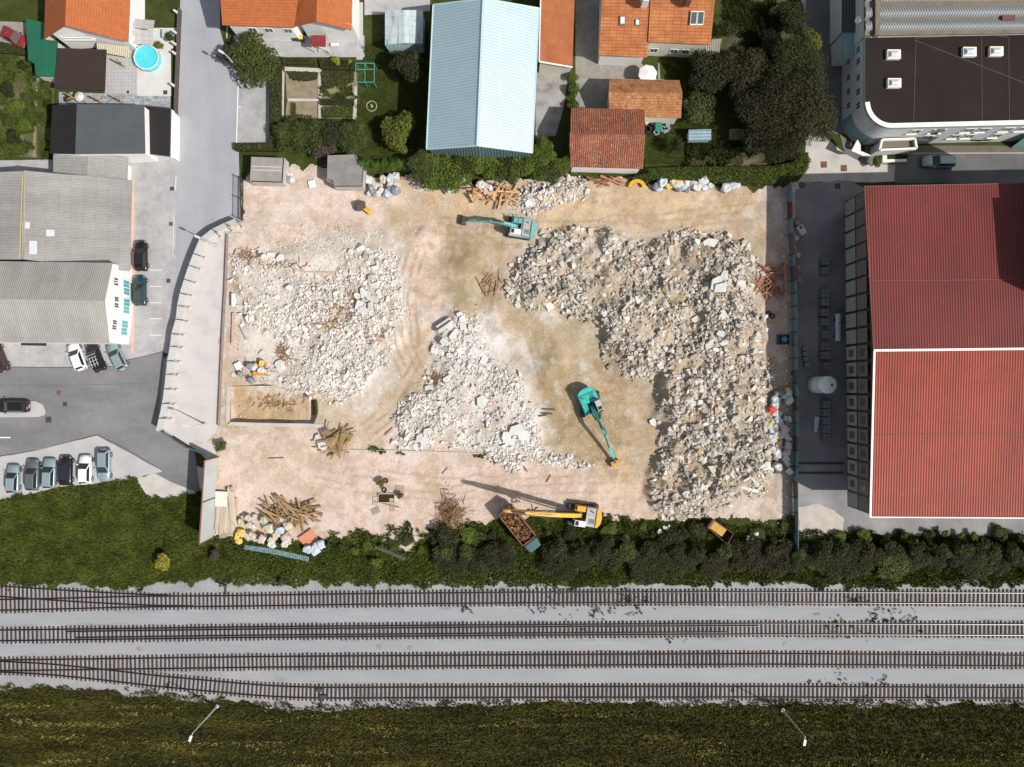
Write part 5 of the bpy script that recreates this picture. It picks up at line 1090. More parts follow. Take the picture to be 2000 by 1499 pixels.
# ------------------------------------------------ vegetation
def leafmesh(name,n,leaf,seed,lobes=14,flat_=1.0,top=True,conic=False):
    g=np.random.default_rng(seed);L=g.normal(size=(lobes,3));L/=np.linalg.norm(L,axis=1)[:,None]
    L*=g.uniform(.25,.72,(lobes,1));L[:,2]=np.abs(L[:,2])*.6-.1;Rr=g.uniform(.22,.46,lobes)
    L=np.concatenate([L,[[0,0,0]]]);Rr=np.append(Rr,.5)
    pid=g.choice(len(L),n,p=(Rr**2)/(Rr**2).sum());d=g.normal(size=(n,3));d/=np.linalg.norm(d,axis=1)[:,None];d[:,2]=np.where(g.random(n)<.7,np.abs(d[:,2]),d[:,2])
    p=L[pid]+d*Rr[pid][:,None]*g.uniform(.55,1.12,(n,1))**.6
    if conic: p[:,:2]*=(1.15-.9*np.clip(p[:,2]+.2,0,1))[:,None]
    p[:,2]*=flat_
    u=g.normal(size=(n,3));nn=d+g.normal(size=(n,3))*.6+np.array([0,0,.5]);nn/=np.linalg.norm(nn,axis=1)[:,None]
    u=u-(u*nn).sum(1)[:,None]*nn;u/=np.linalg.norm(u,axis=1)[:,None];v=np.cross(nn,u)
    s=leaf*g.uniform(.5,1.4,(n,1));V=np.stack([p-u*s,p-v*s*.6,p+u*s,p+v*s*.6],1).reshape(-1,3)
    F=np.arange(n*4).reshape(-1,4)
    me=bpy.data.meshes.new(name);me.vertices.add(n*4);me.vertices.foreach_set('co',V.astype(np.float32).ravel());me.loops.add(n*4);me.loops.foreach_set('vertex_index',F.astype(np.int32).ravel())
    me.polygons.add(n);me.polygons.foreach_set('loop_start',np.arange(0,n*4,4,dtype=np.int32));me.polygons.foreach_set('loop_total',np.full(n,4,np.int32));me.update(calc_edges=True)
    return me
def leafm(name,c,lo=.55,hi=1.5,objr=.15):
    return mat(name,[tuple(v*.8 for v in c),tuple(v*1.2 for v in c)],scale=1.2,rough=.75,spec=.15,island=[(lo,lo,lo),(1,1,1),(hi,hi*.95,hi*.8)],objr=objr)
LM=dict(dark=leafm('leaf_dark',(.025,.031,.011),.45,1.6),mid=leafm('leaf_mid',(.044,.058,.016)),light=leafm('leaf_light',(.085,.10,.018)),deep=leafm('leaf_deep',(.026,.026,.012),.35,1.7),
 bright=leafm('leaf_bright',(.065,.095,.016)),purple=leafm('leaf_purple',(.06,.045,.04)),yellow=leafm('leaf_yellow',(.20,.19,.03)),thuja=leafm('leaf_thuja',(.06,.10,.018)))
CR={'big':[leafmesh('crown_leaves',17000,.023,i,lobes=30) for i in (1,2)],'med':[leafmesh('crown_leaves',4200,.052,i+10,lobes=15) for i in range(4)],'small':[leafmesh('crown_leaves',1300,.085,i+20,lobes=9) for i in range(4)],'cone':[leafmesh('crown_leaves',2600,.05,i+30,lobes=16,flat_=1.5,conic=True) for i in range(2)]}
m_bark=mat('bark',[(.06,.045,.03),(.12,.09,.065)],scale=4,rough=.95)
def trunkmesh():
    b=MB().cyl((0,0,0),(0,0,.55),.05,.035,n=8)
    for k in range(6):
        a=k*1.05+.3;b.cyl((0,0,.3+.04*k),(math.cos(a)*.35,math.sin(a)*.35,.62+.04*k),.022,.008,n=6)
    b.cyl((0,0,.55),(.05,.02,.9),.035,.01,n=6);o=b.build('trunk',m_bark,origin=(0,0,0));me=o.data;bpy.data.objects.remove(o);return me
TRK=trunkmesh();_mm={}
def crownmesh(kind,i,col):
    k=(kind,i,col)
    if k not in _mm:
        me=CR[kind][i].copy();me.materials.clear();me.materials.append(LM[col]);_mm[k]=me
    return _mm[k]
def tree(px,py,r_,h,col,kind,label,name='tree',group=None,cat='tree'):
    zc=max(h-r_*.75,h*.45);c=W(px,py,zc);t=thing(name,label,cat,(c.x,c.y,-.02),group)
    i=rnd.randrange(len(CR[kind]));o=bpy.data.objects.new('crown',crownmesh(kind,i,col));COL.objects.link(o);o.parent=t
    o.location=(0,0,zc);hz=min(h-zc,r_*1.0);o.scale=(r_*1.08*rnd.uniform(.93,1.07),r_*1.08*rnd.uniform(.93,1.07),max(hz,.4)/.85);o.rotation_euler=(0,0,rnd.random()*6.3)
    q=bpy.data.objects.new('trunk',TRK);COL.objects.link(q);q.parent=t;q.scale=(h*.9,h*.9,h*.88);return t
T=[(492,118,3.6,4.5,'mid','med','round dark green tree at the end of the parking bays'),
(450,105,2.0,3.4,'purple','small','thin purplish leaved tree leaning over the road edge'),
(797,124,2.9,5.5,'dark','med','dark green tree between the faded shed and the metal barn'),
(773,260,3.2,4.6,'light','med','yellow-green broad tree beside the metal barn'),
(577,262,2.7,4,'mid','med','green garden tree nearest the parking bay hedge'),
(610,262,2.8,4.2,'mid','med','green garden tree right above the concrete hut gap'),
(645,265,2.4,3.8,'dark','med','darker green garden tree above the dark concrete hut'),
(688,266,2.2,3.8,'mid','med','small round garden tree left of the yellow-green tree'),
(630,290,2.0,3,'purple','small','brownish leaved shrub tree behind the two concrete huts'),
(1384,150,3.6,6,'dark','med','dark tree by the corrugated lean-to in the right garden'),
(1412,128,3.0,6,'deep','med','very dark tree right of the corrugated lean-to'),
(1366,205,2.6,4,'mid','med','bushy round tree on the lawn right of the mossy outhouse'),
(1470,130,3.4,6,'deep','med','dark brownish tree in the middle of the right garden'),
(1555,120,4.2,8,'dark','big','tall dark tree beside the side road, upper one'),
(1578,92,2.6,6,'light','med','tree with yellow-green patches at the side road bend'),
(1560,205,5.6,10,'deep','big','largest dark tree in the shaded corner garden'),
(1500,215,4.8,9,'deep','big','broad dark tree left of the largest dark tree'),
(1595,235,3.4,8,'dark','big','dark tree overhanging the pale crossing'),
(1535,270,3.6,7,'deep','big','dark tree above the round end of the long hedge'),
(1455,175,3.6,6,'deep','med','dark shaded tree between the lawn and the broad dark tree'),
(1425,60,1.6,3,'dark','small','small dark tree at the garden path'),(1475,262,3.0,5,'deep','med','low dark tree behind the vegetable beds'),
(1545,35,2.6,5,'dark','med','dark tree at the top edge by the side road'),
(1505,85,2.4,4,'deep','med','dark shrub tree above the bare garden patch'),
(1322,285,1.6,3.4,'dark','cone','dark pointed conifer between the garage and the greenhouse'),
(1712,318,.9,2.2,'bright','small','bright green palm-like shrub by the office planter')]
for a in T: tree(*a[:6],a[6])
for k,(px,py,r_) in enumerate(((822,326,2.2),(850,334,2.9),(880,340,3.0),(908,322,2.6),(935,312,2.2),(965,330,2.8),(995,334,2.8),(1022,325,2.4),(1050,330,2.7),(1080,335,2.4),(1102,322,2.0),(1065,300,1.8))):
    tree(px,py,r_*.95,4.6,'bright' if k%3 else 'mid','med','leafy green tree in the dense row between the metal barn and the site',group='tree row below the metal barn')
for k,px in enumerate((716,734,750,766,783,798,708,812)):
    tree(px,321+(k%2)*4,1.15,3,'thuja','cone','bright green thuja in the short row right of the dark hut',name='thuja_bush',group='thujas right of the dark hut',cat='conifer')
# embankment shrubs: dense dark row
emb=[]
x_=862
while x_<2260: emb.append((x_,1095+rnd.uniform(-17,12)));x_+=rnd.uniform(20,27)
for px,py in [e for e in emb if not(990<e[0]<1075 and e[1]<1115)]: tree(px,py,rnd.choice([1.2,1.7,2.2,2.8]),rnd.uniform(1.5,2.6),rnd.choice(['dark','dark','dark','mid','deep']),'med','dark green shrub in the dense thicket along the railway',name='thicket_shrub',group='thicket along the railway',cat='shrub')
for px,py in [e for e in emb[::2] if not(985<e[0]<1085)]: tree(px+rnd.uniform(-8,8),1078+rnd.uniform(-5,5),rnd.uniform(1.2,1.7),rnd.uniform(2.6,3.4),rnd.choice(['dark','mid','deep']),'small','dark green shrub in the dense thicket along the railway',name='thicket_shrub',group='thicket along the railway',cat='shrub')
low=[(px+rnd.uniform(-14,14),1036+rnd.uniform(-12,20)) for px in range(1075,1560,34)]+[(px+rnd.uniform(-16,16),1050+rnd.uniform(-8,12)) for px in range(1640,2240,30)]+[(px,1062+rnd.uniform(-6,16)) for px in range(640,860,26)]+[(px,1050+rnd.uniform(-8,8)) for px in (890,910,935,960)]
for px,py in low:
    if 1370<px<1445 and py<1072: continue
    if 960<px<1070: continue
    if 1085<px<1175: py+=14
    tree(px,py,rnd.choice([.5,.7,.9,1.2,1.6]),rnd.uniform(.8,1.6),rnd.choice(['bright','mid','mid','dark','bright']),'small','bright green bush at the upper edge of the railway embankment',name='embankment_bush',group='bushes along the upper embankment edge',cat='bush')
for px,py,r_,lb,c in ((432,872,1.0,'bush at the corner of the white hoarding','bright'),(418,1085,.9,'reddish bush below the white hoarding','purple'),(735,1098,.8,'pale weedy bush in the embankment grass','light'),(548,1137,.5,'small red bush on the ballast edge','purple'),(865,1050,1.5,'dark brown bush left of the rusty truck','deep'),(745,945,.7,'weeds beside the dark water pit','light'),(782,968,.6,'weed clump right of the pallets by the water pit','bright'),(320,1095,1.4,'yellow flowering weeds in the field grass','yellow'),(1122,175,1.1,'bright vine on the garden wall','bright'),(1121,205,1.0,'lower bright vine on the garden wall','bright'),(1119,150,.9,'upper bright vine on the garden wall','bright'),(1062,275,1.1,'bush at the lower corner of the barn yard','bright'),(655,118,.7,'yellow flowering shrub in the flower bed','yellow'),(683,121,.4,'small yellow flowering shrub in the flower bed','yellow'),(312,90,.7,'lime green shrub by the round pool','light'),(331,72,.9,'tall shrub by the front fence','mid'),(134,190,.7,'potted shrub by the carport','mid'),(1445,95,.7,'lime shrub at the path','light'),(358,100,.01,'x','mid')):
    if lb!='x': tree(px,py,r_,r_*1.5+.4,c,'small',lb,name='bush',cat='bush')
# hedges
def hedge(pts,h,col,label,dens=110,leaf=.12):
    P=np.array(px2w(pts));lo,hi=P.min(0),P.max(0);A=(hi-lo).prod();n=int(A*dens);g=np.random.default_rng(len(pts)*7+int(pts[0][0]))
    a=g.uniform(lo[0],hi[0],n);b=g.uniform(lo[1],hi[1],n);d=sdist(a,b,P);k=d>-.1;a,b,d=a[k],b[k],d[k];n=len(a)
    edge=np.clip(d/.35,0,1);z=h*(.9+.1*fbm(a*1.5,b*1.5,3,3))*np.where(g.random(n)<(1-edge)*.8,g.random(n),1)-(1-edge)*.2*h
    p=np.stack([a,b,z+g.uniform(-.12,.06,n)],1);nn=g.normal(size=(n,3))*.6+[0,0,.7];nn/=np.linalg.norm(nn,axis=1)[:,None];u=g.normal(size=(n,3));u-=(u*nn).sum(1)[:,None]*nn;u/=np.linalg.norm(u,axis=1)[:,None];v=np.cross(nn,u);s=leaf*g.uniform(.6,1.4,(n,1))
    V=np.stack([p-u*s,p-v*s*.6,p+u*s,p+v*s*.6],1).reshape(-1,3)
    c=((lo+hi)/2);t=thing('hedge',label,'hedge',(c[0],c[1],0));o=np_mesh('foliage',V-[c[0],c[1],0],np.arange(n*4).reshape(-1,4),LM[col],parent=t)
    q=MB();q.slab([((x*.985+c[0]*.015),(y*.985+c[1]*.015),h*.82) for x,y in P],h*.8);q.build('branches',LM['deep'],t)
hedge([(1259,333),(1335,331),(1500,330),(1545,322),(1562,305),(1572,302),(1578,318),(1570,340),(1540,358),(1495,364),(1330,357),(1225,352),(1262,343)],1.5,'bright','long clipped green hedge between the gardens and the site',dens=130)
hedge([(531,150),(550,118),(554,140),(553,232),(546,285),(530,285)],1.3,'mid','brownish green hedge along the parking bays')
hedge([(461,284),(530,283),(548,285),(546,298),(462,297)],1.1,'mid','short hedge at the lower end of the parking bays')
hedge([(0,86),(52,94),(56,112),(0,108)],1.0,'mid','low hedge beside the red car')
hedge([(552,116),(612,118),(620,130),(552,128)],.7,'mid','flower bed hedge along the house yard')
hedge([(624,118),(692,120),(692,139),(628,137)],.7,'dark','flower bed hedge with yellow flowers')
hedge([(562,141),(622,143),(618,155),(600,160),(570,156)],.4,'mid','vegetable row at the top of the bare garden plot')
hedge([(629,142),(692,144),(690,160),(670,166),(632,172)],.5,'mid','vegetable row in the right garden plot')
hedge([(626,195),(692,196),(692,208),(626,206)],.5,'dark','middle vegetable row in the right garden plot')
hedge([(629,212),(690,210),(688,231),(630,230)],.4,'bright','lowest vegetable row in the right garden plot')
hedge([(1727,315),(1768,314),(1768,305),(1727,306)],1.0,'mid','greenery filling the white planter')
# grass tufts and garden plants (uncountable)
def tufts(name,label,cat,polys,n,h0,h1,w_,m,seed,thin=None,zf=0,lean=.5):
    g=np.random.default_rng(seed);XS=[];YS=[]
    ar=[]
    for P in polys:
        P=np.array(P);x0,y0=P[:,0],P[:,1];ar.append(abs((x0*np.roll(y0,-1)-np.roll(x0,-1)*y0).sum())/2)
    for P,a_ in zip(polys,ar):
        P=np.array(P);lo,hi=P.min(0)-.5,P.max(0)+.5;k=int(n*a_/sum(ar));box=(hi-lo).prod();kk=int(k*box/a_*(1.0 if thin is None else 1.0))
        a=g.uniform(lo[0],hi[0],kk);b=g.uniform(lo[1],hi[1],kk);d=sdist(a+(fbm(a*.8,b*.8,5,4)-.5)*2.4,b+(fbm(a*.8,b*.8,6,4)-.5)*2.4,P);q=d>0
        if thin is not None: q&=g.random(kk)<thin(a,b)
        XS.append(a[q]);YS.append(b[q])
    a=np.concatenate(XS);b=np.concatenate(YS);k=len(a);z=np.zeros(k)+(zf if not callable(zf) else zf(a,b))
    n3=3;V=np.empty((k,n3,3,3))
    for j in range(n3):
        an=g.random(k)*6.283;hh=g.uniform(h0,h1,k);ww=w_*g.uniform(.6,1.3,k);ox=g.normal(0,.05,k);oy=g.normal(0,.05,k);lx=g.normal(-.25,lean,k)*hh;ly=g.normal(.1,lean,k)*hh
        c_,s_=np.cos(an)*ww,np.sin(an)*ww
        V[:,j,0]=np.stack([a+ox-c_,b+oy-s_,z],1);V[:,j,1]=np.stack([a+ox+c_,b+oy+s_,z],1);V[:,j,2]=np.stack([a+ox+lx,b+oy+ly,z+hh],1)
    V=V.reshape(-1,3);o=np_mesh(name,V,np.arange(len(V)).reshape(-1,3),m);tag(o,label,cat,kind='stuff');return o
def grassm(name,cols,sc_,st=None,isl=None): return mat(name,cols,scale=sc_,detail=8,rough=.9,spec=.1,island=isl or [(.5,.5,.5),(1,1,1),(1.45,1.4,1.2)],stretch=st)
mg1=grassm('blades_field',[(.032,.030,.010),(.048,.048,.013),(.08,.078,.02),(.16,.14,.035)],.2,(.35,2.4,1))
mg2=grassm('blades_embank',[(.042,.054,.014),(.075,.098,.020),(.12,.145,.030)],.35)
mg3=grassm('blades_lawn',[(.038,.052,.012),(.06,.08,.016)],.6,None,[(.7,.7,.7),(1,1,1),(1.25,1.25,1.1)])
mgy=grassm('blades_dry',[(.28,.25,.07),(.36,.33,.10)],.6)
tufts('grass','long dark olive grass below the railway','grass',[px2w([(-30,1340),(100,1341),(330,1354),(420,1363),(560,1376),(620,1380),(800,1372),(1000,1369),(1700,1369),(2030,1370),(2030,1520),(-30,1520)])],46000,.12,.4,.07,mg1,1)
tufts('dry_grass','dry yellow grass streaks below the railway','grass',[px2w([(-30,1372),(330,1384),(600,1400),(1000,1390),(2030,1388),(2030,1520),(-30,1520)])],30000,.15,.4,.06,mgy,2,thin=lambda a,b:sm(.60,.70,fbm(a*.11,b*1.5,77,6))*.8)
tufts('grass','deep green field grass left of the white hoarding','grass',[px2w([(-30,982),(120,950),(262,937),(290,975),(350,970),(400,955),(400,1136),(240,1148),(0,1143),(-30,1145)])],34000,.15,.45,.08,mg2,3)
tufts('grass','green grass on the railway embankment','grass',[px2w([(400,1052),(500,1060),(640,1056),(800,1078),(900,1028),(1060,1012),(1230,1022),(1400,1015),(1550,1040),(2030,1046),(2030,1142),(1780,1148),(1340,1138),(1000,1146),(700,1142),(400,1136)])],52000,.12,.45,.08,mg2,4)
tufts('weeds','dark weeds growing through the track ballast','weeds',[px2w([(900,1140),(1340,1140),(1340,1255),(900,1215)]),px2w([(1580,1140),(1800,1140),(1800,1250),(1580,1250)]),px2w([(1540,1305),(1790,1308),(1780,1345),(1580,1340)]),px2w([(0,1135),(120,1135),(120,1150),(0,1150)])],26000,.1,.3,.08,grassm('blades_dark',[(.022,.028,.008),(.04,.05,.012)],.5),5,thin=lambda a,b:sm(.52,.74,fbm(a*.3,b*.7,87,6))*sm(.44,.66,fbm(a*2.2,b*2.4,88,4))*.6,zf=.05)
tufts('lawn_grass','short lawn between the vegetable plots and the metal barn','grass',[px2w([(712,90),(835,60),(832,300),(560,300),(552,285),(700,236),(712,120)]),px2w([(1290,110),(1440,118),(1450,325),(1262,325),(1264,240),(1332,230)])],30000,.05,.14,.05,mg3,6)
mk=grassm('kitchen_leaves',[(.03,.045,.012),(.06,.085,.018),(.11,.12,.03)],.5)
tufts('vegetable_plants','leafy vegetable plants in the kitchen garden left of the dark roofed house','vegetables',[px2w([(-20,108),(60,110),(62,150),(68,235),(62,305),(-20,305)]),px2w([(80,155),(104,155),(102,305),(76,305)])],22000,.15,.6,.13,mk,7,thin=lambda a,b:sm(.38,.48,fbm(a*.45,b*.45,97,5)))
tufts('vegetable_plants','dark vegetable plants in the shaded upper right garden','vegetables',[px2w([(1420,0),(1565,0),(1565,78),(1420,108)]),px2w([(1338,283),(1560,262),(1560,328),(1338,328)])],16000,.15,.6,.13,grassm('kitchen_dark',[(.018,.024,.008),(.035,.045,.012),(.06,.07,.018)],.5),8,thin=lambda a,b:sm(.38,.5,fbm(a*.5,b*.5,98,5)))
tufts('site_weeds','small green weeds along the kerb of the demolition ground','weeds',[px2w([(710,879),(800,881),(805,886),(712,885)]),px2w([(920,882),(970,888),(968,900),(925,893)]),px2w([(1150,1000),(1240,1012),(1300,1018),(1240,1035),(1150,1020)]),px2w([(420,860),(438,862),(432,888),(422,885)]),px2w([(620,1045),(900,1015),(880,1045),(800,1085),(700,1060)]),px2w([(455,950),(462,965),(456,985),(448,980)])],3000,.12,.45,.1,mg2,9,thin=lambda a,b:sm(.42,.55,fbm(a*.8,b*.8,99,4)),zf=.1)

tufts('vegetable_plants','green vegetable rows filling the right half of the walled vegetable plot','vegetables',[px2w([(629,168),(690,170),(690,196),(629,194)]),px2w([(640,206),(692,208),(692,214),(640,212)]),px2w([(572,208),(582,206),(584,228),(574,228)])],1500,.15,.5,.12,mk,17,thin=lambda a,b:sm(.40,.5,fbm(a*.9,b*.9,93,4)))
for k,(px,py,r_,c) in enumerate(((18,128,1.3,'mid'),(38,150,1.0,'bright'),(12,175,1.4,'dark'),(30,205,1.2,'bright'),(50,190,.9,'mid'),(15,235,1.3,'mid'),(45,245,1.1,'bright'),(28,270,1.3,'dark'),(55,222,.8,'mid'),(90,165,.8,'mid'),(92,205,.8,'dark'),(88,228,.9,'mid'),(94,285,.8,'bright'),(45,130,.9,'dark'))):
    tree(px,py,r_,r_*1.1+.2,c,'small','leafy garden shrub in the kitchen garden left of the dark roofed house',name='garden_shrub',group='shrubs in the kitchen garden',cat='shrub')
# ------------------------------------------------ fences, timber, bags, props
m_pan=mat('fence_panel_white',[(.50,.53,.52),(.60,.62,.60)],scale=.6,rough=.6,wave=('u',.28,.35,.03),fine=(3,.85,1.08))
m_panb=mat('fence_panel_blue',[(.16,.27,.31),(.22,.34,.38)],scale=.6,rough=.6,wave=('u',.28,.45,.03),fine=(3,.8,1.1))
m_pand=mat('fence_panel_dark',[(.12,.12,.12),(.17,.165,.16)],scale=.6,rough=.7,wave=('u',.28,.4,.03))
m_panr=flat('fence_panel_red',(.16,.035,.025),rough=.7)
def panels(name,label,pts,h,mats,braces=0,post=m_steel,group=None,sub=2.1):
    P=[W(*p) for p in pts];Q=[P[0]]
    for a,b in zip(P[:-1],P[1:]):
        k=max(1,round((b-a).length/sub));Q+=[a.lerp(b,(i+1)/k) for i in range(k)]
    c=sum(Q,Vector())/len(Q);t=thing(name,label,'fence',c,group)
    for i,(a,b) in enumerate(zip(Q[:-1],Q[1:])):
        d=(b-a).normalized();n=Vector((d.y,-d.x,0))
        a2,b2=a+d*.03,b-d*.03
        MB().slab([a2+Vector((0,0,.12)),b2+Vector((0,0,.12)),b2+Vector((0,0,h)),a2+Vector((0,0,h))],.05,n).build('fence_panel',mats[i%len(mats)],t,origin=(a+b)/2)
        p=a+n*(-.06);MB().bar(p,p+Vector((0,0,h+.1)),.09).build('post',post,t,origin=p)
        if braces:
            e=p-n*braces;MB().bar(p+Vector((0,0,h*.85)),e+Vector((0,0,.15)),.06).build('brace',post,t,origin=p)
            MB().cyl(e,e+Vector((0,0,.3)),.24,.2,n=8).build('footing',mat('footing',[(.50,.45,.36),(.58,.52,.42)],scale=2,rough=.9),t,origin=e)
    return t
FL=[(470,434),(450,442),(425,454),(402,472),(390,500),(381,523),(372,550),(364,576),(359,600),(356,626),(348,654),(345,678),(340,706),(337,732),(334,760),(330,788),(324,816),(318,840)]
panels('panel_fence','curved white corrugated panel fence with braces along the access road',FL,2.1,[m_pan,m_pan,m_panw2] if False else [m_pan],braces=-1.2 if False else .9)
panels('low_fence','low dark blue panel fence running from the curved fence to the hoarding',[(320,843),(345,858),(372,874),(404,887)],1.2,[m_panb,m_pand])
FR=[(1536,362),(1537,400),(1538,430),(1539,462),(1542,500),(1545,550),(1546,600),(1547,700),(1548,800),(1549,880),(1548,940),(1549,1000),(1549,1068)][::-1]
panels('panel_fence','long fence of blue and grey corrugated panels beside the works yard',FR,2.0,[m_panb,m_panb,m_panb,m_pand,m_panb,m_panb,m_pand,m_panb,m_panb,m_pand,m_panb,m_pand,m_panb,m_panb,m_panb,m_panb,m_panb,m_panb,m_panb,m_pand,m_panb,m_pand,m_panb,m_panr],braces=.8)
# hoarding
hb=thing('hoarding','tall white sheet hoarding with rusty frame at the lower left of the site','hoarding',W(422,970));a,b=W(427,893),W(417,1050)
for k in range(2):
    p,q=a.lerp(b,k*.515),a.lerp(b,.515+k*.485);MB().slab([p+Vector((0,0,.2)),q+Vector((0,0,.2)),q+Vector((0,0,5)),p+Vector((0,0,5))],.08,(-1,0,0)).build('hoarding_sheet',mat('hoarding_sheet',[(.36,.39,.40),(.46,.48,.48)],scale=.5,rough=.6,stretch=(1,1,.3),wave=('u',.5,.08,.01)),hb)
m_frust=flat('frame_rust',(.17,.07,.045));b_=MB();off=Vector((.06,0,0))
b_.bar(a+Vector((0,0,5.05)),b+Vector((0,0,5.05)),.14)
for f in (0,.5,1): b_.bar(a.lerp(b,f)+off,a.lerp(b,f)+off+Vector((0,0,5)),.12)
b_.build('frame',m_frust,hb)
for f in (.1,.5,.9): MB().bar(a.lerp(b,f)+Vector((-.15,0,4)),a.lerp(b,f)+Vector((-2.4,0,0)),.1).build('brace',m_iron,hb)
# mesh gate
gt=thing('mesh_gate','dark steel mesh gate between the road and the site','gate',W(476,395));b=MB();p,q=W(476,352),W(475,432)
for z in (.2,1.0,1.9): b.bar(p+Vector((0,0,z)),q+Vector((0,0,z)),.07)
b.build('rail',m_iron,gt);b=MB()
for k in range(34): b.bar(p.lerp(q,k/33)+Vector((0,0,.2)),p.lerp(q,k/33)+Vector((0,0,1.9)),.035)
b.build('mesh',m_iron,gt)
for f in (0,.5,1): MB().bar(p.lerp(q,f),p.lerp(q,f)+Vector((0,0,2.1)),.12).build('post',m_iron,gt)
# foundation walls / kerbs
def lowwall(name,label,pts,w_,h,m,cat='wall',z0=-.1):
    b=MB()
    for a,c in zip(pts[:-1],pts[1:]):
        p,q=W(*a),W(*c);g=max(0,(H1(p.x,p.y)+H1(q.x,q.y))/2*.6);b.bar(p+Vector((0,0,(h+z0)/2)),q+Vector((0,0,(h+z0)/2)),w_,h-z0)
    return tag(b.build(name,m),label,cat)
lowwall('foundation_wall','long thin foundation wall along the left side of the rubble',[(446,458),(442,560),(437,650),(433,740),(429,832)],.16,.55,mat('dark_kerb',[(.22,.17,.14),(.3,.24,.2)],scale=2,rough=.9))
lowwall('foundation_wall','short foundation wall running right from the fence corner',[(441,456),(476,458)],.16,.4,m_kerb)
lowwall('foundation_wall','broken brick wall stub with a dark shadow at the left rubble edge',[(459,575),(459,600)],.35,.9,m_plaster)
lowwall('foundation_wall','pale wall stub along the left rubble edge',[(458,612),(456,672)],.28,.55,mat('brickish',[(.42,.27,.2),(.52,.36,.28)],scale=3,rough=.9))
lowwall('site_kerb','thin pale kerb under the middle mound',[(676,879),(800,881),(940,886)],.14,.22,m_kerb,'kerb')
lowwall('pit_rim','pale concrete rim around the foundation pit',[(446,828),(520,830),(600,831),(640,833)],.5,.16,m_conc,'kerb')
lowwall('pit_rim','pale concrete rim on the left side of the foundation pit',[(447,755),(446,790),(445,828)],.55,.16,m_conc,'kerb')
lowwall('slab_edge','brick edge of the gravel slab in the left rubble',[(578,531),(655,534)],.2,.5,mat('brickish',[(0,0,0)]),'edge')
lowwall('old_kerb','dark timber sleeper half buried in the embankment grass',[(733,1068),(765,1080),(792,1092)],.5,.3,m_steel,'timber')
lowwall('old_kerb','bluish plastic sheet edge lying in the embankment grass',[(478,1068),(540,1078),(604,1092)],.7,.25,m_panb,'sheet')
# timber
m_tim=mat('timber',[(.20,.125,.06),(.33,.225,.12)],scale=2,detail=7,rough=.9,objr=.35,stretch=(3,3,1))
m_timo=mat('timber_orange',[(.36,.21,.10),(.55,.36,.20)],scale=2,detail=7,rough=.9,objr=.45)
m_timp=mat('timber_pale',[(.38,.31,.24),(.50,.43,.34)],scale=2,detail=7,rough=.9,objr=.2)
m_timr=mat('timber_red',[(.24,.11,.06),(.33,.17,.10)],scale=2,detail=7,rough=.9,objr=.35)
me0=MB().box((0,0,0),(1,1,1)).build('x',None).data
for o in [o for o in bpy.data.objects if o.name.startswith('x') and o.data==me0]: bpy.data.objects.remove(o)
_pm={}
def plank(px,py,L_,ang,z,m,label,group,w_=.18,h_=.09,pitch=0,name='plank',cat='plank'):
    if m.name not in _pm: q=me0.copy();q.materials.append(m);_pm[m.name]=q
    o=bpy.data.objects.new(name,_pm[m.name]);COL.objects.link(o);p=W(px,py)
    o.location=(p.x,p.y,H1(p.x,p.y)+z);o.scale=(L_,w_,h_);o.rotation_euler=(0,pitch,ang);return tag(o,label,cat,group)
def pile(n,x0,x1,y0,y1,L0,L1,a0,sa,zt,m,label,group,w_=.2):
    for k in range(n):
        plank(rnd.uniform(x0,x1),rnd.uniform(y0,y1),rnd.uniform(L0,L1),R(rnd.gauss(a0,sa)),.1+zt*k/n,m,label,group,w_*rnd.uniform(.7,1.3),.1,rnd.gauss(0,.08))
pile(50,528,612,982,1014,1.4,4.2,-24,24,1.1,m_tim,'brown roof beam tossed on the timber pile near the white bags','beams on the lower left timber pile',.22)
pile(18,535,592,1000,1026,1.3,2.8,66,24,.7,m_tim,'brown roof beam tossed on the timber pile near the white bags','beams on the lower left timber pile',.22)
pile(34,925,1000,372,394,1.2,3.8,10,48,1.2,m_timo,'orange-brown beam in the timber pile below the tree row','beams in the timber pile below the tree row',.24)
pile(26,634,680,838,882,1.2,3.4,42,30,.8,m_tim,'yellowish beam in the heap below the foundation pit','beams in the heap below the pit',.2)
for k in range(11): plank(655+k*2.2,850+k*2.6,3.4,R(36),.5+.02*k,mat('timber_y',[(.38,.26,.11),(.48,.35,.17)],scale=2,rough=.9,objr=.2),'yellow new batten lying parallel on the heap below the pit','battens on the heap below the pit',.12)
pile(40,1487,1532,522,578,1.0,3.2,50,70,.7,m_timr,'reddish broken timber in the shaded wood heap by the right fence','timber in the shaded wood heap',.16)
pile(16,1468,1486,545,570,.6,1.8,10,60,.4,m_timr,'reddish broken timber in the shaded wood heap by the right fence','timber in the shaded wood heap',.14)
pile(14,945,985,540,572,1.0,3.0,60,45,.5,m_timr,'rusty bent rebar bundle left of the right heap','rebar left of the right heap',.07)
plank(942,562,3.2,R(-62),.4,m_timr,'long single rusty bar left of the rebar bundle',None,.12)
pile(10,1165,1215,350,358,1.2,3.6,-6,14,.5,m_timr,'reddish plank leaning below the rust tiled garage','planks below the garage',.22)
for k in range(17): plank(424+k*2.4,1008+rnd.uniform(-3,3),rnd.uniform(4.2,5.6),R(85+rnd.uniform(-2,2)),.15+.05*(k%3),m_timp,'pale board in the neat stack beside the hoarding','boards stacked beside the hoarding',.17)
for k in range(3): plank(452+k*4,985+k*4,5.0,R(96),.35,m_timp,'long whitish board lying on the stack beside the hoarding','whitish boards beside the hoarding',.3)
for (px,py,L_,an) in ((1072,800,1.9,-3),(1068,808,1.6,-4),(1060,812,1.3,10)): plank(px,py,L_,R(an),.15,m_steel,'dark charred beam on the bare soil','charred beams on the bare soil',.16)
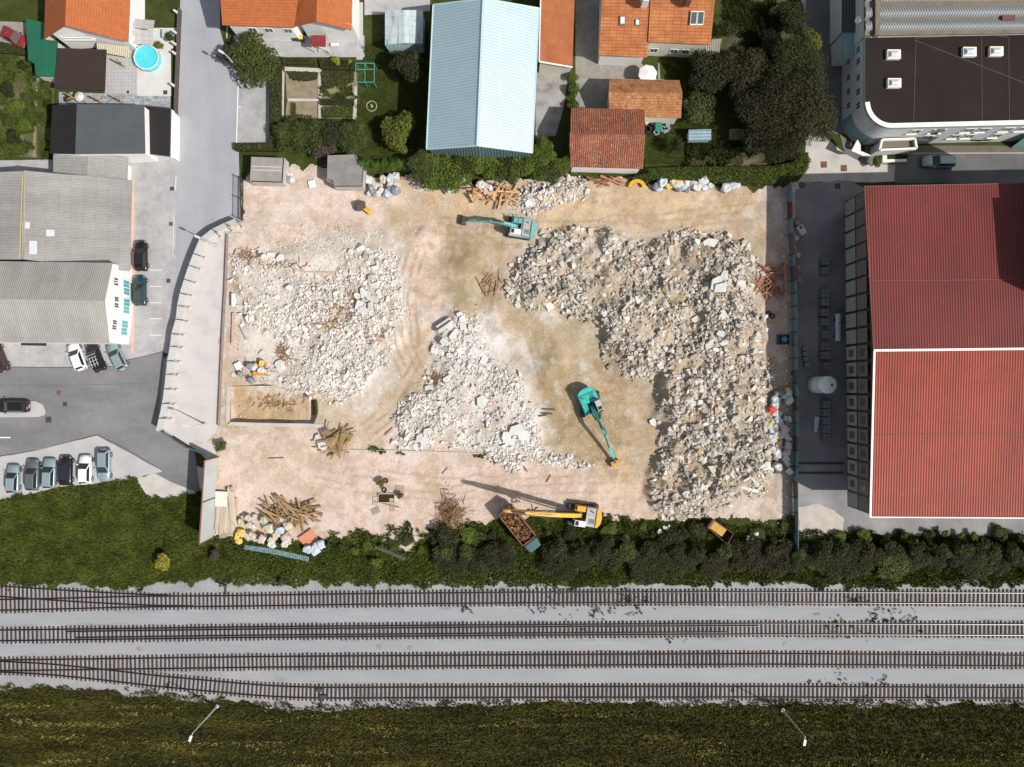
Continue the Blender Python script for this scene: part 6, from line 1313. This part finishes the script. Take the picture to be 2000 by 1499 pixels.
for (px,py,L_,an) in ((1012,893,2.6,2),(1010,900,2.4,2),(1024,912,1.8,-55),(1005,910,1.6,3)): plank(px,py,L_,R(an),.15,m_tim,'plank in the small rubble strip under the middle mound','planks under the middle mound',.16)
for (px,py,L_,an,lb) in ((755,985,3.8,-14,'long board along the dark water pit'),(760,842,1.5,42,'short board lying alone left of the middle mound'),(540,895,2.3,2,'thin pair of sticks on the pink dirt'),(870,956,1.0,-5,'short dark stick on the pink dirt'),(870,920,1.2,50,'thin branch on the pale dirt'),(1072,935,1.3,60,'curved dry branch on the pink dirt'),(475,650,2.2,-64,'rusty bar in the left rubble'),(1540,1010,2.0,-30,'pale pole near the fence end'),(1530,1050,2.5,70,'pale pole leaning in the grass by the fence end'),(1525,1055,2.0,10,'pale crossing pole in the grass by the fence end')): plank(px,py,L_,R(an),.12,m_tim if 'pale' not in lb else m_timp,lb,None,.12)
# branch heap
b=MB()
for k in range(420):
    px,py=rnd.gauss(882,13),rnd.gauss(1006,17);p=W(px,py);z=H1(p.x,p.y)+rnd.uniform(.05,1.1)*math.exp(-((px-882)/20)**2);a=rnd.random()*6.3;l=rnd.uniform(.3,1.4);b.bar(p+Vector((0,0,z)),p+Vector((math.cos(a)*l,math.sin(a)*l,z+rnd.uniform(-.2,.3))),rnd.uniform(.02,.07))
tag(b.build('branch_heap',mat('twigs',[(.16,.10,.05),(.30,.2,.11)],scale=1,rough=.9,island=[(.5,.45,.4),(1,1,1),(1.5,1.4,1.2)])),'brown heap of twigs and branches left of the rusty truck','brushwood',kind='stuff')
b=MB()
for k in range(900):
    c=rnd.choice([(560,520,60,12),(640,605,50,14),(700,600,30,50),(720,660,30,12),(500,720,30,14),(550,690,14,20),(540,790,50,16),(640,640,40,14),(1400,560,40,30),(860,745,20,8),(1490,560,10,16),(480,500,30,10)])
    px,py=rnd.gauss(c[0],c[2]*.5),rnd.gauss(c[1],c[3]*.5);p=W(px,py);z=H1(p.x,p.y)+.12;a=rnd.gauss(.6,1.0);l=rnd.uniform(.2,1.1);b.bar(p+Vector((0,0,z)),p+Vector((math.cos(a)*l,math.sin(a)*l,z+rnd.uniform(-.1,.2))),rnd.uniform(.02,.09))
tag(b.build('splintered_debris',mat('splinters',[(.22,.12,.05),(.34,.2,.1)],scale=1,rough=.9,island=[(.4,.4,.4),(1,1,1),(1.4,1.2,.9)])),'splintered brown wood and wire mixed into the rubble','debris',kind='stuff')
# bags
BG=[]
def bagmesh(seed):
    r=random.Random(seed);bm=bmesh.new();bmesh.ops.create_icosphere(bm,subdivisions=2,radius=1)
    for v in bm.verts:
        k=1+r.uniform(-.12,.12)+.15*math.sin(v.co.x*5+seed)*math.sin(v.co.y*4+seed*2);v.co=Vector((max(-.8,min(.8,v.co.x)),max(-.75,min(.75,v.co.y)),max(-.6,min(.7,v.co.z))))*k
    me=bpy.data.meshes.new('bag');bm.to_mesh(me);bm.free();return me
BM=[bagmesh(i) for i in range(6)]
BC=dict(white=flat('bag_white',(.50,.50,.49),rough=.6),blue=flat('bag_pale_blue',(.40,.47,.52),rough=.5),pink=flat('bag_pinkish',(.47,.38,.34),rough=.7),yellow=flat('bag_yellow',(.62,.42,.10),rough=.6),orange=flat('bag_orange',(.55,.22,.03),rough=.6),red=flat('bag_red',(.50,.04,.02),rough=.6),black=flat('bag_black',(.02,.02,.022),rough=.35),cream=flat('bag_cream',(.44,.40,.30),rough=.7),grey=flat('bag_grey',(.2,.22,.24),rough=.5))
_bm={}
def bag(px,py,s,col,label,group,z=0,sq=1):
    k=(rnd.randrange(6),col)
    if k not in _bm: q=BM[k[0]].copy();q.materials.append(BC[col]);_bm[k]=q
    o=bpy.data.objects.new('rubble_bag',_bm[k]);COL.objects.link(o);p=W(px,py);o.location=(p.x,p.y,max(0,H1(p.x,p.y))+s*.35+z);o.scale=(s*.55,s*.55*rnd.uniform(.7,1),s*.5*sq);o.rotation_euler=(0,0,rs());return tag(o,label,'bag',group)
CN={'white':'white','blue':'pale blue','pink':'pinkish','yellow':'yellow','orange':'orange','red':'red','black':'black','cream':'cream','grey':'grey'}
def bags(n,x0,x1,y0,y1,cols,where,s0=.7,s1=1.3):
    for k in range(n):
        c=rnd.choice(cols);bag(rnd.uniform(x0,x1),rnd.uniform(y0,y1),rnd.uniform(s0,s1),c,CN[c]+' rubbish bag '+where,'rubbish bags '+where,z=rnd.uniform(0,.35))
bags(22,512,572,1012,1062,['white','white','pink','cream','blue'],'below the lower left timber pile',.9,1.5)
bags(14,472,520,1005,1048,['yellow','cream','white','pink'],'between the board stack and the timber pile',.6,1.2)
bags(5,461,475,1035,1058,['yellow'],'at the foot of the board stack',.8,1.1)
bags(22,716,778,345,385,['white','pink','white','cream','blue','grey'],'in the heap right of the dark hut',.8,1.5)
bags(4,745,752,352,356,['yellow'],'in the heap right of the dark hut',.5,.8)
bags(56,1500,1540,765,925,['white','blue','blue','white','grey','pink'],'in the shaded heap by the right fence',.8,1.6)
bags(7,1500,1535,770,880,['orange','yellow'],'in the shaded heap by the right fence',.7,1.1);bags(2,1500,1508,798,802,['red'],'in the shaded heap by the right fence',1.1,1.3)
bags(7,1490,1510,820,835,['yellow','cream'],'at the sunlit edge of the right heap',.7,1.2)
bags(28,1268,1452,356,374,['white','blue','white','cream','pink','yellow','grey'],'along the foot of the long hedge',.8,1.7)
bags(8,560,574,340,358,['grey','white','black'],'beside the small concrete hut',.6,1.0)
bags(10,860,965,350,378,['white','blue','white'],'at the foot of the tree row',.8,1.4)
bags(6,598,632,1060,1078,['white','blue'],'on the orange board in the grass',1.0,1.6)
bags(10,1280,1330,1020,1058,['white'],'scattered in the embankment bushes',.4,.8);bags(5,1455,1475,1040,1055,['white'],'in the grass near the skip',.4,.7)
bags(6,465,520,712,745,['white','blue','grey'],'at the rubbish spot above the foundation pit',.8,1.2);bags(8,495,520,705,735,['yellow','cream','orange'],'at the rubbish spot above the foundation pit',.5,1.1)
bags(3,1490,1500,730,742,['blue'],'in the shade by the rubble edge',.5,.7)
# tarps / sheets
def sheet(px,py,w_,h_,ang,m,label,z=.3,cat='sheet',name='loose_sheet'):
    p=W(px,py);return tag(MB().box((p.x,p.y,max(0,H1(p.x,p.y))+z),(w_,h_,.05),rz=R(ang),rx=.06).build(name,m),label,cat)
sheet(435,974,1.8,2.2,-3,mat('cream_corr',[(.55,.58,.50),(.62,.65,.57)],scale=1,rough=.6,wave=('v',.2,.2,.02)),'cream corrugated sheet beside the hoarding',.5)
sheet(606,1054,2.3,2.4,35,flat('orange_board',(.50,.20,.11),rough=.7),'large orange board in the grass by the bags',.35,'board')
sheet(617,1075,1.3,1.2,35,flat('blue_tarp',(.35,.45,.52)),'crumpled pale blue tarp below the orange board',.4,'tarp')
sheet(510,722,1.0,.8,20,flat('brown_card',(.35,.25,.17)),'brown cardboard sheet at the rubbish spot',.5,'cardboard')
sheet(468,715,1.0,1.0,30,m_white,'white square panel at the rubbish spot',.5,'panel')
sheet(611,361,1.0,1.0,15,m_plaster,'white square slab lying near the huts',.3,'slab')
# arched yellow toy slide near hedge
b=MB()
for k in range(12):
    a=math.pi*k/11;a2=math.pi*(k+1)/11
    if k<11:
        c=W(1243,368);b.bar(c+Vector((math.cos(a)*1.0,math.sin(a)*.9,.5)),c+Vector((math.cos(a2)*1.0,math.sin(a2)*.9,.5)),.5,.35)
tag(b.build('yellow_chute',flat('chute_yellow',(.62,.38,.03),rough=.4)),'bent yellow plastic chute by the hedge foot','chute')
# barrels by right fence
for px,py,c,lb in ((1553,438,'orange','orange barrel beside the fence, topmost'),(1551,468,'yellow','tall yellow barrel behind the fence'),(1554,501,'yellow','small yellow barrel behind the fence'),(1555,524,'orange','upper orange drum of the pair behind the fence'),(1557,549,'orange','lower orange drum of the pair behind the fence'),(1535,762,'yellow','yellow drum in the bag heap by the fence')):
    p=W(px,py);t=thing('drum',lb,'drum',p,'drums along the right fence');MB().cyl(p,p+Vector((0,0,1.0)),.36,n=16).build('body',BC[c],t);MB().cyl(p+Vector((0,0,1.0)),p+Vector((0,0,1.04)),.3,n=16).build('lid',BC['cream'] if c=='yellow' else BC['grey'],t)
p=W(1561,452);t=thing('water_tank','white plastic tank lying tilted behind the right fence','tank',p);MB().box(p+Vector((0,0,.6)),(1.0,1.5,1.0),rz=.6).build('body',BC['white'],t,bev=.12);MB().cyl(p+Vector((-.2,.3,1.1)),p+Vector((-.2,.3,1.2)),.2).build('lid',m_iron,t)
p=W(1528,664);t=thing('blue_barrel_crate','blue barrel standing in a dark crate in the shade','barrel',p);MB().cyl(p,p+Vector((0,0,1)),.4,n=16).build('barrel',flat('barrel_blue',(.03,.18,.28),rough=.4),t);b=MB();openbox(b,[p+Vector((-.8,-.7,0)),p+Vector((.8,-.7,0)),p+Vector((.8,.7,0)),p+Vector((-.8,.7,0))],.05,.6);b.build('crate',m_steel,t)
# silo + horizontal tank
p=W(1590,752);t=thing('storage_silo','large white upright storage silo in the shaded works yard','silo',p);m_silo=mat('silo_white',[(.50,.55,.56),(.62,.66,.66)],scale=1,rough=.45,stretch=(1,1,.3))
MB().cyl(p+Vector((0,0,.5)),p+Vector((0,0,5.0)),1.2,n=36).build('body',m_silo,t,smooth=False)
rings=[[(p.x+math.cos(2*math.pi*k/36)*1.2*math.cos(f),p.y+math.sin(2*math.pi*k/36)*1.2*math.cos(f),5.0+.4*math.sin(f)) for k in range(36)] for f in (0,.4,.8,1.2,1.5)]
tp=MB().loft(rings).build('dome_top',m_silo,t);MB().cyl(p+Vector((.3,0,5.3)),p+Vector((.3,0,5.5)),.16).build('cap',m_iron,tp)
for k in range(4):
    a=k*math.pi/2+.7;MB().bar(p+Vector((math.cos(a),math.sin(a),0)),p+Vector((math.cos(a),math.sin(a),.6)),.15).build('leg',m_iron,t)
for z in (3.6,3.9): MB().cyl(p+Vector((0,0,z)),p+Vector((0,0,z+.05)),1.215,n=36).build('band',m_iron,t)
p=W(1632,641);t=thing('gas_tank','horizontal pale blue cylindrical tank against the red roofed hall','tank',p)
MB().cyl(p+Vector((0,-1.95,.9)),p+Vector((0,1.95,.9)),.42,n=20).build('body',mat('tank_blue',[(.38,.46,.5),(.46,.54,.57)],scale=1,rough=.4),t)
for s in (-1.2,1.2): MB().box(p+Vector((0,s,.3)),(.7,.2,.6)).build('saddle',m_iron,t)
MB().cyl(p+Vector((0,.6,1.3)),p+Vector((0,.6,1.45)),.12).build('valve',m_iron,t)
# stacked cage pallets in yard
m_cage=mat('caged_stack',[(.15,.165,.175),(.20,.215,.225)],scale=1,rough=.6,grid=(.55,1.05,.04,.35))
for px,py,w_,h_,lb in ((1607,513,1.3,1.1,'upper'),(1607,531,1.3,1.1,'second'),(1606,575,1.3,1.2,'third'),(1606,592,1.3,1.2,'fourth'),(1606,612,1.3,1.1,'fifth'),(1606,630,1.3,1.1,'sixth'),(1607,655,1.3,1.1,'seventh'),(1607,678,1.4,1.1,'eighth'),(1607,695,1.4,1.1,'ninth'),(1610,716,1.4,1.1,'tenth'),(1609,790,1.2,1.1,'eleventh'),(1609,806,1.2,1.1,'twelfth'),(1609,822,1.2,1.1,'thirteenth'),(1609,838,1.2,1.1,'fourteenth'),(1609,853,1.2,1.0,'lowest')):
    p=W(px,py);t=thing('pallet_cage',lb+' grey pallet cage counted down the line in the shaded works yard','pallet cage',p,'pallet cages in the works yard')
    MB().box(p+Vector((0,0,.08)),(w_,h_,.14)).build('pallet',m_timr,t);MB().box(p+Vector((0,0,.62)),(w_-.05,h_-.05,.9)).build('cage',m_cage,t)
for px,py in ((1570,682),(1570,692),(1571,702),(1573,713)):
    p=W(px,py);tag(MB().box(p+Vector((0,0,.35)),(.7,.6,.7)).build('box',BC['grey'],bev=.04),'small grey green crate in the short column beside the fence','crate','small crates beside the fence')
p=W(1592,830);tag(MB().slab([p+Vector((-.3,-1.1,.3)),p+Vector((.1,-1.1,.4)),p+Vector((.4,1.1,.6)),p+Vector((-.2,1.2,.3))],.1).build('crumpled_tarp',BC['blue']),'narrow crumpled blue tarp in the shaded works yard','tarp')
for y_ in (905,924): 
    p,q=W(1552,y_),W(1648,y_);tag(MB().bar(p+Vector((0,0,.03)),q+Vector((0,0,.03)),.35,.05).build('drain_channel',m_iron),'dark drain channel across the works yard, '+('upper' if y_==905 else 'lower')+' one','drain')
# water pit, pallets, tyres
p=W(755,973);t=thing('water_pit','dark rectangular water pit with timber edge in the lower yard','pit',p);g=H1(p.x,p.y)+.1
MB().box((p.x,p.y,g),(2.3,1.2,.06)).build('water',flat('dark_water',(.03,.025,.01),rough=.1),t);b=MB();openbox(b,[(p.x-1.25,p.y-.7,0),(p.x+1.25,p.y-.7,0),(p.x+1.25,p.y+.7,0),(p.x-1.25,p.y+.7,0)],-.1,g+.16,.1);b.build('rim',m_timp,t)
def pallet(px,py,ang,label,z=.0,m=None,w_=1.2,h_=.9):
    p=W(px,py);g=H1(p.x,p.y)+z;t=thing('wooden_pallet',label,'pallet',(p.x,p.y,g),'loose pallets',rz=R(ang));t['_w']=(0,0,0)
    b=MB()
    for k in range(6): b.box((0,-h_/2+.08+k*(h_-.16)/5,.12),(w_,.1,.03))
    b.build('slats',m or m_timp,t);b=MB()
    for xx in (-w_/2+.06,0,w_/2-.06): b.box((xx,0,.05),(.1,h_,.1))
    b.build('bearers',m_timr,t)
pallet(734,998,25,'pallet lying skewed below the water pit');pallet(766,986,92,'long pallet at the right end of the water pit',w_=1.9,h_=.75);pallet(733,979,88,'pallet leaning at the left end of the water pit',w_=1.3,h_=.7)
pallet(1340,439,8,'small wooden pallet on the sandy track above the right heap');pallet(437,1045,4,'pallet at the lower end of the board stack');pallet(641,845,25,'dark pallet on the heap below the foundation pit',z=.9,m=m_tim)
pallet(782,955,-5,'pallet by the two tyres')
for px,py,lb in ((754,939,'upper tyre lying above the water pit'),(751,957,'lower tyre lying above the water pit'),(1500,613,'tyre lying in the shade by the rubble edge'),(1508,618,'second tyre lying in the shade by the rubble edge')):
    p=W(px,py);g=H1(p.x,p.y);rings=[[(p.x+math.cos(2*math.pi*k/20)*(.28+.1*math.cos(a)),p.y+math.sin(2*math.pi*k/20)*(.28+.1*math.cos(a)),g+.13+.1*math.sin(a)) for k in range(20)] for a in [2*math.pi*j/8 for j in range(9)]]
    tag(MB().loft(rings,cap=False).build('tyre',m_tyre),lb,'tyre','loose tyres on the site')
# pool
p=W(288,114,.6);t=thing('round_pool','round turquoise above-ground pool on the white terrace','pool',(p.x,p.y,0));c=Vector((p.x,p.y,0))
m_pw=mat('pool_water',[(.06,.50,.58),(.09,.58,.66)],scale=1.2,rough=.08,spec=.6)
b=MB();n=28
def rg(r_,z): return [(c.x+math.cos(2*math.pi*k/n)*r_,c.y+math.sin(2*math.pi*k/n)*r_,z) for k in range(n)]
MB().loft([rg(1.78,0),rg(1.78,.95),rg(1.66,.95),rg(1.66,.1)],cap=False).build('pool_wall',flat('pool_blue',(.10,.50,.60),rough=.4),t)
MB().cyl(c+Vector((0,0,.05)),c+Vector((0,0,.82)),1.655,n=n).build('water',m_pw,t)
b=MB();b.loft([rg(1.82,.94),rg(1.82,1.0),rg(1.66,1.0),rg(1.66,.94)],cap=False);b.build('pool_rim',flat('rim_white',(.55,.62,.63)),t)
for k in range(10):
    a=2*math.pi*k/10;q=c+Vector((math.cos(a)*1.86,math.sin(a)*1.86,0));MB().bar(q,q+Vector((0,0,1)),.07).build('post',m_white,t)
b=MB();b.bar(c+Vector((-1.4,1.6,0)),c+Vector((-1.25,1.3,1.3)),.06).bar(c+Vector((-1.9,1.7,0)),c+Vector((-1.25,1.3,1.3)),.06);b.build('ladder',m_iron,t)
# parasols
def parasol(px,py,r_,h,label,m,closed=False):
    p=W(px,py,h);t=thing('parasol',label,'parasol',(p.x,p.y,0));MB().cyl((p.x,p.y,0),(p.x,p.y,h),.04,n=8).build('pole',m_pole,t)
    n=8;b=MB();rim=[(p.x+math.cos(2*math.pi*k/n+.2)*r_,p.y+math.sin(2*math.pi*k/n+.2)*r_,h-.35) for k in range(n)]
    b.add([(p.x,p.y,h)]+rim,[(0,1+k,1+(k+1)%n) for k in range(n)]);b.build('canopy',m,t)
parasol(1266,143,1.35,2.6,'white octagonal parasol between the orange house and the mossy outhouse',m_white);parasol(152,187,.7,2.0,'small closed pale parasol beside the carport',m_sheetwhite)
# garden fence white along plot, frames, boundary posts
t=thing('picket_fence','low white picket fence along the left of the vegetable plot','fence',W(554,185));b=MB()
for k in range(40): q=W(554-k*.03,142+k*2.2);b.box(q+Vector((0,0,.3)),(.07,.09,.6))
b.build('pickets',m_white,t);MB().bar(W(555,140,.45),W(553,233,.45),.05).build('rail',m_white,t)
t=thing('trellis_frame','turquoise metal trellis frame in the flower garden','trellis',W(713,142));m_tq=flat('turquoise_pipe',(.08,.4,.36),rough=.4);b=MB()
for px in (695,713,731): b.bar(W(px,124,2),W(px,161,2),.06)
for py in (124,136,161): b.bar(W(695,py,2),W(731,py,2),.06)
b.build('top_bars',m_tq,t)
for px in (695,713,731):
    for py in (124,161): q=W(px,py,2);MB().bar((q.x,q.y,0),q,.06).build('post',m_tq,t)
t=thing('front_wall','dark boundary wall with pale piers along the pool terrace','wall',W(345,150));MB().bar(W(351,18,.5),W(343,225,.5),.22,1.0).build('wall',m_steel,t)
for py in (30,70,92,110,172): q=W(350-(py-20)*.04,py);MB().box(q+Vector((0,0,.7)),(.55,.3,1.2),rz=-.6).build('pier',m_sheetwhite,t)
for px,py,c,lb in ((575,77,'grey','dark green wheelie bin at the house wall'),(583,78,'red','brown wheelie bin between two others'),(591,79,'yellow','yellow lidded wheelie bin at the house wall')):
    p=W(px,py);t=thing('wheelie_bin',lb,'bin',p,'bins at the house wall');MB().box(p+Vector((0,0,.5)),(.55,.6,1.0)).build('body',flat('bin_green',(.03,.06,.03)),t);MB().box(p+Vector((0,0,1.04)),(.6,.65,.08)).build('lid',BC[c] if c!='red' else flat('bin_brown',(.08,.035,.02)),t)
p=W(655,90);t=thing('garden_bench','white bench against the gable wall beside the red porch','bench',p);MB().box(p+Vector((0,0,.45)),(1.1,.4,.06)).build('seat',m_white,t)
for s in (-.45,.45): MB().box(p+Vector((s,0,.21)),(.06,.35,.42)).build('leg',m_white,t)
p=W(726,208);t=thing('garden_fountain','small stone ring with a central ornament on the lawn','garden ornament',p)
rings=[[(p.x+math.cos(2*math.pi*k/24)*(.72+.07*math.cos(a)),p.y+math.sin(2*math.pi*k/24)*(.72+.07*math.cos(a)),.07+.08*math.sin(a)) for k in range(24)] for a in [2*math.pi*j/6 for j in range(7)]]
MB().loft(rings,cap=False).build('stone_ring',mat('ring_stone',[(.28,.23,.14),(.38,.33,.22)],scale=5,rough=.9),t);MB().cyl(p,p+Vector((0,0,.7)),.2,.06,n=10).build('ornament',m_conc,t)
for a in [(0,.35,.35),(1,.2,.8)]: pass
p=W(325,70);t=thing('garden_table','pale blue table beside the front wall','table',p);MB().box(p+Vector((0,0,.72)),(.6,1.2,.05)).build('table_top',BC['blue'],t)
for sx in (-.25,.25):
    for sy in (-.5,.5): MB().bar(p+Vector((sx,sy,0)),p+Vector((sx,sy,.7)),.05).build('leg',m_white,t)
t=thing('raised_bed','timber framed raised bed with lime green salad','garden bed',W(1438,263));b=MB();q=[W(1425,274),W(1452,274),W(1452,254),W(1425,254)];openbox(b,q,0,.35,.08);b.build('frame',m_timp,t);MB().slab([v+Vector((0,0,.3)) for v in q],.1).build('salad',mat('salad',[(.10,.13,.02),(.2,.24,.04)],scale=5,rough=.9,detail=6),t,origin=q[0])
p=W(1432,120);tag(MB().box(p+Vector((0,0,.5)),(.5,1.3,.9)).build('white_crate',BC['white'],bev=.05),'narrow white crate standing among the dark garden plants','crate')
p=W(1286,245);
for k in range(14): 
    q=W(1270+rnd.uniform(-8,36),rnd.uniform(240,262));tag(MB().box(q+Vector((0,0,.25)),(rnd.uniform(.4,1),rnd.uniform(.3,.8),.5),rz=rs()).build('junk_box',BC[rnd.choice(['white','grey','cream','black'])],bev=.03),'piece of stored junk beside the mossy outhouse','junk','junk beside the mossy outhouse')
q=W(1285,251);tag(MB().box(q+Vector((0,0,.5)),(1.0,1.3,.5)).build('green_box',flat('green_lid',(.02,.16,.09)),bev=.05),'green lidded box in the junk beside the mossy outhouse','box')
# broken pieces along tree row, antenna dish
p=W(1678,40,8.2);t=thing('satellite_dish','white satellite dish on the edge of the barrel roofed works','dish',p);MB().cyl(p,p+Vector((-.25,0,.15)),.25,.45,n=16).build('dish',m_white,t);MB().bar(p,p+Vector((.5,0,-.3)),.06).build('arm',m_iron,t)
